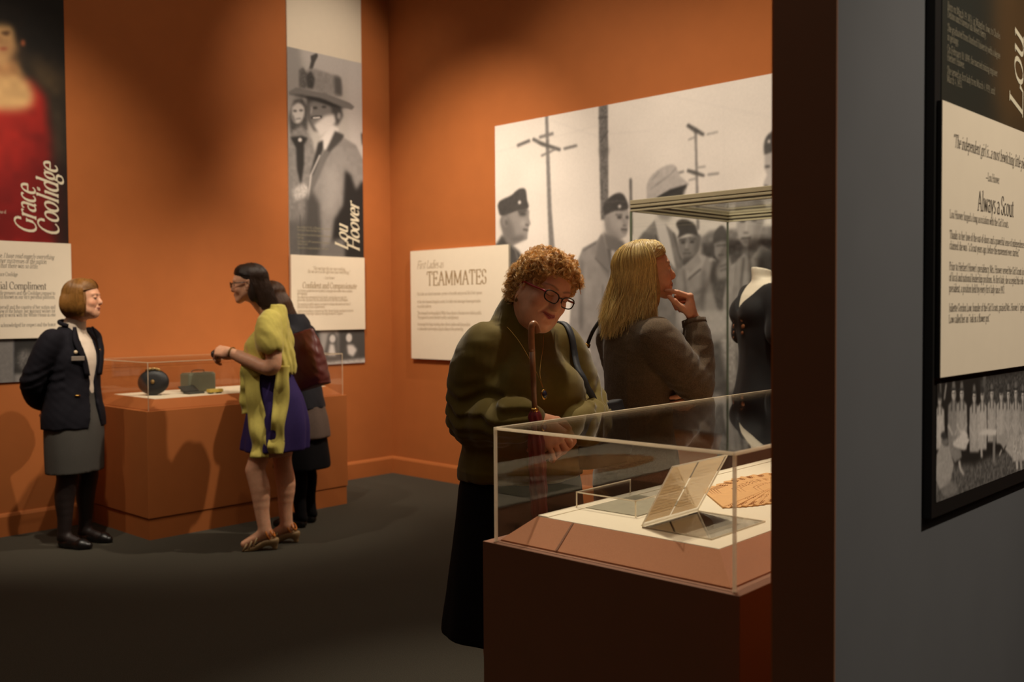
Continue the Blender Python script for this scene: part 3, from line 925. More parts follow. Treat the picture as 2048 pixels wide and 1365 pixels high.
# poles
p.line([(1093, 228), (1096, 330), (1099, 420), (1105, 520)], [6, 7, 8, 12], 140, tex=.08)
p.line([(1065, 278), (1084, 288), (1121, 300)], [6, 8, 6], 112); p.line([(1034, 292), (1060, 281)], 6, 120); p.line([(1078, 275), (1107, 267)], 6, 140)
p.line([(1127, 298), (1154, 291)], 5, 130); p.line([(1082, 312), (1100, 304), (1112, 297)], 4, 140)
p.line([(1206, 200), (1207, 290), (1209, 440)], [18, 18, 15], 128, tex=.22, cell=3, seed=8)
p.line([(1197, 236), (1215, 234)], 3, 90); p.line([(1199, 286), (1216, 262)], 2, 95); p.line([(1199, 300), (1217, 302)], 10, 104, soft=3, alpha=.7)
p.line([(1261, 357), (1263, 470)], 5, 125)
p.line([(1391, 262), (1392, 300), (1396, 460)], [5, 4, 5], 140); p.line([(1374, 250), (1390, 260), (1408, 270)], [7, 9, 6], 104, tex=.2)
p.line([(1376, 280), (1391, 274)], 2.5, 150); p.line([(1413, 269), (1436, 264)], 2.5, 150)
p.line([(1374, 341), (1390, 346), (1409, 352)], [6, 8, 5], 110, tex=.15); p.line([(1354, 347), (1368, 343)], 4, 140); p.line([(1415, 350), (1438, 347)], 4, 150); p.line([(1392, 336), (1411, 333)], 3, 160); p.line([(1377, 361), (1392, 357)], 3, 160)
for a, b in (((991, 305), (1200, 250)), ((1100, 240), (1200, 275)), ((1330, 190), (1545, 235)), ((1216, 268), (1300, 262))): p.line([a, b], 1.2, 205, alpha=.6)
p.line([(1448, 168), (1448, 470)], 1, 208, alpha=.6)
def soldier_cap(P, em, dark=92):
    g(P, dark, smooth=4, soft=1, tex=.10, cell=4)
    if em: p.ell(em[0], em[1], 3.2, 3.4, 222)
# man at the far left, in profile
g([(1003, 432), (1000, 445), (1006, 468), (1008, 480), (1022, 492), (1044, 482), (1054, 479), (1055, 470), (1056, 462), (1058, 452), (1061, 448), (1058, 436), (1056, 418), (1030, 424)], 158, smooth=3, soft=1)
g([(1003, 432), (1000, 445), (1006, 468), (1010, 482), (1026, 490), (1030, 470), (1026, 450), (1016, 432)], 120, soft=4, alpha=.7)
p.ell(1011, 444, 6, 11, 150, rot=-10); p.ell(1013, 446, 3, 6, 110, rot=-10, soft=2)
p.ell(1045, 428, 8, 4, 84, soft=2); p.line([(1036, 424), (1054, 421)], 3, 90); p.line([(1050, 449), (1057, 451)], 2.5, 84); p.line([(1046, 459), (1056, 461)], 2.5, 78); p.ell(1036, 478, 14, 6, 105, rot=-15, soft=3, alpha=.7); p.ell(1046, 447, 6, 6, 190, soft=3, alpha=.6)
soldier_cap([(995, 412), (1000, 402), (1022, 391), (1032, 382), (1042, 377), (1051, 380), (1054, 400), (1056, 417), (1030, 424), (1002, 432)], (1039, 405))
g([(1004, 470), (1014, 484), (1030, 496), (1040, 505), (1048, 530), (1052, 600), (1100, 700), (1050, 900), (985, 900), (985, 500)], 92, soft=2, tex=.15, cell=6)
p.line([(1010, 478), (1030, 500), (1036, 520)], 3, 130); p.ell(1030, 530, 10, 3, 70, soft=2)
# second man, three quarter view
g([(1212, 428), (1210, 450), (1215, 470), (1232, 480), (1246, 476), (1254, 468), (1257, 450), (1258, 430), (1254, 418), (1230, 424)], 176, smooth=3, soft=1)
g([(1209, 432), (1210, 460), (1222, 476), (1240, 480), (1236, 470), (1222, 456), (1218, 434)], 140, soft=4, alpha=.7)
p.ell(1213, 440, 4, 7, 160); p.ell(1239, 435, 5, 3, 88, soft=1); p.ell(1254, 435, 3, 3, 88, soft=1); p.line([(1231, 430), (1245, 430)], 2.4, 100); p.line([(1244, 438), (1251, 449)], 3, 140, soft=2); p.line([(1245, 451), (1252, 452)], 2.5, 100); p.line([(1242, 459), (1254, 460)], 4, 96); p.line([(1244, 465), (1252, 465)], 2, 130)
p.ell(1240, 448, 5, 5, 200, soft=3, alpha=.6)
g([(1207, 462), (1214, 468), (1246, 482), (1250, 500), (1236, 520), (1212, 500)], 128, soft=2, smooth=2)
soldier_cap([(1208, 431), (1206, 415), (1214, 400), (1226, 390), (1240, 386), (1250, 394), (1256, 418), (1230, 423)], (1239, 413))
p.line([(1212, 405), (1234, 402), (1250, 404)], 1.6, 120)
g([(1203, 468), (1195, 480), (1165, 497), (1152, 530), (1143, 600), (1138, 655), (1180, 700), (1175, 900), (1275, 900), (1270, 560), (1252, 500), (1244, 520), (1228, 510), (1210, 490)], 156, soft=1, tex=.10, cell=9)
g([(1203, 468), (1208, 470), (1214, 500), (1226, 530), (1218, 560), (1190, 515), (1196, 490)], 136, soft=2)
g([(1213, 496), (1224, 500), (1236, 520), (1232, 560), (1222, 540)], 116, soft=1); g([(1222, 500), (1230, 502), (1232, 560), (1224, 545)], 188, soft=1)
p.line([(1163, 520), (1162, 660)], [4, 6], 112, soft=3); p.line([(1166, 502), (1192, 486)], 2, 110); p.line([(1190, 516), (1217, 545)], 2, 108)
p.line([(1205, 570), (1206, 700)], 2, 120)
# woman in a linen cap, in the middle
g([(1300, 388), (1340, 384), (1372, 372), (1366, 392), (1352, 410), (1300, 412)], 78, soft=2)
g([(1293, 392), (1294, 368), (1304, 350), (1322, 336), (1342, 329), (1352, 334), (1360, 352), (1376, 366), (1375, 372), (1340, 380), (1314, 396), (1296, 404)], 190, soft=1, smooth=2, tex=.07, cell=5)
g([(1314, 395), (1340, 379), (1374, 369), (1372, 376), (1342, 390), (1318, 402)], 74, soft=1)
p.line([(1310, 372), (1340, 350), (1352, 336)], 1.6, 150); p.line([(1304, 360), (1318, 345)], 1.4, 152); p.line([(1300, 380), (1322, 362)], 1.4, 160)
g([(1308, 402), (1352, 396), (1348, 425), (1336, 444), (1318, 440)], 168, soft=3); g([(1318, 400), (1352, 392), (1346, 420), (1330, 418)], 110, soft=3, alpha=.6)
g([(1270, 560), (1276, 480), (1292, 460), (1310, 440), (1330, 448), (1352, 470), (1364, 520), (1368, 640), (1380, 900), (1275, 900)], 150, soft=1, tex=.12, cell=7)
g([(1308, 436), (1330, 446), (1340, 480), (1352, 540), (1336, 520), (1318, 480)], 214, soft=1); g([(1276, 482), (1288, 464), (1306, 470), (1316, 500), (1300, 500)], 120, soft=2)
p.line([(1310, 470), (1334, 540)], 3, 96); p.line([(1346, 466), (1362, 520)], 3, 110)
# third man
g([(1356, 478), (1356, 500), (1364, 514), (1378, 521), (1392, 512), (1399, 496), (1400, 470)], 152, smooth=3, soft=1)
soldier_cap([(1354, 478), (1358, 464), (1352, 448), (1360, 440), (1374, 440), (1390, 450), (1396, 470), (1399, 474), (1376, 468)], None, 84)
p.ell(1366, 485, 5, 2.6, 74, soft=1); p.ell(1384, 484, 5, 2.6, 74, soft=1); p.line([(1358, 480), (1372, 479)], 2, 70); p.line([(1378, 478), (1392, 478)], 2, 70); p.line([(1374, 486), (1372, 499)], 4, 178, soft=1); p.line([(1369, 500), (1378, 500)], 2, 84); p.line([(1366, 507), (1382, 507)], 2.2, 84)
g([(1392, 470), (1400, 472), (1398, 500), (1388, 516), (1390, 490)], 104, soft=3, alpha=.7)
g([(1362, 516), (1392, 512), (1398, 532), (1378, 548), (1364, 540)], 104, soft=2)
g([(1352, 560), (1358, 540), (1370, 530), (1396, 506), (1420, 516), (1436, 530), (1443, 570), (1446, 640), (1450, 900), (1350, 900)], 172, soft=1, tex=.10, cell=8)
g([(1364, 530), (1380, 546), (1402, 524), (1396, 508), (1412, 514), (1400, 548), (1372, 562)], 190, soft=1); p.line([(1368, 536), (1372, 600)], 3, 116, soft=2); p.line([(1376, 560), (1402, 538)], 3, 96); p.line([(1378, 592), (1408, 580)], 3, 116, soft=2); p.line([(1408, 540), (1404, 630)], 6, 128, soft=3)
p.line([(1420, 518), (1432, 526)], 8, 200)
# fourth, smaller, holding his hands up
g([(1428, 486), (1430, 512), (1442, 524), (1452, 512), (1455, 484)], 160, soft=1, smooth=2)
soldier_cap([(1425, 488), (1428, 468), (1438, 454), (1446, 452), (1454, 466), (1456, 480), (1440, 482)], None, 96)
p.line([(1432, 492), (1452, 490)], 2.4, 84); p.line([(1442, 494), (1442, 504)], 3, 150); p.line([(1436, 511), (1449, 510)], 2, 84)
g([(1420, 560), (1424, 520), (1440, 524), (1460, 518), (1462, 560), (1462, 640), (1440, 640)], 112, soft=2, tex=.2); g([(1430, 540), (1440, 516), (1458, 512), (1464, 530), (1456, 556), (1436, 560)], 168, soft=2); p.line([(1440, 534), (1456, 528)], 2, 96); p.line([(1440, 542), (1456, 537)], 2, 96)
# fifth, large, half hidden by the case rail
g([(1474, 430), (1474, 462), (1482, 486), (1500, 500), (1516, 484), (1524, 456), (1526, 424)], 186, soft=1, smooth=3)
g([(1470, 440), (1470, 412), (1480, 400), (1500, 394), (1520, 398), (1530, 412), (1530, 436), (1522, 422), (1500, 418), (1480, 422)], 96, soft=1, smooth=2, tex=.2)
p.ell(1485, 442, 6, 3, 78, soft=1); p.ell(1508, 440, 6, 3, 78, soft=1); p.line([(1477, 436), (1492, 435)], 2.4, 74); p.line([(1500, 434), (1516, 433)], 2.4, 74); p.line([(1494, 444), (1491, 464)], 4, 200, soft=1); p.line([(1487, 466), (1497, 466)], 2.4, 96); p.line([(1482, 477), (1502, 476)], 3, 84); p.ell(1492, 484, 8, 3, 130, soft=2)
g([(1514, 430), (1526, 424), (1524, 456), (1512, 490), (1500, 500), (1508, 470)], 140, soft=4, alpha=.8)
g([(1484, 496), (1520, 480), (1524, 505), (1500, 530), (1486, 520)], 130, soft=2)
g([(1446, 600), (1456, 545), (1474, 520), (1488, 508), (1500, 520), (1522, 490), (1556, 510), (1600, 540), (1640, 900), (1450, 900)], 176, soft=1, tex=.10, cell=8)
g([(1486, 512), (1500, 524), (1510, 560), (1500, 640), (1486, 640), (1480, 560)], 118, soft=2); g([(1490, 514), (1500, 522), (1500, 560), (1490, 620), (1484, 570)], 172, soft=1); g([(1520, 500), (1545, 500), (1600, 520), (1600, 580), (1545, 570), (1510, 560)], 92, soft=3, tex=.1)
# sixth, at the right, looking down
g([(1529, 312), (1560, 296), (1580, 300), (1580, 380), (1560, 392), (1538, 374), (1528, 374), (1528, 362), (1534, 350), (1529, 338)], 186, soft=1, smooth=2)
soldier_cap([(1528, 310), (1528, 288), (1534, 272), (1548, 262), (1580, 258), (1590, 300), (1560, 298), (1536, 308)], (1538, 283), 100)
p.line([(1530, 334), (1540, 333)], 4, 84); p.line([(1528, 371), (1536, 373)], 3, 90)
g([(1556, 390), (1600, 380), (1700, 420), (1700, 900), (1590, 900), (1560, 520)], 130, soft=2, tex=.1)
# clasped sleeves and dark trousers
g([(1356, 640), (1360, 618), (1400, 622), (1460, 620), (1466, 640), (1462, 668), (1400, 668), (1360, 660)], 196, soft=2, tex=.08, cell=5)
g([(1340, 700), (1360, 664), (1400, 672), (1420, 690), (1460, 670), (1480, 720), (1470, 900), (1340, 900)], 112, soft=3, tex=.25, cell=7, seed=5); g([(1440, 672), (1470, 664), (1476, 760), (1460, 800)], 190, soft=3, tex=.2)
p.line([(1416, 680), (1424, 780)], 5, 150, soft=3); p.line([(1400, 690), (1396, 800)], 4, 84, soft=2); p.line([(1368, 700), (1372, 820)], 4, 90, soft=3)
for i in range(14): p.ell(1130 + i * 38, 860 + 10 * math.sin(i * 2), 24, 70, 96 + 50 * (i % 3), soft=5, tex=.2)
p.A = 226 * (p.A / 226) ** 1.22; p.grain(.012, 2, 9); p.grain(.02, 40, 10)
p.build('photograph', mural, frame_back, off=0.0112)

# --- teammates panel
tp = panel_box('text_panel', frame_back, 0.304, 1.459, 1.0132, 1.9216, 0.0, 0.034, M['panel'], None)
tag(tp, 'cream text panel headed TEAMMATES overlapping the left edge of the mural', 'panel')
def tm(x, y): # artwork units -> panel (photo proportions)
    return 0.304 + (x - 821) / 195.7 * 1.155, 1.9216 - (y - (503 - (x - 821) * 0.0715)) / (214 + (x - 821) * 0.09) * 0.908
lw_ = [('First Ladies as', *tm(835, 538), 0.098, dict(italic=.25, condense=.62, thick=.075, thin=.02)), ('TEAMMATES', *tm(856, 571), 0.170, dict(condense=.72, thick=.11, thin=.028))]
body = [('First ladies are cultural teammates, partners in the public and personal life of their spouses.', 591), ('As the role of women changed in society, first ladies took advantage of new opportunities', 606.5), ('to use their platform.', 615.5),
        ('They emerged from the gaslight of White House dinners to become more visible in public.', 629), ('They appeared in events devoted to politics and diplomacy.', 637.5), ('Increasingly they began traveling alone, often in tandem with the president,', 651), ('as ambassadors more emphasizing the alliance of the partnership.', 660)]
for t, y in body: lw_.append((t, *tm(835, y), 0.040, dict(condense=.57, **BODY)))
lettering('lettering', lw_, M['ink_light'], tp, frame_back, 0.0345)

# --- tall banner of the woman in a wide hat
b1 = panel_box('banner', frame_left, 4.460, 5.198, 0.98, 4.35, 0.0, 0.011, M['panel'], None)
tag(b1, 'tall banner with black and white photo of laughing woman in wide-brimmed hat', 'banner')
HL = [2.136735846e-03, -8.749048329e-05, 2.338334576e+00, -5.191510324e-04, -3.148800425e-03, 3.386164815e+00, -3.513508346e-04, -8.206588449e-06, 1.0]
p = Print(4.460, 5.198, 1.86, 3.506, 0.0040, HL, (178, 172, 166))
g = p.poly
g([(570, 90), (600, 95), (620, 260), (600, 520), (570, 520)], 150, soft=6); g([(690, 110), (735, 125), (735, 330), (700, 300)], 190, soft=8); g([(600, 90), (700, 110), (690, 170), (620, 150)], 186, soft=8)
g([(621, 112), (634, 106), (636, 112), (630, 124), (624, 142), (618, 138), (622, 122)], 76, soft=1)
# girl behind
g([(578, 235), (588, 200), (604, 196), (616, 214), (614, 260), (600, 280), (582, 270)], 70, soft=3, tex=.3)
g([(584, 214), (596, 205), (608, 214), (608, 232), (600, 246), (590, 246), (584, 234)], 188, soft=2, smooth=2); p.ell(590, 222, 4, 2.5, 90, soft=1); p.ell(602, 221, 4, 2.5, 96, soft=1); p.line([(592, 238), (602, 237)], 2.5, 110); p.line([(584, 230), (590, 244)], 5, 120, soft=2)
g([(576, 300), (584, 262), (604, 250), (624, 280), (636, 330), (630, 520), (574, 520)], 128, soft=3, tex=.15, cell=6)
g([(580, 274), (604, 272), (616, 276), (608, 290), (608, 330), (602, 372), (594, 340), (592, 296)], 44, soft=2); p.ell(600, 280, 4, 4, 200)
g([(584, 380), (606, 366), (622, 372), (612, 394), (590, 402)], 180, soft=3, tex=.2); p.line([(600, 430), (602, 520)], 2, 84)
# the woman: head, hat
g([(612, 190), (650, 185), (682, 210), (686, 232), (676, 250), (660, 250), (640, 262), (628, 262), (616, 240)], 66, soft=3)
g([(618, 206), (634, 200), (658, 206), (664, 226), (656, 246), (640, 262), (630, 258), (620, 240)], 116, soft=3, smooth=2)
g([(628, 250), (650, 232), (668, 228), (672, 244), (660, 262), (640, 272)], 206, soft=3); p.line([(622, 236), (632, 234), (644, 234)], 5, 60, soft=1); p.line([(626, 236), (640, 235)], 2.2, 220, soft=0); p.ell(630, 216, 5, 2.6, 60, soft=1); p.ell(648, 214, 5, 2.6, 66, soft=1); p.line([(624, 214), (622, 228)], 3, 150, soft=1); p.ell(678, 232, 4, 7, 150, soft=2)
g([(577, 184), (592, 175), (620, 180), (660, 190), (700, 206), (709, 214), (704, 220), (680, 214), (640, 196), (600, 190), (578, 190)], 118, soft=1)
g([(578, 189), (604, 190), (650, 200), (692, 218), (660, 212), (620, 198)], 44, soft=2)
g([(606, 178), (612, 142), (630, 138), (666, 150), (680, 154), (684, 192), (660, 190), (630, 182)], 142, soft=2, smooth=2, tex=.12, cell=6); g([(668, 152), (682, 156), (684, 192), (670, 188)], 90, soft=3); g([(598, 176), (598, 140), (606, 134), (616, 150), (612, 178)], 100, soft=2, tex=.3); g([(612, 150), (622, 142), (630, 158), (626, 178), (614, 176)], 70, soft=2, tex=.3)
# collar, coat
g([(640, 280), (664, 250), (678, 258), (672, 274), (650, 300)], 214, soft=2)
g([(670, 262), (688, 270), (684, 290), (664, 304), (656, 330), (644, 350), (650, 306)], 70, soft=2)
g([(664, 300), (688, 276), (712, 290), (726, 320), (732, 520), (606, 520), (612, 430), (620, 360), (640, 330)], 138, soft=2, tex=.08, cell=9)
g([(648, 300), (660, 304), (640, 350), (622, 390), (614, 372), (632, 330)], 108, soft=2); g([(636, 286), (646, 280), (646, 300), (626, 350), (620, 350)], 52, soft=2); p.line([(640, 310), (622, 350), (616, 400)], 3, 190, soft=1)
g([(612, 400), (624, 380), (640, 410), (642, 520), (608, 520)], 66, soft=5, alpha=.9); g([(690, 340), (702, 350), (712, 380), (724, 362), (734, 380), (734, 520), (660, 520), (668, 440), (686, 410)], 40, soft=4)
g([(650, 340), (672, 330), (680, 380), (664, 430), (648, 420)], 158, soft=8, alpha=.7); g([(640, 500), (668, 480), (690, 476), (690, 520), (630, 520)], 110, soft=4)
g([(578, 440), (640, 440), (640, 520), (578, 520)], 74, soft=6, alpha=.6); g([(722, 268), (734, 262), (734, 290), (724, 290)], 50, soft=2)
p.grain(.015, 2, 12); p.build('photograph', b1, frame_left, off=0.0122)
lettering('name_lettering', [('Lou', 5.030, 1.925, 0.190, dict(vertical=True, italic=.3, thick=.13, thin=.03, condense=.74)), ('Hoover', 5.150, 1.920, 0.190, dict(vertical=True, italic=.3, thick=.13, thin=.03, condense=.74))], M['cream_ink'], b1, frame_left, 0.0130)
small = []
for k, (t, v) in enumerate([('Born on March 29, 1874, in Waterloo, Iowa, to Charles', 2.085), ('Delano and Florence Ida Weed Henry.', 2.062), ('She graduated from Stanford University with a degree', 2.025), ('in geology.', 2.002), ('On February 10, 1899, she married mining engineer', 1.972), ('Herbert Hoover.', 1.95), ('She served as first lady from March 4, 1929, until', 1.92)]):
    small.append((t, 4.530, v, 0.028, dict(condense=.58, **BODY)))
lettering('fine_lettering', small, M['dim_ink'], b1, frame_left, 0.0130)
t1 = panel_box('text_board', frame_left, 4.456, 5.192, 1.2645, 1.8690, 0.011, 0.030, M['panel'], b1)
cu = (4.456 + 5.192) / 2
L1 = [('\u201cThat we have the our must nothing,', cu, 1.755, .040, dict(align='c', condense=.60, **IT, **BODY)), ('But we see it in the light was most everything.\u201d', cu, 1.728, .040, dict(align='c', condense=.60, **IT, **BODY)), ('\u2014Lou Hoover', cu, 1.682, .034, dict(align='c', condense=.6, **BODY)), ('Confident and Compassionate', cu + .01, 1.605, .072, dict(align='c', condense=.66, thick=.11, thin=.03))]
for t, v in [('Lou Hoover guided the role of political campaigns like women were confident', 1.575), ('and engaging.', 1.553), ('She talked into entertaining friends loudly, opening the poor part of a', 1.522), ('prince who displayed, the rest and joined across the West and Midwest.', 1.500), ('She reached out public when as secretary to enhance the needs and duty of', 1.467), ('distinctly held citizens of government.', 1.445), ('Sophisticated without a moment too little, Hoover hosted constituents from the', 1.412), ('office days of her hope station on the stage because of Congress.', 1.390)]:
    L1.append((t, 4.510, v, .034, dict(condense=.55, **BODY)))
lettering('lettering', L1, M['ink_light'], t1, frame_left, 0.0306)
p = Print(4.460, 5.198, 0.98, 1.262, 0.0045, HL, (120, 116, 114)); g = p.poly
g([(580, 655), (640, 660), (640, 735), (580, 735)], 70, soft=3); g([(640, 660), (676, 660), (676, 735), (640, 735)], 160, soft=4); g([(678, 655), (735, 655), (735, 730), (678, 735)], 78, soft=3)
g([(652, 690), (656, 668), (668, 664), (676, 676), (676, 700), (684, 735), (640, 735)], 96, soft=2); p.ell(665, 678, 6, 8, 206, soft=1); g([(660, 688), (668, 690), (672, 712), (656, 712)], 210, soft=2); p.ell(698, 676, 6, 9, 214, soft=1); g([(686, 735), (688, 694), (700, 686), (716, 700), (720, 735)], 84, soft=2); g([(694, 690), (706, 690), (714, 700), (706, 714), (696, 708)], 216, soft=2); g([(640, 726), (735, 716), (735, 735), (640, 740)], 188, soft=2, tex=.2)
p.build('lower_photograph', b1, frame_left, off=0.0122)

# --- dim banner at the far left: plain red and dark stand-in figure
b2 = panel_box('banner', frame_left, 1.995, 2.732, 0.98, 4.35, 0.0, 0.011, M['panel'], None)
tag(b2, 'tall dark banner with woman in red behind the docent, cut by the frame', 'banner')
p = Print(1.995, 2.732, 1.878, 4.35, 0.0065, HL, (30, 26, 22)); g = p.poly
g([(40, 110), (90, 120), (128, 150), (128, 200), (90, 190)], (96, 76, 50), soft=8, alpha=.7); g([(100, 200), (128, 210), (128, 330), (104, 320)], (74, 60, 44), soft=5, alpha=.7)
RD, SK = (158, 34, 26), (206, 164, 110)
g([(-200, 520), (-200, 170), (-60, 170), (0, 158), (62, 160), (90, 190), (98, 260), (104, 520)], RD, soft=4, tex=.08, cell=14)
g([(-160, 520), (-160, 330), (104, 340), (106, 520)], (112, 20, 20), soft=16, alpha=.8); g([(60, 250), (98, 260), (104, 520), (70, 520)], (84, 16, 16), soft=8, alpha=.6)
g([(-50, 190), (-46, 160), (-30, 130), (0, 126), (30, 138), (60, 166), (68, 196), (56, 218), (10, 222), (-40, 212)], SK, soft=4, smooth=2); g([(-40, 120), (34, 118), (44, 150), (0, 152), (-40, 150)], (178, 130, 84), soft=3)
p.ell(0, 74, 34, 56, SK, soft=3); p.ell(10, 96, 26, 30, (190, 138, 92), soft=6, alpha=.6)
g([(-44, 90), (-50, 30), (-20, 6), (30, 8), (50, 40), (46, 90), (34, 84), (24, 52), (-24, 52), (-34, 84)], (34, 28, 22), soft=3, smooth=2)
p.line([(2, 66), (20, 64)], 4, (70, 44, 28), soft=1); p.line([(0, 98), (14, 97)], 4, (168, 70, 54), soft=1); p.ell(12, 68, 6, 3, (84, 56, 38), soft=1); p.ell(-12, 68, 6, 3, (84, 56, 38), soft=1); p.line([(0, 70), (2, 88)], 3, (176, 128, 84), soft=1)
p.ell(46, 86, 4, 7, (176, 96, 60), soft=1)
p.grain(.08, 8, 21); p.build('picture', b2, frame_left, off=0.0122)
lettering('name_lettering', [('Grace', 2.525, 1.925, 0.195, dict(vertical=True, italic=.3, thick=.12, thin=.028, condense=.70)), ('Coolidge', 2.668, 1.920, 0.195, dict(vertical=True, italic=.3, thick=.12, thin=.028, condense=.72))], M['cream_ink'], b2, frame_left, 0.0130)
lettering('fine_lettering', [(t, 2.05, v, .030, dict(condense=.6, **BODY)) for t, v in (('Born in Burlington, Vermont, in the year of', 2.05), ('1879, the only child of that household.', 2.015), ('She served as first lady from August', 1.98), ('until March 4, 1929.', 1.95))], M['cream_ink'], b2, frame_left, 0.0130)
t2 = panel_box('text_board', frame_left, 1.997, 2.7385, 1.258, 1.8765, 0.011, 0.030, M['panel'], b2)
L2 = [(t, 2.70 - W_, v, s_, o_) for t, W_, v, s_, o_ in []]
def right_text(t, ur, v, size, **o):
    w = text_width(t) * size * o.get('condense', 1)
    return (t, ur - w, v, size, o)
L2 = [right_text('White House, I have read eagerly everything', 2.628, 1.770, .044, condense=.62, italic=.22, **BODY), right_text('concerning former mistresses of the nation', 2.578, 1.738, .044, condense=.62, italic=.22, **BODY), right_text('and regretted that there was so little.\u201d', 2.535, 1.707, .044, condense=.62, italic=.22, **BODY),
      right_text('\u2014Grace Coolidge', 2.40, 1.655, .036, condense=.62, **BODY), right_text('A Special Compliment', 2.575, 1.572, .068, condense=.70, thick=.10, thin=.03),
      right_text('When life presents and the Coolidges request to', 2.63, 1.537, .036, condense=.62, **BODY), right_text('and finish known as our first personal platform.', 2.63, 1.512, .036, condense=.62, **BODY), right_text('side for herself and the country of her nation and', 2.63, 1.447, .036, condense=.62, **BODY), right_text('beautiful view of the future, her warmest wishes for', 2.63, 1.422, .036, condense=.62, **BODY), right_text('who engaged to work with the White House as one', 2.63, 1.397, .036, condense=.62, **BODY), right_text('silence acknowledged for respect and the honor', 2.63, 1.333, .036, condense=.62, **BODY)]
lettering('lettering', L2, M['ink'], t2, frame_left, 0.0306)
p = Print(1.995, 2.732, 0.98, 1.256, 0.0045, HL, (110, 108, 112)); g = p.poly
g([(-200, 680), (27, 678), (27, 770), (-200, 770)], 116, soft=1, tex=.1); g([(28, 678), (140, 676), (140, 765), (28, 770)], 46, soft=1)
p.ell(46, 722, 12, 20, 90, soft=3, tex=.6, cell=2); p.ell(54, 716, 16, 16, 120, soft=4, alpha=.5, tex=.6, cell=2); g([(28, 748), (140, 744), (140, 765), (28, 768)], 130, soft=2)
p.build('lower_photograph', b2, frame_left, off=0.0122)

# --- black-backed panel on the grey partition
b3 = panel_box('banner', frame_part, 2.118, 2.86, 0.968, 3.0, 0.0, 0.020, M['black_edge'], None)
tag(b3, 'black-edged banner headed Always a Scout on the grey partition wall', 'banner')
HW = [2.564122662e-04, -1.051140748e-05, 2.813635746e-01, -4.880281681e-04, -3.886193916e-04, 1.656065674e+00, -3.419710781e-04, -8.423145842e-06, 1.0]
p = Print(2.152, 2.86, 1.83, 3.0, 0.005, HW, (44, 42, 34)); g = p.poly
g([(1990, -200), (2048, -200), (2110, 0), (2110, 300), (1996, 260), (1986, 120)], (84, 62, 36), soft=12, tex=.15, cell=20); g([(1890, -100), (1960, -60), (1960, 200), (1890, 180)], (40, 42, 36), soft=14)
p.build('picture', b3, frame_part, off=0.0215)
L3 = []
for t, y in [('Born on March 29, 1874, in Waterloo, Iowa, to Charles', 2.059), ('Delano and Florence Ida Weed Henry.', 2.042), ('She graduated from Stanford University with a degree', 2.0126), ('in geology.', 1.9936), ('On February 10, 1899, she married mining engineer', 1.968), ('Herbert Hoover.', 1.950), ('She served as first lady from March 4, 1929, until', 1.9226), ('March 4, 1933.', 1.9046)]:
    L3.append((t, 2.18, y, .0245, dict(condense=.67, thick=.06, thin=.03)))
lettering('fine_lettering', L3, M['dim_ink'], b3, frame_part, 0.0222)
lettering('name_lettering', [('Lou', 2.690, 1.890, 0.152, dict(vertical=True, italic=.28, thick=.085, thin=.02, condense=.95)), ('Hoover', 2.82, 1.890, 0.152, dict(vertical=True, italic=.28, thick=.13, thin=.022, condense=.85))], M['cream_ink'], b3, frame_part, 0.0222)
panel_box('board_edge', frame_part, 2.1295, 2.86, 1.2685, 1.856, 0.02, 0.0305, M['black_edge'], b3)
t3 = panel_box('text_board', frame_part, 2.1295, 2.86, 1.270, 1.856, 0.0305, 0.032, M['panel'], b3)
L4 = [('\u201cThe independent girl is...a most bewitching little piece of', 2.19, 1.766, .0405, dict(condense=.60, italic=.2, thick=.07, thin=.03)), ('\u2014Lou Hoover', 2.395, 1.712, .028, dict(condense=.62, **BODY)), ('Always a Scout', 2.343, 1.640, .066, dict(condense=.66, thick=.085, thin=.03))]
for t, v in [('Lou Hoover forged a long association with the Girl Scouts.', 1.612), ('Thanks to her love of the out-of-doors and a powerful sense of independence, she', 1.568), ('claimed she was \u201ca Scout years ago, before the movement ever started.\u201d', 1.545), ('Prior to Herbert Hoover\u2019s presidency, Mrs. Hoover served the Girl Scouts in a variety', 1.500), ('of local and national leadership positions. As first lady, she accepted the role of honorary', 1.4765), ('president, a position held by every first lady since 1917.', 1.453), ('Juliette Gordon Low, founder of the Girl Scouts, praised Mrs. Hoover\u2019s \u201csplendid work.\u201d', 1.4105), ('Low called her an \u201coak in a flower pot.\u201d', 1.386)]:
    L4.append((t, 2.174, v, .0262, dict(condense=.665, thick=.075, thin=.035)))
lettering('lettering', L4, M['ink'], t3, frame_part, 0.0326)
p = Print(2.139, 2.86, 1.000, 1.2615, 0.0021, HW, (40, 36, 33)); g = p.poly
g([(1960, 760), (2060, 740), (2060, 830), (1970, 830)], 74, soft=4, tex=.6, cell=2.5, seed=31); g([(1872, 960), (1900, 930), (1950, 930), (1980, 915), (2060, 890), (2060, 960), (1872, 1010)], 96, soft=3, tex=.55, cell=3, seed=32)
p.line([(1893, 768), (1889, 800)], 2.5, 170); p.line([(1881, 762), (1882, 790)], 3, 110); p.line([(1970, 750), (1966, 800)], 6, 96, soft=1)
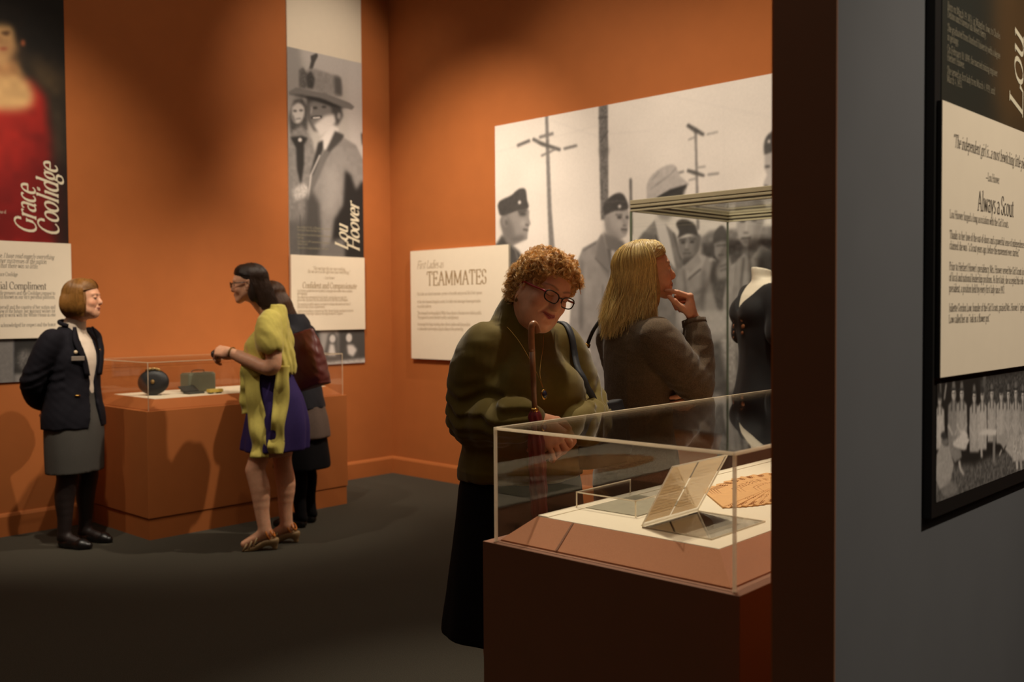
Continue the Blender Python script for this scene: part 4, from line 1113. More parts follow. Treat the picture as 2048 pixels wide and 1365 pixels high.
def scout(x, top, w, hem, hat=1, tone=176, hl=0):
    h = hem - top
    g([(x - w * .5, top + .34 * h), (x - w * .12, top + .27 * h), (x + w * .12, top + .27 * h), (x + w * .5, top + .34 * h), (x + w * .55, top + .66 * h), (x + w * .5, hem), (x - w * .5, hem), (x - w * .55, top + .66 * h)], tone, soft=1, tex=.14, cell=3, seed=int(x))
    g([(x - w * .2, top + .30 * h), (x, top + .6 * h), (x + w * .2, top + .30 * h), (x + w * .1, top + .9 * h), (x - w * .1, top + .9 * h)], tone * 1.12, soft=1, alpha=.6)
    p.line([(x - w * .18, top + .28 * h), (x - w * .2, top + .42 * h)], w * .09, 60); p.line([(x + w * .18, top + .28 * h), (x + w * .2, top + .42 * h)], w * .09, 60)
    p.ell(x, top + .19 * h, w * .19, h * .085, 212, soft=1); p.poly([(x, top + .12 * h), (x + w * .2, top + .14 * h), (x + w * .19, top + .25 * h), (x + w * .04, top + .27 * h)], 120, soft=1, alpha=.6); p.ell(x - w * .08, top + .17 * h, w * .05, h * .008, 70, soft=0); p.ell(x + w * .06, top + .17 * h, w * .05, h * .008, 70, soft=0); p.line([(x - w * .1, top + .2 * h), (x + w * .02, top + .2 * h)], h * .012, 90); p.line([(x - w * .1, top + .24 * h), (x + w * .04, top + .24 * h)], h * .01, 110)
    if hat: p.ell(x - w * .02, top + .11 * h, w * .32, h * .022, 50, soft=0); g([(x - w * .17, top + .10 * h), (x - w * .12, top), (x + w * .1, top), (x + w * .17, top + .10 * h)], 118, soft=1)
    else: p.ell(x, top + .1 * h, w * .22, h * .06, 60, soft=1)
    p.line([(x - w * .5, top + .62 * h), (x - w * .1, top + .76 * h)], w * .16, 196); p.line([(x + w * .5, top + .62 * h), (x + w * .1, top + .76 * h)], w * .16, 188)
scout(1880, 780, 17, 900, 0, 190); scout(1908, 763, 22, 905, 1, 140); scout(1924, 764, 20, 900, 1, 165); scout(1949, 770, 18, 905, 1, 176); scout(1965, 768, 17, 900, 0, 186); scout(1984, 768, 16, 885, 1, 176); scout(2003, 770, 19, 888, 0, 182); scout(2017, 768, 14, 892, 1, 170); scout(2032, 763, 15, 900, 1, 176); scout(2046, 770, 14, 895, 1, 160)
g([(1906, 886), (1926, 866), (1940, 880), (1930, 900), (1908, 896)], 214, soft=1, tex=.1); g([(1920, 864), (1930, 862), (1938, 874), (1930, 876)], 220, soft=1)
g([(1957, 868), (1972, 858), (1994, 860), (1992, 872), (1958, 870)], 220, soft=1); p.line([(1962, 872), (1964, 916)], 4, 190); p.line([(1989, 872), (1988, 925)], 5, 140)
g([(1995, 876), (2008, 866), (2012, 890), (2008, 900)], 168, soft=1); g([(2010, 900), (2022, 870), (2030, 868), (2026, 918)], 184, soft=1, tex=.15); g([(2026, 884), (2048, 866), (2060, 880), (2060, 920), (2026, 924)], 188, soft=1, tex=.3, cell=3); p.line([(2004, 900), (1999, 912)], 2.5, 200)
g([(1874, 910), (1882, 890), (1900, 892), (1908, 930), (1900, 970), (1880, 980), (1872, 960)], 168, soft=1, tex=.12); p.ell(1890, 884, 7, 9, 120, soft=1); p.ell(1888, 872, 6, 8, 60, soft=1); g([(1900, 890), (1922, 900), (1924, 915), (1910, 926), (1902, 910)], 140, soft=1, tex=.2); p.line([(1919, 922), (1921, 938), (1928, 950)], 4, 200); g([(1882, 982), (1898, 964), (1914, 968), (1916, 988), (1890, 996)], 130, soft=2, tex=.15)
p.line([(2034, 922), (2035, 940)], 4, 206); p.line([(2042, 920), (2043, 940)], 4, 180)
p.grain(.02, 1.5, 41); p.build('lower_photograph', b3, frame_part, off=0.0215)
# ------------------------------------------------------------------ bodies grown as smooth implicit surfaces
def rotm(rx=0, ry=0, rz=0):
    """degrees; applied x, then y, then z"""
    return np.array(Euler((math.radians(rx), math.radians(ry), math.radians(rz)), 'XYZ').to_matrix())

class Sdf:
    def __init__(s, lo, hi, h):
        s.lo = np.array(lo, float); s.h = h
        s.n = np.ceil((np.array(hi) - s.lo) / h).astype(int) + 1
        s.F = np.full(tuple(s.n), 1.0, np.float32)
    def sub(s, lo, hi):
        a = np.maximum(np.floor((np.array(lo) - s.lo) / s.h).astype(int), 0)
        b = np.minimum(np.ceil((np.array(hi) - s.lo) / s.h).astype(int) + 1, s.n)
        if np.any(b <= a): return None
        g = [(np.arange(a[i], b[i]) * s.h + s.lo[i]).astype(np.float32) for i in range(3)]
        X, Y, Z = np.meshgrid(*g, indexing='ij', sparse=True)
        return (slice(a[0], b[0]), slice(a[1], b[1]), slice(a[2], b[2])), X, Y, Z
    def mix(s, sl, d, k, mode):
        A = s.F[sl]
        if mode == 'sub':
            d = -d
            h = np.maximum(k - np.abs(A - d), 0) / k
            s.F[sl] = np.maximum(A, d) + h * h * k * 0.25
        else:
            h = np.maximum(k - np.abs(A - d), 0) / k
            s.F[sl] = np.minimum(A, d) - h * h * k * 0.25
    def cone(s, a, b, ra, rb, k=0.01, mode='add'):
        a = np.asarray(a, float); b = np.asarray(b, float)
        m = max(ra, rb) + k + 2 * s.h
        r = s.sub(np.minimum(a, b) - m, np.maximum(a, b) + m)
        if r is None: return
        sl, X, Y, Z = r
        ab = b - a; L2 = ab @ ab + 1e-12
        px, py, pz = X - a[0], Y - a[1], Z - a[2]
        t = np.clip((px * ab[0] + py * ab[1] + pz * ab[2]) / L2, 0, 1)
        d = np.sqrt((px - t * ab[0]) ** 2 + (py - t * ab[1]) ** 2 + (pz - t * ab[2]) ** 2) - (ra + (rb - ra) * t)
        s.mix(sl, d, k, mode)
    def chain(s, P, R, k=0.01, smooth=0, mode='add'):
        P = np.asarray(P, float); R = np.broadcast_to(np.asarray(R, float), (len(P),))
        if smooth:
            Q = catmull(np.c_[P, R], smooth); P, R = Q[:, :3], Q[:, 3]
        for i in range(len(P) - 1):
            s.cone(P[i], P[i + 1], R[i], R[i + 1], k, mode)
    def ell(s, c, r, rot=None, k=0.01, mode='add'):
        c = np.asarray(c, float); r = np.asarray(r, float)
        m = (r.max() if rot is not None else r) + k + 2 * s.h
        q = s.sub(c - m, c + m)
        if q is None: return
        sl, X, Y, Z = q
        X, Y, Z = X - c[0], Y - c[1], Z - c[2]
        if rot is not None:
            R = rot
            X, Y, Z = X * R[0, 0] + Y * R[1, 0] + Z * R[2, 0], X * R[0, 1] + Y * R[1, 1] + Z * R[2, 1], X * R[0, 2] + Y * R[1, 2] + Z * R[2, 2]
        k0 = np.sqrt((X / r[0]) ** 2 + (Y / r[1]) ** 2 + (Z / r[2]) ** 2) + 1e-6
        k1 = np.sqrt((X / r[0] ** 2) ** 2 + (Y / r[1] ** 2) ** 2 + (Z / r[2] ** 2) ** 2) + 1e-6
        s.mix(sl, (k0 * (k0 - 1) / k1).astype(np.float32), k, mode)
    def loft(s, secs, k=0.02, mode='add', wob=None):
        """secs: (z, cx, cy, rx, ry[, n]) elliptical sections stacked along z; wob(theta, z) -> relative radius change"""
        S = np.array([list(q) + [2.0] * (6 - len(q)) for q in secs], float)
        S = S[np.argsort(S[:, 0])]
        rm = max(S[:, 3].max(), S[:, 4].max()) * 1.15 + k + 2 * s.h
        lo = [S[:, 1].min() - rm, S[:, 2].min() - rm, S[0, 0] - k - 2 * s.h]
        hi = [S[:, 1].max() + rm, S[:, 2].max() + rm, S[-1, 0] + k + 2 * s.h]
        q = s.sub(lo, hi)
        if q is None: return
        sl, X, Y, Z = q
        z = Z.ravel()
        zz = np.linspace(S[0, 0], S[-1, 0], 80)
        def ip(c):                       # smooth interpolation
            t = np.interp(zz, S[:, 0], np.arange(len(S)))
            i = np.clip(t.astype(int), 0, len(S) - 2); f = t - i
            v = S[:, c]
            p0 = v[np.maximum(i - 1, 0)]; p1 = v[i]; p2 = v[i + 1]; p3 = v[np.minimum(i + 2, len(S) - 1)]
            y = 0.5 * (2 * p1 + (p2 - p0) * f + (2 * p0 - 5 * p1 + 4 * p2 - p3) * f * f + (3 * p1 - p0 - 3 * p2 + p3) * f ** 3)
            return np.interp(z, zz, y)[None, None, :].astype(np.float32)
        cx, cy, rx, ry, n = [ip(c) for c in (1, 2, 3, 4, 5)]
        dx, dy = X - cx, Y - cy
        if wob is not None:
            w = 1 + wob(np.arctan2(dy, dx), Z)
            rx = rx * w; ry = ry * w
        if np.ptp(S[:, 5]) < 1e-6 and abs(S[0, 5] - 2) < 1e-6:
            u = np.sqrt((dx / rx) ** 2 + (dy / ry) ** 2)
            g = np.sqrt((dx / rx ** 2) ** 2 + (dy / ry ** 2) ** 2) + 1e-6
            d = np.where(u > 1e-3, u * (u - 1) / g, -np.minimum(rx, ry))
        else:
            u = (np.abs(dx / rx) ** n + np.abs(dy / ry) ** n) ** (1 / n)
            d = (u - 1) * np.minimum(rx, ry)
        d = np.maximum(d, np.maximum(S[0, 0] - Z, Z - S[-1, 0]))
        s.mix(sl, d.astype(np.float32), k, mode)
    def cut(s, fn):
        """keep where fn(X, Y, Z) < 0"""
        g = [(np.arange(s.n[i]) * s.h + s.lo[i]).astype(np.float32) for i in range(3)]
        X, Y, Z = np.meshgrid(*g, indexing='ij', sparse=True)
        s.F = np.maximum(s.F, fn(X, Y, Z)).astype(np.float32)
    def warp(s, fn):
        """add a displacement fn(X, Y, Z) to the field near the surface"""
        i = np.nonzero(np.abs(s.F) < 4 * s.h + 0.03)
        P = [i[a] * s.h + s.lo[a] for a in range(3)]
        s.F[i] += fn(*P).astype(np.float32)
    def push_out(s, P, gap):
        """move points that lie inside the surface out along the gradient"""
        if not hasattr(s, 'G'): s.G = np.gradient(np.clip(s.F, -.05, .03))
        gx, gy, gz = s.G
        for _ in range(3):
            i = np.clip(np.round((P - s.lo) / s.h).astype(int), 0, s.n - 1)
            ix = (i[:, 0], i[:, 1], i[:, 2])
            d = s.F[ix]
            g = np.stack([gx[ix], gy[ix], gz[ix]], 1)
            g /= np.linalg.norm(g, axis=1, keepdims=True) + 1e-9
            m = d < gap
            P = P + np.where(m, gap - d, 0)[:, None] * g
        return P
    def mesh(s):
        F = s.F
        ins = F < 0
        c = ins[:-1, :-1, :-1].astype(np.int8)
        tot = np.zeros(c.shape, np.int8)
        offs = [(i, j, k) for i in (0, 1) for j in (0, 1) for k in (0, 1)]
        N = F.shape
        sl = lambda o: tuple(slice(o[a], N[a] - 1 + o[a]) for a in range(3))
        for o in offs: tot += ins[sl(o)]
        act = np.nonzero((tot > 0) & (tot < 8))
        A = np.stack(act, 1)
        val = np.stack([F[A[:, 0] + o[0], A[:, 1] + o[1], A[:, 2] + o[2]] for o in offs], 1)
        O = np.array(offs, float)
        acc = np.zeros((len(A), 3)); cnt = np.zeros(len(A))
        for p in range(8):
            for q in range(p + 1, 8):
                if np.abs(O[p] - O[q]).sum() != 1: continue
                a, b = val[:, p], val[:, q]
                m = (a < 0) != (b < 0)
                t = np.where(m, a / np.where(m, a - b, 1), 0)
                acc += np.where(m[:, None], O[p] + t[:, None] * (O[q] - O[p]), 0)
                cnt += m
        V = (A + acc / cnt[:, None]) * s.h + s.lo
        idx = np.full(tot.shape, -1, np.int32)
        idx[act] = np.arange(len(A))
        Q = []
        for ax in range(3):
            b_, c_ = [(1, 2), (2, 0), (0, 1)][ax]
            s0 = [slice(None)] * 3; s1 = [slice(None)] * 3
            s0[ax] = slice(0, N[ax] - 1); s1[ax] = slice(1, N[ax])
            for a_ in (b_, c_):
                s0[a_] = slice(1, N[a_] - 1); s1[a_] = slice(1, N[a_] - 1)
            i0 = ins[tuple(s0)]; i1 = ins[tuple(s1)]
            for sgn, mk in ((1, i0 & ~i1), (-1, ~i0 & i1)):
                e = np.stack(np.nonzero(mk), 1)
                if not len(e): continue
                e[:, b_] += 1; e[:, c_] += 1
                def at_(db, dc):
                    q = e.copy(); q[:, b_] += db; q[:, c_] += dc
                    return idx[q[:, 0], q[:, 1], q[:, 2]]
                f = np.stack([at_(-1, -1), at_(0, -1), at_(0, 0), at_(-1, 0)], 1)
                Q.append(f if sgn > 0 else f[:, ::-1])
        Q = np.concatenate(Q)
        Q = Q[(Q >= 0).all(1)]
        return V, Q

def vnormals(V, F):
    n = np.cross(V[F[:, 2]] - V[F[:, 0]], V[F[:, 3]] - V[F[:, 1]])
    N = np.zeros_like(V)
    for i in range(4): np.add.at(N, F[:, i], n)
    return N / (np.linalg.norm(N, axis=1, keepdims=True) + 1e-12)
def relax(V, F, it=2, lam=0.5):
    for _ in range(it):
        S = np.zeros_like(V); c = np.zeros(len(V))
        for i in range(4):
            np.add.at(S, F[:, i], V[F[:, (i + 1) % 4]] + V[F[:, (i - 1) % 4]]); np.add.at(c, F[:, i], 2)
        V = V + lam * (S / np.maximum(c, 1)[:, None] - V)
    return V
def join(parts):
    V = []; F = []; Cc = []; n = 0
    for v, f, c in parts:
        V.append(v); F.append(f + n); Cc.append(np.broadcast_to(c, (len(v), 3))); n += len(v)
    return np.concatenate(V), np.concatenate(F), np.concatenate(Cc)

SKIN = np.array((226, 170, 136.0))
def blend(c, P, centre, r, col, amt=1.0):
    d = (((P - np.asarray(centre)) / np.asarray(r)) ** 2).sum(1)
    w = (np.exp(-d * 1.6) * amt)[:, None]
    return c * (1 - w) + np.asarray(col, float) * w

def head(full=0.0, eyes='open', lips=(176, 84, 76), skin=SKIN, brow=(120, 88, 62), h=0.0022, age=0.0, neck=0.15, neck_r=0.052, smile=0.0, nose=1.0, neck_dir=(0, -0.30, -1), jaw=0.0):
    """face looks along +Y, z=0 at eye level"""
    s = Sdf((-0.115, -0.155, -0.15 - neck), (0.115, 0.145, 0.135), h)
    s.ell((0, -0.016, 0.034), (0.0735, 0.092, 0.080), k=.02)
    s.ell((0, 0.022, 0.010), (0.064, 0.066, 0.070), k=.03)
    s.ell((0, 0.022, -0.040), (0.056 + .006 * full, 0.058, 0.062), k=.03)
    for x in (-1, 1):
        s.cone((x * .050, -.004, -.045), (x * .020, .062, -.094), .020 + .006 * full, .016 + .004 * full, k=.025)
        s.ell((x * .036, .056, -.034), (.024 + .004 * full, .022, .024 + .004 * full), k=.02)
        s.ell((x * .027, .074, .021), (.024, .012, .008), rot=rotm(0, 0, -x * 14), k=.014)
        if full > .3:
            s.ell((x * .034, .040, -.078), (.026, .026, .022), k=.025)
    s.ell((0, .066, -.096), (.020, .018, .016), k=.02)
    if full > .3: s.ell((0, .030, -.108), (.040, .042, .022), k=.03)
    s.ell((0, .070, -.062), (.030, .020, .026), k=.02)
    # eye sockets, then lids
    for x in (-1, 1):
        s.ell((x * .031, .094, .001), (.019, .014, .0115), k=.012, mode='sub')
    # nose
    s.chain([(0, .076, .014), (0, .084, -.006), (0, .094 + .008 * (nose - 1), -.025), (0, .097 + .010 * (nose - 1), -.033)], [.0070, .0080, .0098 * (.6 + .4 * nose), .0102 * nose], k=.012, smooth=2)
    for x in (-1, 1):
        s.ell((x * .0110, .0865, -.0355), (.0080, .0100, .0072), k=.006)
        s.ell((x * .0055, .0935, -.0425), (.0032, .0048, .003), k=.003, mode='sub')
    # mouth
    sm = smile * .006
    for x in (-1, 1):
        s.cone((0, .0885, -.0610), (x * .021, .0795, -.0640 + sm), .0056, .0026, k=.006)
        s.cone((0, .0865, -.0720), (x * .019, .0785, -.0670 + sm), .0066, .0028, k=.006)
        s.cone((0, .0975, -.0664), (x * .024, .0860, -.0655 + sm), .0016, .0016, k=.0035, mode='sub')
        if age > 0:  # lines from the nose to the mouth
            s.cone((x * .019, .0895, -.036), (x * .031, .078, -.064), .0022, .0022, k=.010, mode='sub')
    s.cone((-.008, .092, -.0815), (.008, .092, -.0815), .004, .004, k=.012, mode='sub')
    for x in (-1, 1):
        if eyes == 'down':
            s.ell((x * .031, .0755, .000), (.0165, .0135, .0125), k=.004)
        else:
            s.ell((x * .031, .0755, .0035), (.0160, .0130, .0120), k=.004)
            s.ell((x * .031, .0940, -.0015), (.0135, .0110, .0048), k=.002, mode='sub')
    # ears
    for x in (-1, 1):
        s.ell((x * .0755, -.012, -.006), (.0075, .017, .030), rot=rotm(12, x * 10, -x * 18), k=.006)
        s.ell((x * .0845, -.006, -.003), (.006, .009, .017), rot=rotm(12, x * 10, -x * 18), k=.005, mode='sub')
        s.ell((x * .0725, -.004, -.034), (.006, .008, .009), k=.005)
    # neck
    nd = np.array(neck_dir, float); nd /= np.linalg.norm(nd)
    a = np.array([0, -.022, -.055])
    s.cone(a, a + nd * (neck + .06), neck_r + .004, neck_r + .006, k=.03)
    V, F = s.mesh()
    V = relax(V, F, 1, .4)
    c = np.broadcast_to(skin, V.shape).copy()
    red = skin * np.array((.97, .80, .76)); dark = skin * np.array((.78, .70, .66))
    for x in (-1, 1):
        c = blend(c, V, (x * .042, .064, -.034), (.026, .026, .022), red, .55)
        c = blend(c, V, (x * .031, .082, -.012), (.018, .014, .007), dark, .35)
        c = blend(c, V, (x * .031, .086, .006), (.017, .012, .008), dark, .40 if eyes == 'down' else .35)
        for t in np.linspace(0, 1, 6):
            c = blend(c, V, (x * (.014 + .034 * t), .088 - .018 * t * t, .0195 + .006 * math.sin(t * 2.4)), (.007, .012, .0032), brow, .75)
    c = blend(c, V, (0, .099, -.034), (.013, .012, .010), red, .5)
    for x in (-1, 1):
        c = blend(c, V, (x * .0055, .0945, -.0435), (.0040, .005, .0032), skin * .35, .9)
        for t in np.linspace(0, 1, 5):
            c = blend(c, V, (x * .020 * t, .093 - .010 * t * t, -.0620 - .001 * t + sm * t), (.006, .012, .0030), lips, .85)
            c = blend(c, V, (x * .018 * t, .092 - .010 * t * t, -.0715 + .0035 * t + sm * t), (.006, .012, .0042), lips, .85)
    for x in (-1, 1):
        for t in np.linspace(0, 1, 6):
            c = blend(c, V, (x * .023 * t, .094 - .010 * t * t, -.0664 + sm * t), (.0045, .010, .0011), np.array(lips) * .45, .9)
    if eyes == 'down':
        for x in (-1, 1):
            for t in np.linspace(-1, 1, 9):
                c = blend(c, V, (x * .031 + t * .0145, .0885 - .007 * t * t, -.0070 + .0035 * t * t), (.0030, .008, .0014), (52, 34, 26), .9)
    return V, F, c

def place(V, R, t):
    return V @ np.asarray(R).T + np.asarray(t)
def head_matrix(yaw=0, pitch=0, roll=0):
    """yaw to own left positive, pitch up positive, roll: tilt towards own left positive"""
    return rotm(0, 0, yaw) @ rotm(pitch, 0, 0) @ rotm(0, -roll, 0)

# fingers: base on the palm (x, y), segment lengths, radius
def hand(side='R', curls=None, h=0.0019, skin=SKIN, scale=1.0, thumb=(35, -20, 20, 20), spread=1.0, wrist=0.026, wrist_r=(.026, .021)):
    """fingers along +Y, palm faces -Z; the thumb is on -X for a right hand. curls: five (mcp, pip, dip) tuples, index..little"""
    m = 1 if side == 'R' else -1
    curls = curls or [(15, 25, 15)] * 4
    s = Sdf((-.11, -wrist - .02, -.13), (.11, .21, .07), h)
    s.cone((0, -wrist, 0), (0, .005, 0), wrist_r[0] + .001, wrist_r[0] - .003, k=.01)
    # palm
    base = [(-.030, .088, .0), (-.0095, .092, .003), (.011, .088, .002), (.030, .078, -.002)]
    L = [(.044, .026, .020), (.049, .029, .021), (.045, .027, .021), (.034, .021, .018)]
    Rr = [.0092, .0095, .0090, .0080]
    for i, (bx, by, bz) in enumerate(base):
        s.cone((bx * .55, .010, -.002), (bx, by, bz), .0150, .0118, k=.014)
    s.ell((0, .045, -.004), (.038, .045, .0135), k=.012)
    s.ell((-.026, .035, -.012), (.017, .032, .015), rot=rotm(0, 0, 18), k=.012)   # thenar
    s.ell((.027, .032, -.010), (.013, .034, .013), k=.012)
    knots = []
    for i in range(4):
        p = np.array(base[i], float)
        az = math.radians((-8, -2, 4, 11)[i] * spread)
        a = 0.0
        pts = [p]; rad = [Rr[i] * 1.12]
        for j in range(3):
            a += math.radians(curls[i][j])
            d = np.array([math.sin(az) * math.cos(a), math.cos(az) * math.cos(a), -math.sin(a)])
            p = p + d * L[i][j]
            pts.append(p); rad.append(Rr[i] * (1.02, .93, .78)[j])
        for j in range(3):
            s.cone(pts[j], pts[j + 1], rad[j], rad[j + 1], k=.0035)
        knots.append((pts, d))
    # thumb
    ab, dn, c1, c2 = thumb
    p = np.array([-.026, .020, -.008]); pts = [p]
    a = math.radians(ab); e = math.radians(dn)
    for j, l in enumerate((.044, .033, .026)):
        d = np.array([-math.sin(a) * math.cos(e), math.cos(a) * math.cos(e), math.sin(e)])
        p = p + d * l; pts.append(p)
        a -= math.radians((c1, c2, 0)[j])
    for j, (r0, r1) in enumerate(((.0150, .0112), (.0112, .0104), (.0104, .0082))):
        s.cone(pts[j], pts[j + 1], r0, r1, k=.006)
    knots.append((pts, d))
    V, F = s.mesh()
    c = np.broadcast_to(skin, V.shape).copy()
    red = skin * np.array((.96, .80, .74))
    for pts, d in knots:
        for q in pts[:-1]:
            c = blend(c, V, q, (.011, .011, .011), red, .35)
        c = blend(c, V, pts[-1], (.010, .012, .010), red, .5)
        up = np.cross(np.cross(d, (0, 0, 1)), d); up /= np.linalg.norm(up) + 1e-9
        c = blend(c, V, pts[-1] + up * .008 - d * .002, (.0055, .0065, .005), (226, 178, 160), .7)
    V = V * scale
    if m < 0:
        V = V * np.array((-1, 1, 1)); F = F[:, ::-1]
    return V, F, c
def frame3(y, zhint):
    """rotation whose columns are x, y, z with y along the given direction and z near the hint"""
    y = np.asarray(y, float); y /= np.linalg.norm(y)
    z = np.asarray(zhint, float); z = z - y * (z @ y); z /= np.linalg.norm(z)
    x = np.cross(y, z)
    return np.stack([x, y, z], 1)

def folds(scale, amp, seed=0, stretch=(1, 1, 1)):
    r = np.random.default_rng(seed)
    W = [(r.normal(size=3) * np.array(stretch) * scale * f, r.random() * 6.28, 1 / f) for f in (1, 1.7, 2.6) for _ in range(3)]
    def fn(X, Y, Z):
        o = 0
        for w, ph, a in W: o = o + a * np.sin(X * w[0] + Y * w[1] + Z * w[2] + ph)
        return o * amp / 3
    return fn

def strands(name, roots, mid_fn, n, radius, mat_, parent, steps=14, taper=.4):
    """hair drawn as real strands: mid_fn(i) -> (k,3) polyline"""
    P = []; sizes = []
    for i in range(n):
        q = mid_fn(i)
        if q is None: continue
        P.append(q); sizes.append(len(q))
    P = np.concatenate(P).astype(np.float32)
    cu = bpy.data.hair_curves.new(name)
    cu.add_curves(sizes)
    cu.attributes['position'].data.foreach_set('vector', P.ravel())
    rad = np.concatenate([radius * (1 - (1 - taper) * np.linspace(0, 1, k) ** 2) for k in sizes]).astype(np.float32)
    at = cu.attributes.get('radius') or cu.attributes.new('radius', 'FLOAT', 'POINT')
    at.data.foreach_set('value', rad)
    cu.materials.append(mat_)
    return new_obj(name, cu, parent)

def mat_hair(name, rgb, var=.35, rough=.38, spec=.45):
    m = mat(name, rgb, rough, spec=spec)
    nt = m.node_tree; b = nt.nodes['Principled BSDF']
    hi = nt.nodes.new('ShaderNodeHairInfo')
    r = nt.nodes.new('ShaderNodeValToRGB')
    c = lin(rgb)
    r.color_ramp.elements[0].color = (*(c * (1 - var)), 1)
    r.color_ramp.elements[1].color = (*np.clip(c * (1 + var), 0, 1), 1)
    nt.links.new(hi.outputs['Random'], r.inputs['Fac'])
    nt.links.new(r.outputs['Color'], b.inputs['Base Color'])
    return m
M['skin'] = mat_attr('skin', 0.48, sss=0.25, spec=0.35, bump=0.12, bscale=700)
_n = M['skin'].node_tree
_a = [q for q in _n.nodes if q.type == 'ATTRIBUTE'][0]
_t = _n.nodes.new('ShaderNodeTexNoise'); _t.inputs['Scale'].default_value = 55; _t.inputs['Detail'].default_value = 5
_o = _n.nodes.new('ShaderNodeTexCoord'); _n.links.new(_o.outputs['Object'], _t.inputs['Vector'])
_r = _n.nodes.new('ShaderNodeMapRange'); _r.inputs[3].default_value = .82; _r.inputs[4].default_value = 1.14
_n.links.new(_t.outputs['Fac'], _r.inputs[0])
_v = _n.nodes.new('ShaderNodeVectorMath'); _v.operation = 'SCALE'
_n.links.new(_a.outputs['Color'], _v.inputs[0]); _n.links.new(_r.outputs[0], _v.inputs['Scale'])
_n.links.new(_v.outputs[0], _n.nodes['Principled BSDF'].inputs['Base Color'])
# ------------------------------------------------------------------ people
def cloth(name, s, m, root, it=2, lam=.5):
    V, F = s.mesh()
    V = relax(V, F, it, lam)
    return mesh_np(name, V, F, m, root)
def skin_mesh(name, parts, root):
    V, F, c = join(parts)
    return mesh_np(name, V, F, M['skin'], root, True, lin(np.clip(c, 0, 255)))
def plain(s, skin=SKIN, it=1):
    V, F = s.mesh()
    return relax(V, F, it), F, skin
def placed_head(R, t, sc=1.0, target=(0, -.02, 1.36), **k):
    """head placed by rotation R and centre t; its neck runs to the target on the torso"""
    a = np.array([0, -.022, -.055])
    d = (R.T @ (np.array(target) - np.array(t))) / sc - a
    V, F, c = head(neck=np.linalg.norm(d) - .05, neck_dir=d, **k)
    return place(V * sc, R, t), F, c
def eyes(R, t, sc, root, iris=(70, 96, 104)):
    me = None
    for x in (-1, 1):
        V, F = [], []
        n, m_ = 16, 12
        for i in range(m_ + 1):
            a = math.pi * i / m_
            for j in range(n):
                b = 2 * math.pi * j / n
                V.append((math.sin(a) * math.cos(b), math.cos(a), math.sin(a) * math.sin(b)))
        for i in range(m_):
            for j in range(n):
                F.append((i * n + j, (i + 1) * n + j, (i + 1) * n + (j + 1) % n, i * n + (j + 1) % n))
        V = np.array(V); F = np.array(F)
        c = np.where(V[:, 1:2] > .955, np.array([[12, 10, 10]]), np.where(V[:, 1:2] > .84, np.array([iris]), np.array([[206, 196, 186]])))
        P = V * .0112 + np.array((x * .031, .0760, -.0005))
        if 'eye' not in M: M['eye'] = mat_attr('eye', .12, spec=.6)
        mesh_np('eye', place(P * sc, R, t), F, M['eye'], root, True, lin(c))
o_field = {}
def hair_cap(root, R, t, sc, m, blobs, subs, name='hair', h=.0045, lump=None, cuts=()):
    s = Sdf((-.17, -.20, -.30), (.17, .17, .19), h)
    for b in blobs:
        s.ell(b[0], b[1], rot=(rotm(*b[2]) if len(b) > 2 else None), k=.03)
    for b in subs: s.ell(b[0], b[1], rot=(rotm(*b[2]) if len(b) > 2 else None), k=.012, mode='sub')
    for c in cuts: s.cut(c)
    if lump is not None: s.warp(lump)
    V, F = s.mesh()
    V = relax(V, F, 2)
    N = vnormals(V, F)
    o = mesh_np(name, place(V * sc, R, t), F, m, root)
    o_field[o.name] = s
    return o, V, N
CR = np.array((.0735, .092, .080)); CC = np.array((0, -.016, .034))     # cranium
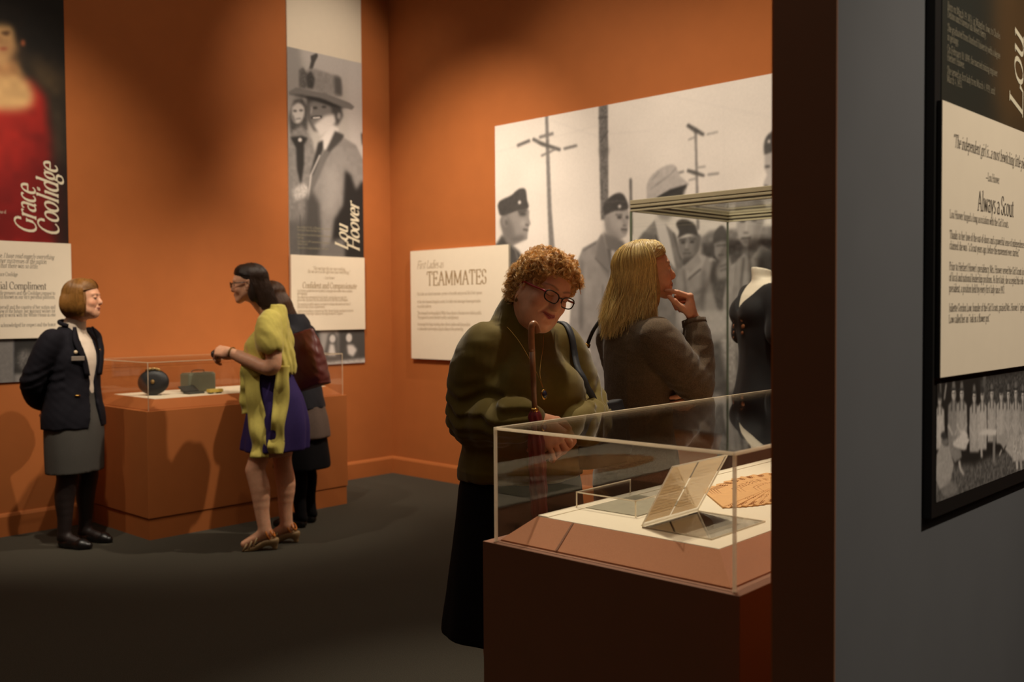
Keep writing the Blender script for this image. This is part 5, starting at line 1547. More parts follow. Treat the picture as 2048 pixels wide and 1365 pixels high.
def fall_strands(o, R, t, sc, m, n, end, seed, swell=(1.06, 1.20), face=62, inward=.18, rad=.00045, jitter=.01, curl=0.0, part=0.0, waves=.004, pull=None, back=0.0):
    r = np.random.default_rng(seed)
    fld = o_field[o.name]
    def one(i):
        th = math.acos(1 - r.random() * .95); ph = (r.random() * 2 - 1) * math.pi
        if r.random() < .30: th = .1 + 1.15 * r.random(); ph = (r.random() * 2 - 1) * math.radians(face)
        if abs(ph) < math.radians(face) and th > 1.25: return None
        x0 = math.sin(th) * math.sin(ph)
        side = 1 if (x0 - part) > 0 else -1
        az = abs(ph) if side * ph > 0 else math.pi * r.random()
        if th < .5: az = max(az, .5 + r.random() * 2.2)
        f = math.radians(face + r.random() * 12)
        azt = max(az, f)
        sw = swell[0] + (swell[1] - swell[0]) * r.random(); gj = (r.random() - .35) * .05
        pts = []
        k1 = 9
        for j in range(k1 + 1):
            u = j / k1
            a = th + (math.pi / 2 + .12 - th) * u if th < math.pi / 2 else th + .1 * u
            z_ = az + (azt - az) * min(1, u * 2.2)
            g = 1.125 + (max(sw, 1.125) - 1.125) * min(1, u * 1.25) + gj * math.sin(u * 3.0)
            pts.append(CC + CR * g * np.array((side * math.sin(a) * math.sin(z_), math.sin(a) * math.cos(z_), math.cos(a))))
        p = pts[-1]
        ez = end + (r.random() - .5) * jitter * 2 + (r.random() ** 3) * jitter
        k2 = 9
        out = np.array((p[0], p[1] + .016, 0)); out /= np.linalg.norm(out) + 1e-9
        w1, w2 = r.random() * 6.28, r.random() * 6.28
        for j in range(1, k2 + 1):
            u = j / k2
            q = p + np.array((0, 0, (ez - p[2]) * u)) - out * (inward * .06 * u ** 2) * (1 if curl >= 0 else -1)
            q = q + out * curl * .03 * max(0, u - .6) ** 1.5 * 4
            q = q - np.array((0, back * u * (1 - .5 * max(0, p[1] / .08)), 0))
            q = q + np.array((math.sin(u * 5 + w1), math.sin(u * 4 + w2), 0)) * waves * u
            pts.append(q)
        P = fld.push_out(np.array(pts), .0008 + .0045 * r.random() ** 1.5)
        P[1:-1] = .5 * P[1:-1] + .25 * (P[:-2] + P[2:])
        return place(P * sc, R, t)
    return strands('hair_strands', None, one, n, rad * sc, m, o)
def shoe(side, L, m, root, pos, yaw, heel=0.0, name='shoe'):
    """low court shoe with the foot's outline; pos = heel on the floor"""
    s = Sdf((-.06, -.04, -.005), (.06, L + .03, .10), .004)
    s.cone((0, .03, .028 + heel), (0, L * .35, .026 + heel * .7), .030, .033, k=.02)
    s.cone((0, L * .35, .026 + heel * .6), (side * .006, L * .72, .022), .033, .036, k=.02)
    s.cone((side * .006, L * .72, .022), (0, L - .025, .020), .036, .024, k=.02)
    s.ell((0, L * .28, .085 + heel), (.030, L * .30, .040), k=.012, mode='sub')
    if heel > 0: s.cone((0, .02, .004), (0, .025, .03 + heel), .012, .02, k=.02)
    s.cut(lambda X, Y, Z: .002 - Z + 0 * X + 0 * Y)
    V, F = s.mesh()
    a = math.radians(yaw)
    Rz = np.array([[math.cos(a), -math.sin(a), 0], [math.sin(a), math.cos(a), 0], [0, 0, 1]])
    return mesh_np(name, place(relax(V, F, 1), Rz, pos), F, m, root)
def leg(s, hip, knee, ankle, toe, r=(.075, .052, .036, .030), calf=.050):
    hip, knee, ankle, toe = [np.array(q, float) for q in (hip, knee, ankle, toe)]
    s.cone(hip, knee, r[0], r[1], k=.02)
    c = knee + (ankle - knee) * .33
    s.chain([knee, c + np.array((0, -.012, 0)), knee + (ankle - knee) * .72, ankle], [r[1], calf, r[2] + .003, r[2] - .002], k=.015, smooth=3)
    s.cone(ankle + np.array((0, -.022, -.028)), ankle, .026, r[2] - .002, k=.015)
    s.cone(ankle + np.array((0, .0, -.02)), toe, r[2] - .004, r[3] - .008, k=.02)

# =================================================== woman in the olive sweater
PA = empty('person', (-2.16, 2.36, 0), math.radians(-107), 'woman in olive turtleneck with curly hair and glasses looking down into the long case', 'person')
Ra = head_matrix(yaw=1, pitch=-15, roll=19); ta = np.array((-.036, .090, 1.483))
m_olive = mat('olive_knit', (94, 79, 26), 0.85, noise=0.06, nscale=70, bump=0.25, bscale=900, spec=0.2, sheen=0.25)
m_black = mat('black_cloth', (15, 13, 15), 0.9, noise=0.15, nscale=60, bump=0.2, bscale=700, spec=0.15)
hd = placed_head(Ra, ta, 1.01, target=(-.015, -.03, 1.34), full=1.0, nose=1.3, eyes='down', age=1, lips=(156, 52, 60), smile=.6, neck_r=.058)
rw, lw = np.array((.092, .248, 1.094)), np.array((-.078, .208, 1.042))
Rh = hand('R', [(22, 30, 18), (30, 34, 20), (34, 36, 20), (18, 20, 12)], thumb=(40, -15, 15, 15), spread=.8)
Lh = hand('L', [(30, 35, 20), (38, 40, 22), (44, 42, 24), (48, 44, 24)], thumb=(4, -30, 6, 10), spread=.6)
FR = frame3((-.66, .16, -.74), (.25, 1, .32)); FL = frame3((.84, .20, -.42), (-.05, 1, .45))
sb = Sdf((-.40, -.25, .0), (.40, .36, 1.42), .009)
sb.loft([(.80, 0, 0, .17, .13), (1.0, 0, .01, .15, .11), (1.15, 0, .02, .15, .11), (1.30, 0, 0, .14, .08), (1.38, -.01, -.02, .07, .055)])
for x, e, w, sh in ((.130, (.168, -.01, 1.06), rw, 1), (-.160, (-.232, .04, 1.075), lw, -1)):
    sb.chain([(x, -.01, 1.30), e, w], [.055, .042, .028], k=.03)
for x in (-.09, .09): leg(sb, (x, 0, .85), (x, .02, .48), (x * .9, -.01, .09), (x, .12, .03))
skin_mesh('body', [hd, plain(sb), (place(Rh[0], FR, rw + FR[:, 1] * .012), Rh[1], Rh[2]), (place(Lh[0], FL, lw + FL[:, 1] * .008 + np.array((0, -.004, .0))), Lh[1], Lh[2])], PA)
s = Sdf((-.36, -.24, .82), (.34, .34, 1.47), .0052)
s.loft([(.872, 0, .005, .214, .178), (.90, 0, .005, .216, .180), (.97, 0, .008, .205, .172), (1.05, 0, .015, .186, .150), (1.14, 0, .02, .182, .140), (1.24, -.008, .005, .166, .122), (1.30, -.013, -.008, .142, .100), (1.345, -.014, -.015, .108, .084), (1.38, -.015, -.015, .085, .076)], k=.03)
for x in (-1, 1): s.ell((x * .080 - .012, .098, 1.155), (.082, .080, .082), k=.06)
s.chain([(-.014, -.028, 1.34), (-.016, -.012, 1.392), (-.018, .000, 1.422)], [.092, .080, .076], k=.035)
s.chain([(.118, -.012, 1.302), (.150, -.02, 1.20), (.166, -.01, 1.062), (.145, .135, 1.072), (.104, .232, 1.092)], [.078, .076, .070, .057, .046], k=.035, smooth=4)
s.chain([(-.146, -.012, 1.302), (-.200, 0, 1.20), (-.232, .04, 1.078), (-.178, .145, 1.052), (-.094, .202, 1.043)], [.078, .074, .067, .056, .046], k=.035, smooth=4)
s.ell((-.022, .035, 1.465), (.070, .070, .055), rot=Ra, k=.006, mode='sub')
f1 = folds(26, .0040, 3, (1, 1, .8)); f2 = folds(60, .0016, 4)
def olive_folds(X, Y, Z):
    near_elbow = np.exp(-((Z - 1.09) / .08) ** 2) * (np.abs(X + .02) > .13)
    wr = .0055 * np.sin((X * .55 + Z * 1.0 + Y * .35) * 150 + 2 * np.sin(X * 25) + np.sin(Y * 40)) * near_elbow
    hem = -.003 * np.exp(-((Z - .905) / .004) ** 2)
    return f1(X, Y, Z) * 1.1 + f2(X, Y, Z) * .7 + wr + hem
s.warp(olive_folds)
sweater = cloth('sweater', s, m_olive, PA, 2)
s = Sdf((-.36, -.34, .33), (.36, .34, .93), .008)
s.loft([(.365, .0, .0, .268, .230), (.50, 0, 0, .250, .212), (.70, 0, 0, .226, .188), (.84, 0, 0, .212, .172), (.90, 0, .003, .200, .160)], wob=lambda a, z: .018 * np.sin(a * 9 + 1.3 * np.sin(a * 3)) * np.clip((.8 - z) / .4, 0, 1))
s.warp(folds(14, .003, 8, (1, 1, .25)))
cloth('skirt', s, m_black, PA)
m_shoe = mat('black_leather', (20, 17, 16), 0.35, noise=0.1)
for x in (-.085, .085): shoe(np.sign(x), .24, m_shoe, PA, (x, -.05, 0), 0)
# curly hair
mh = mat_hair('curly_ginger_hair', (228, 186, 116), .3, .36, .5)
mcap = mat('hair_base', (168, 122, 66), .7, noise=.35, nscale=90, bump=.6, bscale=160)
cap, cv, cn = hair_cap(PA, Ra, ta, 1.0, mcap,
    [((0, -.022, .044), (.086, .103, .086)), ((0, -.062, -.020), (.084, .066, .080)), ((0, .036, .088), (.064, .044, .034)), ((.066, .010, .050), (.022, .046, .036)), ((-.066, .010, .050), (.022, .046, .036))],
    [((0, .118, -.030), (.078, .084, .112)), ((.080, .034, -.050), (.050, .048, .075)), ((-.080, .034, -.050), (.050, .048, .075))],
    lump=folds(75, .009, 5), cuts=(lambda X, Y, Z: (-.085 - Z) + 0 * X + 0 * Y,))
rc = np.random.default_rng(5)
ok = np.nonzero((cn @ np.array((0, .25, -1.0)) < .75) & (cv[:, 2] > -.085) & ~((cv[:, 1] > .058) & (cv[:, 2] < .052)) & ~((cv[:, 1] > .030) & (cv[:, 2] < .0)))[0]
clump = []
for i in range(1500):
    j = ok[rc.integers(len(ok))]
    p, n = cv[j], cn[j]
    a = rc.normal(size=3); a -= n * (a @ n); a /= np.linalg.norm(a) + 1e-9
    b = np.cross(n, a)
    rad = .0042 + rc.random() * .0050; turns = .7 + rc.random() * .9; ln = .003 + rc.random() * .013
    down = np.array((0, -.25 if p[1] < .05 else .35, -1.0)) * .006 * rc.random()
    clump.append((p, n, a, b, rad, turns, ln, rc.random() * 6.28, down))
def curl_path(i):
    p, n, a, b, rad, turns, ln, ph, down = clump[i % len(clump)]
    k = 18
    u = np.linspace(0, 1, k)[:, None]
    g = rc.normal(size=3) * .0016
    rr = rad * (1 + rc.normal() * .12)
    ang = ph + u * turns * 2 * np.pi + rc.normal() * .15
    Q = p - n * .004 + n * (ln * u) + a * (rr * (np.cos(ang) - np.cos(ph)) + .010 * u * np.cos(ph * 3)) + (b * .6 + n * .8) * (rr * np.sin(ang)) * np.minimum(1, u * 3) + g * (.4 + u) + down * u ** 2 * 2
    return place(Q, Ra, ta)
strands('hair_strands', None, curl_path, 1500 * 9, .00042, mh, cap)
# glasses
def glasses(root, R, t, sc, col_front, col_temple, y=.104, z=-.006, w=.0255, hh=.0165, thick=.0019, sq=2.6, name='glasses', tilt=0.0):
    g = None
    mfr = mat(name + '_frame', col_front, .25, noise=.05, nscale=60, spec=.6)
    mtp = mat(name + '_temple', col_temple, .25, noise=.05, nscale=60, spec=.6)
    bm = bmesh.new()
    for x in (-1, 1):
        u = np.linspace(0, 2 * np.pi, 28, endpoint=False)
        cx = np.sign(np.cos(u)) * np.abs(np.cos(u)) ** (2 / sq); cz = np.sign(np.sin(u)) * np.abs(np.sin(u)) ** (2 / sq)
        P = np.c_[x * .0330 + w * cx, y - .0060 * ((.0330 + x * w * cx) / .058) ** 2 + 0 * u, z + hh * cz + x * cx * .002]
        add_tube(bm, place(P * sc, R, t), thick * sc, 6, closed=True)
    P = catmull([(-.0085, y - .001, z + .004), (0, y + .002, z + .007), (.0085, y - .001, z + .004)], 4)
    add_tube(bm, place(P * sc, R, t), thick * sc, 6)
    o = mesh_bm(name, bm, mfr, root, True)
    for x in (-1, 1):
        P = catmull([(x * (.033 + w), y - .007, z + .008), (x * .066, y - .02, z + .009), (x * .0765, .045, z + .008), (x * .0785, -.002, z + .008), (x * .078, -.02, z - .010)], 4)
        tube('temple', place(P * sc, R, t), thick * 1.5 * sc, mtp, o, 6)
        u = np.linspace(0, 2 * np.pi, 20, endpoint=False)
        bm = bmesh.new()
        ring = []
        for yy in (y - .0004, y + .0004):
            q = np.c_[x * .0330 + w * .98 * np.cos(u), yy - .006 * ((.033 + w * x * np.cos(u)) / .058) ** 2, z + hh * .98 * np.sin(u)]
            ring.append([bm.verts.new(v) for v in place(q * sc, R, t)])
        bm.faces.new(ring[0]); bm.faces.new(ring[1][::-1])
        for j in range(20): bm.faces.new((ring[0][j], ring[0][(j + 1) % 20], ring[1][(j + 1) % 20], ring[1][j]))
        mesh_bm('lens', bm, M['plexi'], o)
    return o
gl = glasses(PA, Ra, ta, 1.01, (22, 24, 24), (168, 20, 40), y=.106, z=-.007, w=.0262, hh=.0172, thick=.0021, sq=2.7)
gold = mat('gold', (206, 160, 84), .25, metal=1.0, noise=.04)
# earring, necklace with pendant, ring, watch
ea = place(np.array([(.080, -.004, -.045), (.082, -.004, -.056)]), Ra, ta)
er = tube('earring', [ea[0], ea[1]], .0010, gold, PA, 6)
bm = bmesh.new(); bmesh.ops.create_uvsphere(bm, u_segments=12, v_segments=8, radius=.0075); o = mesh_bm('earring_drop', bm, mat('bronze_drop', (120, 96, 60), .3, metal=.8, noise=.05), er, True); o.location = ea[1] + np.array((0, 0, -.007)); o.scale = (.6, .6, 1)
nk = catmull([(.062, -.05, 1.40), (.072, .03, 1.372), (.060, .105, 1.315), (.045, .178, 1.225), (.040, .208, 1.178), (.032, .178, 1.225), (-.03, .10, 1.315), (-.075, .02, 1.375)], 6)
ch = tube('necklace', nk, .0011, gold, PA, 5)
pend = lathe('pendant', [(.001, -.0030), (.0135, -.0030), (.0145, 0), (.0135, .0030), (.001, .0034)], gold, ch, 24)
pend.location = (.040, .214, 1.158); pend.rotation_euler = (math.radians(-86), 0, math.radians(10)); pend.scale = (.82, 1.15, 1)
st = lathe('stone', [(.001, .0030), (.011, .0030), (.010, .0048), (.001, .0056)], mat('blue_stone', (38, 44, 62), .15, noise=.2, nscale=60), ch, 24)
st.location = pend.location; st.rotation_euler = pend.rotation_euler; st.scale = pend.scale
wt = FL[:, 1] * -.012 + lw + np.array((0, -.002, 0))
u = np.linspace(0, 2 * np.pi, 24, endpoint=False)
tube_pts = wt + .0285 * np.cos(u)[:, None] * FL[:, 0] + .0245 * np.sin(u)[:, None] * FL[:, 2]
bm = bmesh.new(); add_tube(bm, tube_pts, .004, 6, True); mesh_bm('watch', bm, mat('steel', (150, 140, 124), .25, metal=.9, noise=.05), PA, True)

# umbrella she holds upright by its furled end
def on_person(root, P):
    return np.array([tuple(root.matrix_world @ Vector(q)) for q in np.atleast_2d(P)])
bpy.context.view_layer.update()
um = empty('umbrella', tuple(on_person(PA, (.094, .285, .62))[0]), math.radians(-107), 'furled burgundy umbrella with brown crook handle held upright by the curly haired woman', 'umbrella')
dv = np.array((.030, -.008, .75)); 
def ul(s_, off=(0, 0, 0)): return tuple(dv * s_ + np.array(off))
wood = mat('brown_wood', (122, 80, 48), .35, noise=.25, nscale=40)
tube('shaft', [ul(.66), ul(.80), ul(.92)], [.0080, .0088, .0096], wood, um, 10)
tube('handle', catmull([ul(.90), ul(.97), ul(1.0, (-.004, 0, .004)), ul(1.0, (-.016, -.002, .006)), ul(.975, (-.026, -.003, 0))], 5), [.0098] * 21, mat('worn_handle', (156, 108, 72), .3, noise=.2, nscale=50), um, 10)
tube('ferrule', [ul(.655), ul(.675)], .0125, gold, um, 12)
s = Sdf((-.05, -.06, -.02), (.09, .06, .52), .003)
s.chain([ul(.0), ul(.1), ul(.35), ul(.60), ul(.655)], [.006, .014, .024, .020, .011], k=.01, smooth=3)
s.warp(lambda X, Y, Z: .0028 * np.sin(np.arctan2(Y + .008 * Z, X - .04 * Z) * 7 + Z * 18))
cloth('canopy', s, mat('burgundy_cloth', (110, 18, 26), .5, noise=.15, nscale=60), um, 1)
tube('tip', [ul(-.06), ul(.02)], [.003, .005], mat('dark_metal', (44, 40, 38), .35, metal=.8, noise=.05), um, 8)

# her black handbag at the left hip
hb = empty('handbag', tuple(on_person(PA, (-.255, .10, .90))[0]), math.radians(-107 + 20), 'black handbag hanging by a navy strap at the left hip of the curly haired woman', 'handbag')
s = Sdf((-.20, -.09, -.02), (.20, .09, .26), .005)
s.loft([(.0, 0, 0, .120, .045, 4), (.05, 0, 0, .135, .055, 4), (.15, 0, 0, .125, .045, 3.5), (.21, 0, 0, .112, .018, 3)])
s.warp(folds(24, .003, 6))
cloth('bag_body', s, mat('black_bag_leather', (18, 17, 19), .45, noise=.1, bump=.2, bscale=200), hb)
bpy.context.view_layer.update()
hw = hb.matrix_world.inverted() @ PA.matrix_world
sp_ = [tuple(hw @ Vector(q)) for q in catmull([(-.215, .125, 1.10), (-.178, .150, 1.18), (-.164, .122, 1.27), (-.160, .072, 1.348), (-.162, -.005, 1.384), (-.170, -.085, 1.345), (-.20, -.125, 1.24), (-.25, -.10, 1.12), (-.27, .03, 1.08)], 6)]
bm = bmesh.new()
sp_ = catmull([(-.215, .125, 1.10), (-.178, .150, 1.18), (-.164, .122, 1.27), (-.160, .072, 1.348), (-.162, -.005, 1.384), (-.170, -.085, 1.345), (-.20, -.125, 1.24), (-.25, -.10, 1.12), (-.27, .03, 1.08)], 6)
SV = np.empty(len(sweater.data.vertices) * 3); sweater.data.vertices.foreach_get('co', SV); SV = SV.reshape(-1, 3)
SN = np.empty(len(SV) * 3); sweater.data.vertices.foreach_get('normal', SN); SN = SN.reshape(-1, 3)
for i_ in range(4, 36):
    d_ = ((SV - sp_[i_]) ** 2).sum(1); j_ = int(d_.argmin()); sp_[i_] = SV[j_] + SN[j_] * .0035
for _ in range(3): sp_[1:-1] = sp_[1:-1] * .5 + .25 * (sp_[:-2] + sp_[2:])
sp_ = np.array([tuple(hw @ Vector(q)) for q in sp_]); T = np.gradient(sp_, axis=0); T /= np.linalg.norm(T, axis=1, keepdims=True)
cen = np.array(tuple(hw @ Vector((-.16, 0, 1.2))))
ring = []
for i, q in enumerate(sp_):
    nrm = q - cen; nrm -= T[i] * (nrm @ T[i]); nrm /= np.linalg.norm(nrm) + 1e-9
    b = np.cross(T[i], nrm)
    ring.append([bm.verts.new(q + b * x + nrm * y) for x, y in ((-.011, 0), (.011, 0), (.011, .004), (-.011, .004))])
for a, b in zip(ring[:-1], ring[1:]):
    for j in range(4): bm.faces.new((a[j], a[(j + 1) % 4], b[(j + 1) % 4], b[j]))
bm.faces.new(ring[0][::-1]); bm.faces.new(ring[-1])
mesh_bm('strap', bm, mat('navy_strap', (34, 37, 42), .65, noise=.08), hb, True)

# =================================================== blonde woman in the tweed jacket
PB = empty('person', (-2.142, 3.024, 0), math.radians(-22), 'blonde woman in grey brown tweed jacket, finger on lips, facing the mannequin case', 'person')
Rb = head_matrix(yaw=-20, pitch=8, roll=0); tb = np.array((.004, .020, 1.562))
hd = placed_head(Rb, tb, .98, target=(0, -.035, 1.36), full=.15, eyes='open', age=.6, lips=(160, 76, 70))
eyes(Rb, tb, .98, PB)
rw = np.array((.124, .150, 1.376)); 
FRb = frame3((-.22, -.05, .97), (.62, .78, .1))
Rh = hand('R', [(60, 8, 6), (80, 70, 40), (84, 76, 40), (84, 76, 40)], thumb=(28, -38, 10, 10), spread=.5)
lwb = np.array((.085, .165, 1.120)); FLb = frame3((.70, -.45, -.30), (.35, .8, .25))
Lh = hand('L', [(40, 40, 20), (44, 44, 22), (46, 46, 22), (50, 48, 24)], thumb=(28, -10, 10, 10), spread=.6)
sb = Sdf((-.36, -.25, 0), (.36, .36, 1.42), .009)
sb.loft([(.80, 0, -.02, .16, .11), (1.0, 0, -.02, .125, .09), (1.2, 0, -.01, .14, .09), (1.32, 0, -.02, .13, .07), (1.40, 0, -.03, .06, .055)])
sb.chain([(.135, -.03, 1.305), (.190, .095, 1.135), rw], [.045, .038, .027], k=.03); sb.chain([(-.135, -.03, 1.305), (-.18, .07, 1.10), lwb], [.05, .04, .027], k=.03)
for x in (-.08, .08): leg(sb, (x, -.02, .85), (x, .0, .46), (x * .9, -.03, .085), (x, .10, .03))
skin_mesh('body', [hd, plain(sb), (place(Rh[0], FRb, rw), Rh[1], Rh[2]), (place(Lh[0], FLb, lwb), Lh[1], Lh[2])], PB)
m_tweed = mat('grey_brown_tweed', (90, 75, 57), .9, noise=.35, nscale=230, bump=.5, bscale=420, spec=.15, sheen=.2, detail=6)
s = Sdf((-.34, -.25, .66), (.36, .30, 1.46), .0055)
s.loft([(.68, 0, -.025, .190, .150), (.80, 0, -.025, .190, .150), (.95, 0, -.020, .162, .128), (1.06, 0, -.016, .150, .120), (1.18, 0, -.012, .160, .124), (1.28, 0, -.022, .160, .108), (1.35, 0, -.032, .125, .085), (1.405, 0, -.040, .072, .064)], k=.03)
for x in (-1, 1): s.ell((x * .070, .080, 1.185), (.070, .065, .070), k=.05)
s.chain([(.140, -.03, 1.322), (.176, .03, 1.230), (.200, .105, 1.135)], [.070, .066, .060], k=.03, smooth=4)
s.chain([(.200, .105, 1.135), (.168, .140, 1.24), (.132, .152, 1.350)], [.060, .052, .044], k=.02, smooth=4)
s.chain([(-.142, -.03, 1.322), (-.182, .03, 1.20), (-.19, .09, 1.095), (-.05, .165, 1.105), (.062, .172, 1.118)], [.074, .066, .058, .050, .042], k=.03, smooth=4)
s.ell((0, .085, 1.42), (.050, .105, .12), rot=rotm(-14, 0, 0), k=.006, mode='sub')
f1 = folds(22, .0035, 13, (1, 1, .9)); f2 = folds(70, .0012, 14)
def tweed_folds(X, Y, Z):
    el = np.exp(-(((X - .19) / .07) ** 2 + ((Y - .10) / .08) ** 2 + ((Z - 1.17) / .10) ** 2))
    seam = -.004 * np.exp(-((X - .085 - .05 * np.clip(1.30 - Z, 0, 1) * 0) / .0035) ** 2) * (Y < .02)
    return f1(X, Y, Z) * .8 + f2(X, Y, Z) + .006 * np.sin((Z * 1.0 - Y * .6) * 140 + 2 * np.sin(X * 30)) * el + seam
s.warp(tweed_folds)
cloth('jacket', s, m_tweed, PB)
tube('cuff', [rw + FRb[:, 1] * -.020, rw + FRb[:, 1] * .004], [.0465, .0455], m_tweed, PB, 20)
s = Sdf((-.26, -.24, .05), (.26, .20, .78), .009)
s.loft([(.68, 0, -.02, .176, .138), (.74, 0, -.02, .18, .14)], k=.02)
for x in (-.09, .09): s.chain([(x, -.02, .74), (x * 1.0, 0, .45), (x * 1.0, -.03, .08)], [.095, .078, .070], k=.03)
cloth('trousers', s, m_black, PB)
for x in (-.085, .085): shoe(np.sign(x), .24, m_shoe, PB, (x, -.08, 0), 0)
mbl = mat_hair('blonde_hair', (234, 192, 124), .5, .34, .55)
mblc = mat('blonde_hair_base', (184, 144, 84), .6, noise=.3, nscale=60, bump=.5, bscale=120)
cap, cv, cn = hair_cap(PB, Rb, tb, .98, mblc,
    [((0, -.018, .036), (.0785, .0975, .0835)), ((0, -.068, -.05), (.085, .072, .11)), ((0, -.095, -.13), (.080, .060, .065)), ((.068, -.020, -.06), (.022, .048, .10)), ((-.068, -.010, -.06), (.022, .056, .11)), ((0, .026, .075), (.056, .041, .033))],
    [((0, .120, -.040), (.067, .090, .120)), ((0, .03, -.15), (.055, .07, .06))])
fall_strands(cap, Rb, tb, .98, mbl, 11000, -.195, 17, swell=(1.06, 1.30), face=72, inward=-.15, rad=.0006, jitter=.045, curl=.15, part=-.02, waves=.017, back=.055)
# shoulder bag behind her
BB = empty('shoulder_bag', tuple(on_person(PB, (-.20, -.10, .92))[0]), math.radians(-22 + 70), 'black shoulder bag with gold buckle hanging behind the blonde woman', 'handbag')
s = Sdf((-.20, -.09, -.02), (.20, .09, .34), .006)
s.loft([(.0, 0, 0, .12, .045, 4), (.06, 0, 0, .135, .055, 4), (.20, 0, 0, .13, .045, 3.5), (.29, 0, 0, .11, .016, 3)])
s.warp(folds(20, .003, 7))
cloth('bag_body', s, mat('black_leather_bag', (16, 15, 16), .45, noise=.1, bump=.2, bscale=200), BB)
bpy.context.view_layer.update()
bw_ = BB.matrix_world.inverted() @ PB.matrix_world
q = np.array([tuple(bw_ @ Vector(p_)) for p_ in catmull([(-.19, -.16, 1.18), (-.165, -.150, 1.26), (-.140, -.125, 1.345), (-.128, -.06, 1.413), (-.135, .02, 1.405), (-.165, .085, 1.32), (-.215, .06, 1.20)], 6)])
sb_ = tube('strap', q, .0075, mat('black_strap', (20, 19, 20), .4, noise=.08), BB, 8)
for kk, w_ in ((3, .013), (7, .012)):
    o = tube('buckle', [q[kk], q[kk] + (q[kk + 1] - q[kk]) * .9], w_, gold, sb_, 8)

# =================================================== docent at the far left
PC = empty('person', (-5.975, 2.505, 0), math.radians(-66), 'woman in dark blazer and grey skirt standing at far left with hands behind back', 'person')
Rc = head_matrix(yaw=22, pitch=1, roll=0); tc_ = np.array((-.008, .088, 1.508))
hd = placed_head(Rc, tc_, .97, target=(0, -.01, 1.30), full=.35, eyes='open', age=.8, lips=(150, 84, 74))
eyes(Rc, tc_, .97, PC)
sb = Sdf((-.34, -.28, 0), (.34, .28, 1.38), .009)
sb.loft([(.75, 0, 0, .16, .12), (.95, 0, 0, .13, .10), (1.15, 0, .01, .14, .10), (1.27, 0, 0, .13, .075), (1.34, 0, 0, .06, .055)])
for x in (-1, 1):
    sb.chain([(x * .155, 0, 1.27), (x * .20, -.10, 1.02), (x * .05, -.19, .86)], [.05, .04, .028], k=.03)
Rh = hand('R', [(40, 40, 20)] * 4, h=.003); Lh = hand('L', [(30, 30, 20)] * 4, h=.003)
f1_ = frame3((-.8, -.2, -.4), (0, -1, 0)); f2_ = frame3((.8, -.2, -.5), (0, -1, 0))
skin_mesh('body', [hd, plain(sb), (place(Rh[0], f1_, (.045, -.205, .862)), Rh[1], Rh[2]), (place(Lh[0], f2_, (-.055, -.19, .85)), Lh[1], Lh[2])], PC)
m_navy = mat('navy_blazer', (22, 20, 27), .85, noise=.12, nscale=80, bump=.2, bscale=600, spec=.2)
m_white = mat('white_knit', (222, 204, 184), .8, noise=.03, nscale=80, bump=.2, bscale=500)
m_greysk = mat('grey_skirt', (72, 68, 62), .85, noise=.08, nscale=120, bump=.2, bscale=500)
s = Sdf((-.22, -.18, .82), (.22, .20, 1.44), .006)
s.loft([(.86, 0, .01, .150, .115), (1.0, 0, .012, .150, .115), (1.14, 0, .018, .155, .118), (1.24, 0, .008, .145, .098), (1.31, 0, .004, .075, .07)])
s.chain([(0, .002, 1.29), (0, .020, 1.345), (0, .030, 1.385)], [.072, .060, .056], k=.02)
s.ell((0, .055, 1.432), (.055, .06, .042), k=.004, mode='sub')
s.warp(folds(40, .0015, 3))
cloth('turtleneck', s, m_white, PC)
s = Sdf((-.34, -.30, .66), (.34, .22, 1.40), .006)
s.loft([(.725, 0, -.005, .205, .160), (.80, 0, -.003, .202, .158), (.92, 0, 0, .180, .140), (1.02, 0, .004, .168, .130), (1.14, 0, .010, .172, .132), (1.24, 0, .0, .160, .110), (1.30, 0, -.004, .112, .085), (1.335, 0, -.006, .075, .068)], k=.03)
for x in (-1, 1):
    s.chain([(x * .152, -.005, 1.262), (x * .192, -.05, 1.14), (x * .212, -.105, 1.01), (x * .135, -.165, .92), (x * .06, -.185, .872)], [.068, .062, .056, .050, .042], k=.03, smooth=4)
s.cut(lambda X, Y, Z: np.minimum(np.interp(Z, [.70, .86, 1.00, 1.12, 1.33], [.060, .030, .018, .040, .064]) - np.abs(X + .012), Y - .02))
f1 = folds(24, .003, 23)
s.warp(lambda X, Y, Z: f1(X, Y, Z) + .004 * np.sin((Z * 1.0 + np.abs(X) * .6) * 110) * np.exp(-((Z - 1.03) / .07) ** 2) * (np.abs(X) > .14))
cloth('blazer', s, m_navy, PC)
u = np.linspace(math.radians(-30), math.radians(210), 16)
tube('collar', np.c_[.072 * np.cos(u), -.002 - .066 * np.sin(u) , 1.350 + .020 * np.sin(u)], .013, m_navy, PC, 10)
for x in (-1, 1):
    L_ = catmull([(x * .066 - .012, .078, 1.335), (x * .074 - .012, .110, 1.25), (x * .056 - .012, .142, 1.15), (x * .034 - .012, .146, 1.04)], 5)
    bm = bmesh.new(); rr = []
    for i, qv in enumerate(L_):
        w_ = .004 + .040 * math.sin(min(1, i / (len(L_) - 1) * 1.35 + .1) * math.pi * .72)
        rr.append([bm.verts.new(qv + np.array(d_)) for d_ in ((0, .004, 0), (x * w_, -.004 + .004, .0), (x * w_, -.010, 0), (0, -.006, 0))])
    for a, b in zip(rr[:-1], rr[1:]):
        for j in range(4): bm.faces.new((a[j], a[(j + 1) % 4], b[(j + 1) % 4], b[j]))
    bm.faces.new(rr[0]); bm.faces.new(rr[-1][::-1])
    mesh_bm('lapel', bm, m_navy, PC, True)
o = box('name_badge', -.036, .036, -.002, .002, -.013, .013, mat('badge_grey', (150, 136, 124), .4, noise=.05), PC, bev=.001, seg=1); o.location = (.100, .132, 1.148); o.rotation_euler = (math.radians(-6), 0, math.radians(-38))
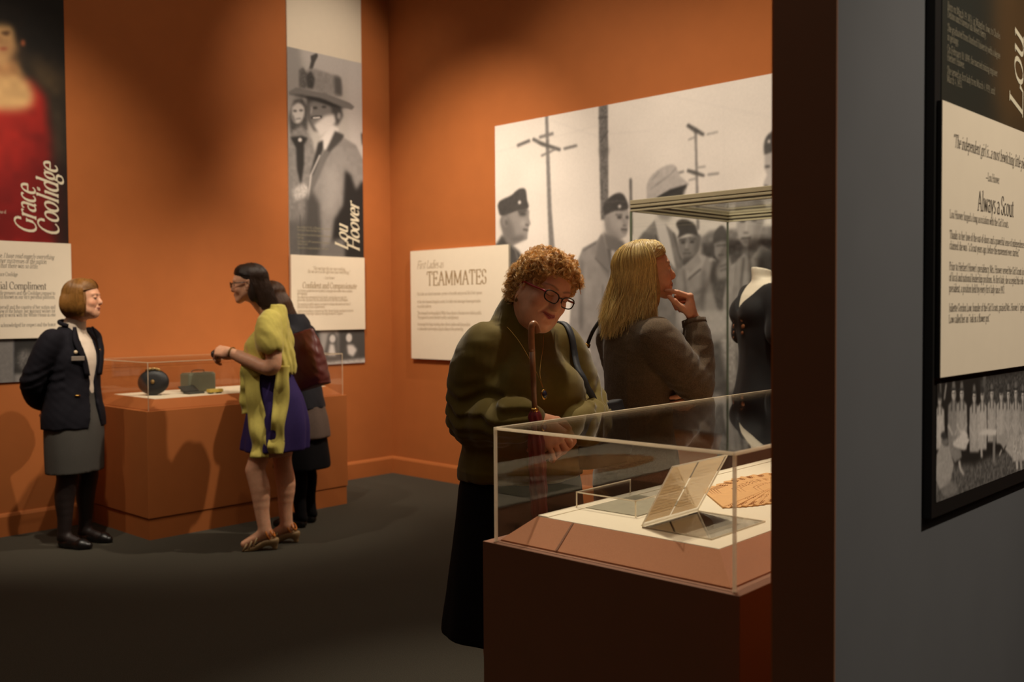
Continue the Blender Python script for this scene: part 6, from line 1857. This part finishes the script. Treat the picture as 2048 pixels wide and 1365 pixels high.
o = lathe('round_badge', [(.001, 0), (.011, 0), (.010, .003), (.001, .003)], mat('badge_cream', (206, 184, 150), .35, noise=.05), PC, 16); o.location = (.106, .122, 1.186); o.rotation_euler = (math.radians(-80), 0, math.radians(-35))
o = lathe('gold_pin', [(.001, 0), (.010, 0), (.012, .003), (.006, .006), (.001, .006)], gold, PC, 10); o.location = (-.088, .128, 1.185); o.rotation_euler = (math.radians(-80), 0, math.radians(25)); o.scale = (1, 1.8, 1)
o = tube('pocket_clasp', [(.110, .112, .925), (.085, .128, .926)], .006, gold, PC, 8)
s = Sdf((-.26, -.24, .40), (.26, .24, 1.0), .007)
s.loft([(.455, 0, 0, .188, .145), (.60, 0, 0, .190, .150), (.75, 0, 0, .186, .148), (.88, 0, .004, .160, .126), (.97, 0, .008, .148, .118)])
s.warp(folds(16, .002, 9, (1, 1, .3)))
cloth('skirt', s, m_greysk, PC)
m_tights = mat('sheer_black_tights', (40, 28, 26), .6, noise=.15, nscale=20)
s = Sdf((-.20, -.14, 0), (.20, .20, .60), .006)
leg(s, (.085, 0, .58), (.085, .02, .42), (.080, -.02, .085), (.075, .10, .036), r=(.075, .056, .036, .032), calf=.054)
leg(s, (-.085, 0, .58), (-.085, .02, .42), (-.085, -.015, .085), (-.09, .105, .036), r=(.075, .056, .036, .032), calf=.054)
cloth('tights', s, m_tights, PC)
shoe(1, .235, m_shoe, PC, (.080, -.06, 0), 4); shoe(-1, .235, m_shoe, PC, (-.085, -.055, 0), 4)
mbo = mat_hair('auburn_bob_hair', (142, 98, 46), .3, .34, .5)
mboc = mat('bob_hair_base', (128, 86, 40), .6, noise=.25, nscale=60, bump=.4, bscale=120)
cap, cv, cn = hair_cap(PC, Rc, tc_, .97, mboc,
    [((0, -.018, .036), (.0785, .0975, .0835)), ((0, -.062, -.035), (.092, .080, .094)), ((.068, -.008, -.03), (.022, .044, .075)), ((-.068, -.008, -.03), (.022, .044, .075)), ((0, .028, .075), (.056, .041, .033))],
    [((0, .124, -.040), (.067, .086, .116)), ((0, .02, -.155), (.062, .09, .06))])
fall_strands(cap, Rc, tc_, .97, mbo, 6000, -.108, 27, swell=(1.08, 1.30), face=68, inward=.30, rad=.0007, jitter=.006, part=-.02, waves=.002)

# =================================================== young woman in yellow
PD = empty('person', (-5.055, 3.32, 0), math.radians(137), 'young woman in yellow ruffled top over purple dress and heeled sandals', 'person')
Rd = head_matrix(yaw=-2, pitch=-4, roll=0); td_ = np.array((0, .142, 1.588))
SKD = SKIN * np.array((1.0, .98, .97))
hd = placed_head(Rd, td_, 1.0, target=(0, .0, 1.38), full=.1, eyes='open', smile=1.2, lips=(176, 84, 84), neck_r=.048)
eyes(Rd, td_, 1.0, PD, (60, 44, 30))
lwd, rwd = np.array((-.100, .235, 1.178)), np.array((.10, .25, 1.16))
FLd = frame3((.45, .86, .10), (-.55, .35, .75)); FRd = frame3((-.45, .88, .06), (.5, .3, .8))
Lh = hand('L', [(40, 50, 25), (45, 55, 25), (50, 55, 25), (52, 58, 28)], h=.0026, thumb=(30, -25, 10, 10)); Rh = hand('R', [(45, 55, 25), (48, 58, 28), (52, 60, 28), (54, 60, 28)], h=.0026, thumb=(30, -25, 10, 10))
sb = Sdf((-.34, -.26, 0), (.34, .36, 1.46), .0062)
sb.loft([(.55, 0, 0, .14, .10), (.80, 0, -.02, .16, .12), (.98, 0, .0, .122, .092), (1.18, 0, .02, .135, .095), (1.32, 0, .01, .125, .065), (1.41, 0, .0, .055, .05)])
sb.chain([(-.150, .0, 1.345), (-.178, -.025, 1.22), (-.192, -.020, 1.088), (-.150, .12, 1.13), lwd], [.050, .044, .038, .034, .025], k=.02, smooth=4)
sb.chain([(.150, .0, 1.345), (.185, -.01, 1.22), (.192, .0, 1.088), (.14, .13, 1.12), rwd], [.050, .044, .038, .034, .025], k=.02, smooth=4)
leg(sb, (-.075, .02, .72), (-.095, .105, .475), (-.125, .045, .125), (-.135, .165, .040), r=(.078, .052, .036, .030), calf=.054)
leg(sb, (.075, -.02, .72), (.055, -.035, .475), (.045, -.055, .120), (.055, .055, .040), r=(.078, .052, .036, .030), calf=.054)
skin_mesh('body', [hd, plain(sb), (place(Lh[0], FLd, lwd + FLd[:, 1] * .01), Lh[1], Lh[2]), (place(Rh[0], FRd, rwd + FRd[:, 1] * .01), Rh[1], Rh[2])], PD)
m_yel = mat('yellow_chiffon', (206, 190, 98), .8, noise=.06, nscale=60, spec=.2, sheen=.2)
m_pur = mat('purple_dress', (54, 40, 92), .8, noise=.10, nscale=70, spec=.2)
s = Sdf((-.28, -.28, .52), (.28, .30, 1.22), .007)
s.loft([(.585, 0, .0, .205, .200), (.75, 0, -.015, .195, .188), (.90, 0, -.012, .172, .160), (1.02, 0, .005, .146, .122), (1.16, 0, .02, .148, .116), (1.21, 0, .022, .146, .110)], wob=lambda a, z: .045 * np.sin(a * 11 + np.sin(a * 4)) * np.clip((.98 - z) / .35, 0, 1))
cloth('dress', s, m_pur, PD)
s = Sdf((-.30, -.26, .98), (.30, .30, 1.48), .006)
s.loft([(1.045, 0, .03, .165, .158), (1.10, 0, .028, .168, .158), (1.18, 0, .024, .166, .142), (1.27, 0, .012, .158, .112), (1.34, 0, .0, .150, .092), (1.39, 0, -.01, .108, .078), (1.43, 0, -.015, .078, .068), (1.462, 0, -.010, .066, .062)], k=.02, wob=lambda a, z: .03 * np.sin(a * 9 + z * 20) * np.clip((1.2 - z) / .12, 0, 1))
for x in (-1, 1): s.ell((x * .065, .095, 1.215), (.065, .06, .06), k=.04)
for x in (-1, 1):
    s.chain([(x * .135, .0, 1.372), (x * .168, .0, 1.30), (x * .185, -.012, 1.225)], [.062, .070, .078], k=.02, smooth=3)
    s.cone((x * .178, -.018, 1.24), (x * .205, -.030, 1.13), .052, .052, k=.008, mode='sub')
s.ell((0, .075, 1.465), (.075, .075, .085), rot=rotm(-20, 0, 0), k=.006, mode='sub')
f1 = folds(34, .004, 33)
s.warp(lambda X, Y, Z: f1(X, Y, Z) + .006 * np.sin(np.arctan2(Y, X) * 16 + Z * 30) * np.clip((1.30 - Z) / .15, 0, 1))
cloth('ruffled_top', s, m_yel, PD)
def tail(name, line, w, seed, amp=.018):
    """hanging strip of chiffon with a rippled edge"""
    P = catmull(line, 10); k = len(P); r = np.random.default_rng(seed)
    V = []; nw = 7
    for i, q in enumerate(P):
        u = i / (k - 1)
        for j in range(nw):
            v = j / (nw - 1) - .5
            V.append(q[:3] + np.array(q[3:6]) * v * w * (1 + .10 * math.sin(u * 13 + seed)) + np.array(q[6:9]) * amp * (math.sin(u * 20 + seed) * abs(v + .5) * 1.1 + math.sin(u * 15 + 2 + seed) * abs(v - .5) * .7 + .5 * math.sin(v * 8 + seed)) * (.35 + .65 * u))
    V = np.array(V); i = np.arange(k * nw).reshape(k, nw)
    F = np.stack([i[:-1, :-1], i[:-1, 1:], i[1:, 1:], i[1:, :-1]], -1).reshape(-1, 4)
    N = vnormals(V, F)
    V2 = np.concatenate([V, V - N * .002]); n = len(V)
    F2 = [F, F[:, ::-1] + n]
    edge = np.concatenate([i[0], i[1:, -1], i[-1, -2::-1], i[-2:0:-1, 0]])
    e2 = np.roll(edge, -1)
    F2.append(np.stack([e2, edge, edge + n, e2 + n], 1))
    return mesh_np(name, V2, np.concatenate(F2), m_yel, PD)
def tl(*pts, w=(0, 1, 0), nrm=(-1, 0, 0)): return [tuple(p_) + tuple(w) + tuple(nrm) for p_ in pts]
tail('front_tail', tl((-.150, .115, 1.10), (-.165, .100, .98), (-.192, .075, .82), (-.205, .060, .66), (-.215, .055, .565)), .095, 1)
tail('front_tail', tl((-.125, .135, 1.12), (-.135, .140, 1.02), (-.150, .140, .92), (-.165, .13, .82)), .07, 5, .012)
tail('back_tail', tl((-.155, -.075, 1.10), (-.170, -.075, .98), (-.195, -.062, .82), (-.205, -.045, .68), (-.212, -.040, .585)), .085, 3)
m_sand = mat('tan_sandal', (150, 122, 84), .5, noise=.08); m_ost = mat('orange_strap', (190, 112, 40), .5, noise=.08)
def sandal(pos, yaw, sd):
    a = math.radians(yaw); Rz = np.array([[math.cos(a), -math.sin(a), 0], [math.sin(a), math.cos(a), 0], [0, 0, 1]])
    s = Sdf((-.05, -.05, -.01), (.05, .25, .13), .004)
    s.chain([(0, 0, .060), (0, .06, .052), (0, .13, .018), (0, .20, .010)], [.026, .024, .026, .022], k=.02, smooth=4)
    s.chain([(0, -.006, .055), (0, -.008, .006)], [.022, .014], k=.02)
    s.chain([(0, .0, .108), (0, .07, .098), (0, .14, .060), (0, .205, .040)], .036, k=.02, mode='sub', smooth=4)
    s.cut(lambda X, Y, Z: .002 - Z + 0 * X + 0 * Y)
    V, F = s.mesh()
    o = mesh_np('sandal', place(V, Rz, pos), F, m_sand, PD)
    for (y, z, rx, rz, m_) in ((.135, .034, .036, .030, m_sand), (.105, .052, .035, .032, m_sand), (.165, .024, .036, .022, m_sand), (.035, .098, .036, .034, m_ost), (.005, .100, .034, .020, m_ost)):
        u = np.linspace(0, 2 * np.pi, 20, endpoint=False)
        P = np.c_[rx * np.cos(u), y + .012 * np.sin(u) * (1 if m_ is m_ost else -1), z + rz * np.sin(u)]
        bm = bmesh.new(); add_tube(bm, place(P, Rz, pos), .0055, 6, True); mesh_bm('strap', bm, m_, o, True)
sandal((-.125, -.005, 0), 5, -1); sandal((.045, -.105, 0), -5, 1)
mdk = mat_hair('dark_brown_hair', (52, 34, 22), .35, .36, .5)
mdkc = mat('dark_hair_base', (46, 31, 21), .5, noise=.2, nscale=60, bump=.4, bscale=140)
cap, cv, cn = hair_cap(PD, Rd, td_, 1.0, mdkc,
    [((0, -.018, .036), (.0785, .0975, .0835)), ((0, -.060, -.040), (.070, .055, .075)), ((0, -.084, -.115), (.064, .050, .060)), ((0, .028, .075), (.056, .041, .033)), ((.066, -.032, -.055), (.018, .028, .06)), ((-.066, -.032, -.055), (.018, .028, .06))],
    [((0, .124, -.036), (.086, .090, .114)), ((.085, .004, -.012), (.03, .022, .034)), ((-.085, .004, -.012), (.03, .022, .034)), ((0, .02, -.13), (.06, .06, .06))])
fall_strands(cap, Rd, td_, 1.0, mdk, 4500, -.155, 37, swell=(1.06, 1.14), face=97, inward=.10, rad=.0006, jitter=.012, part=.0, waves=.003, back=.055)
glasses(PD, Rd, td_, 1.0, (40, 30, 26), (44, 34, 28), y=.103, z=-.002, name='spectacles')
bm = bmesh.new(); u = np.linspace(0, 2 * np.pi, 20, endpoint=False); add_tube(bm, lwd - FLd[:, 1] * .012 + .030 * np.cos(u)[:, None] * FLd[:, 0] + .028 * np.sin(u)[:, None] * FLd[:, 2], .006, 6, True); mesh_bm('bracelet', bm, mat('bronze_bracelet', (130, 92, 44), .35, metal=.5, noise=.1), PD, True)
# small camera in her hands
bpy.context.view_layer.update()
ph = empty('camera', tuple(on_person(PD, (-.005, .335, 1.165))[0]), math.radians(137), 'small dark camera held in both hands of the young woman in yellow', 'camera')
box('camera_body', -.048, .048, -.014, .014, -.028, .028, mat('camera_black', (30, 26, 28), .4, noise=.1), ph, bev=.005)
o = lathe('camera_lens', [(.020, 0), (.020, .018), (.016, .022), (.001, .020)], mat('lens_ring', (60, 54, 54), .3, noise=.1, metal=.5), ph, 20); o.rotation_euler = (math.radians(-90), 0, 0); o.location = (.008, .013, 0)

# =================================================== woman behind her, leaning over the case
PE = empty('person', (-5.394, 3.752, 0), math.radians(120), 'dark haired woman in dark jacket and black skirt hidden behind woman in yellow', 'person')
Re = head_matrix(yaw=0, pitch=-14, roll=0); te = np.array((0, .225, 1.500))
hd = placed_head(Re, te, .98, target=(0, .02, 1.32), eyes='open')
eyes(Re, te, .98, PE)
lwe = np.array((-.100, .300, 1.045)); FLe = frame3((-.12, .52, -.84), (-.5, .75, .4))
rwe = np.array((.16, .18, .92)); FRe = frame3((0, .3, -1), (1, 0, 0))
Lh = hand('L', [(8, 10, 6), (25, 30, 15), (30, 35, 20), (34, 38, 20)], h=.0028); Rh = hand('R', [(20, 25, 15)] * 4, h=.0035)
sb = Sdf((-.34, -.28, 0), (.34, .40, 1.40), .0085)
sb.loft([(.55, 0, 0, .13, .10), (.80, 0, 0, .16, .12), (.98, 0, .02, .13, .095), (1.15, 0, .04, .14, .095), (1.27, 0, .03, .13, .07), (1.35, 0, .02, .06, .055)])
sb.chain([(-.155, .03, 1.275), (-.190, .10, 1.10), lwe], [.05, .04, .026], k=.03); sb.chain([(.155, .03, 1.275), (.20, .0, 1.06), rwe], [.05, .04, .026], k=.03)
skin_mesh('body', [hd, plain(sb), (place(Lh[0], FLe, lwe), Lh[1], Lh[2]), (place(Rh[0], FRe, rwe), Rh[1], Rh[2])], PE)
m_dj = mat('dark_jacket', (24, 22, 30), .85, noise=.12, nscale=70, bump=.2, bscale=500)
s = Sdf((-.34, -.26, .74), (.34, .40, 1.40), .007)
s.loft([(.78, 0, .0, .185, .150), (.95, 0, .012, .165, .132), (1.12, 0, .035, .166, .126), (1.24, 0, .03, .155, .104), (1.31, 0, .022, .105, .082), (1.36, 0, .03, .075, .070), (1.395, 0, .04, .064, .060)], k=.03)
s.chain([(-.150, .03, 1.268), (-.190, .10, 1.10), (-.113, .262, 1.062)], [.066, .058, .040], k=.03, smooth=4); s.chain([(.150, .03, 1.268), (.20, .0, 1.06), (.165, .15, .95)], [.066, .058, .040], k=.03, smooth=4)
s.chain([(0, .02, 1.33), (0, .07, 1.395)], [.074, .066], k=.03)
s.warp(folds(26, .003, 43)); cloth('jacket', s, m_dj, PE)
s = Sdf((-.26, -.24, .56), (.26, .24, .86), .008)
s.loft([(.585, 0, -.02, .200, .165), (.70, 0, -.01, .196, .160), (.80, 0, 0, .180, .145)], wob=lambda a, z: .02 * np.sin(a * 8)); cloth('long_cardigan', s, mat('grey_brown_knit', (96, 78, 68), .9, noise=.1, nscale=80), PE)
s = Sdf((-.26, -.26, .35), (.26, .26, .84), .008)
s.loft([(.385, 0, .0, .205, .185), (.60, 0, 0, .190, .155), (.80, 0, 0, .165, .135)], wob=lambda a, z: .02 * np.sin(a * 7) * np.clip((.7 - z) / .3, 0, 1)); cloth('skirt', s, m_black, PE)
s = Sdf((-.2, -.16, 0), (.2, .2, .5), .007)
for x in (-.075, .075): leg(s, (x, 0, .48), (x, .015, .42), (x, -.02, .085), (x, .10, .036), r=(.06, .054, .036, .032), calf=.053)
cloth('tights', s, m_black, PE)
for x in (-.075, .075): shoe(np.sign(x), .24, m_shoe, PE, (x, -.06, 0), 0)
cap, cv, cn = hair_cap(PE, Re, te, .98, mdkc,
    [((0, -.018, .036), (.0785, .0975, .0835)), ((0, -.085, -.080), (.078, .062, .10)), ((0, .028, .075), (.056, .041, .033)), ((.066, -.01, -.05), (.020, .040, .07)), ((-.066, -.01, -.05), (.020, .040, .07))],
    [((0, .124, -.040), (.067, .086, .116)), ((0, .02, -.14), (.06, .07, .06))])
mbr = mat_hair('brown_hair', (84, 54, 32), .35, .36, .5)
fall_strands(cap, Re, te, .98, mbr, 3000, -.165, 47, swell=(1.10, 1.2), face=72, inward=.1, rad=.0007, jitter=.01, waves=.003, back=.05)
# burgundy tote on her shoulder
bpy.context.view_layer.update()
tb_ = empty('tote_bag', tuple(on_person(PE, (-.245, -.170, .930))[0]), math.radians(120 + 72), 'burgundy leather tote bag hanging behind the two women at the wall case', 'tote bag')
tb_.rotation_euler = (0, math.radians(16), math.radians(120 + 72))
s = Sdf((-.24, -.10, -.02), (.24, .10, .42), .006)
s.loft([(.0, 0, 0, .150, .060, 4), (.06, 0, 0, .165, .066, 4), (.22, 0, 0, .160, .050, 3.5), (.36, 0, 0, .145, .014, 3)])
s.warp(folds(15, .005, 53))
cloth('bag_body', s, mat('burgundy_leather', (92, 35, 28), .42, noise=.12, nscale=20, bump=.2, bscale=160), tb_)
tw_ = tb_.matrix_world.inverted() @ PE.matrix_world
for dx in (-.02, .02):
    q = np.array([tuple(tw_ @ Vector(p_)) for p_ in catmull([(-.235 + dx, -.16, 1.27), (-.19 + dx, -.09, 1.33), (-.165 + dx, .0, 1.338), (-.18 + dx, .06, 1.30), (-.23 + dx, .02, 1.22), (-.25 + dx, -.12, 1.24)], 5)])
    tube('handle', q, .006, mat('burgundy_handle', (52, 20, 18), .42, noise=.1), tb_, 8)
tube('zip_edge', [(-.145, 0, .36), (0, 0, .366), (.145, 0, .36)], .004, mat('dark_zip', (40, 26, 22), .4, noise=.1), tb_, 6)
# ------------------------------------------------------------------ mannequin in the tall glass case
mq = empty('mannequin', (-2.665, 4.90, 0.311), math.radians(146), 'mannequin in black beaded gown with bare white neck inside the tall glass case', 'mannequin')
m_ivory = mat('ivory_form', (236, 222, 198), .6, noise=.02, nscale=30)
m_gown = mat('black_velvet_gown', (17, 15, 16), .8, noise=.2, nscale=60, bump=.2, bscale=500, sheen=.1)
s = Sdf((-.26, -.20, .88), (.26, .22, 1.42), .006)
s.loft([(.90, 0, 0, .13, .10), (1.0, 0, .01, .13, .105), (1.10, 0, .015, .148, .112), (1.18, 0, .0, .155, .098), (1.235, 0, -.012, .13, .074), (1.27, 0, -.018, .075, .058)], k=.02)
s.chain([(0, -.02, 1.24), (0, -.005, 1.31), (0, .006, 1.375)], [.062, .050, .052], k=.025)
s.cut(lambda X, Y, Z: Z - 1.328 - .22 * (Y - 0.0) + 0 * X)
cloth('dress_form', s, m_ivory, mq)
s = Sdf((-.34, -.34, -.01), (.34, .36, 1.36), .008)
s.loft([(.0, 0, -.02, .32, .30), (.25, 0, -.015, .27, .25), (.60, 0, -.01, .20, .165), (.74, 0, 0, .150, .125), (.86, 0, .005, .136, .112), (.98, 0, .012, .146, .118), (1.09, 0, .018, .158, .124), (1.17, 0, .002, .166, .110), (1.225, 0, -.010, .146, .088), (1.26, 0, -.018, .095, .074)], k=.03, wob=lambda a, z: .05 * np.sin(a * 10) * np.clip((.6 - z) / .6, 0, 1))
for x in (-1, 1):
    s.ell((x * .066, .085, 1.09), (.07, .065, .07), k=.04)
    s.chain([(x * .150, -.008, 1.188), (x * .195, -.01, 1.06), (x * .205, .01, .96)], [.062, .058, .060], k=.03, smooth=3)
def vneck(X, Y, Z):
    w = np.clip((Z - 1.09) / .17, 0, 1) * .115
    return np.minimum(w - np.abs(X), Y + .005)
s.cut(vneck)
s.cut(lambda X, Y, Z: (Z - 1.246) + 0 * X + 0 * Y)
s.warp(folds(18, .003, 63, (1, 1, .4)))
cloth('gown', s, m_gown, mq)
m_app = mat('copper_bead_embroidery', (150, 92, 56), .4, noise=.4, nscale=120, metal=.4, bump=.5, bscale=300)
for cx, cz, r in ((.050, .985, .016), (.058, .950, .020), (.052, .915, .014), (.062, .885, .011), (-.05, .985, .016), (-.058, .950, .020), (-.052, .915, .014)):
    o = lathe('beaded_flower', [(.001, 0), (r * .7, 0), (r * .56, .004), (r * .2, .002), (.001, .005)], m_app, mq, 9)
    o.location = (cx, math.sqrt(max(.0001, 1 - (cx / .148) ** 2)) * .118 + .028, cz + .06); o.rotation_euler = (math.radians(-84), 0, math.radians(-cx * 300))
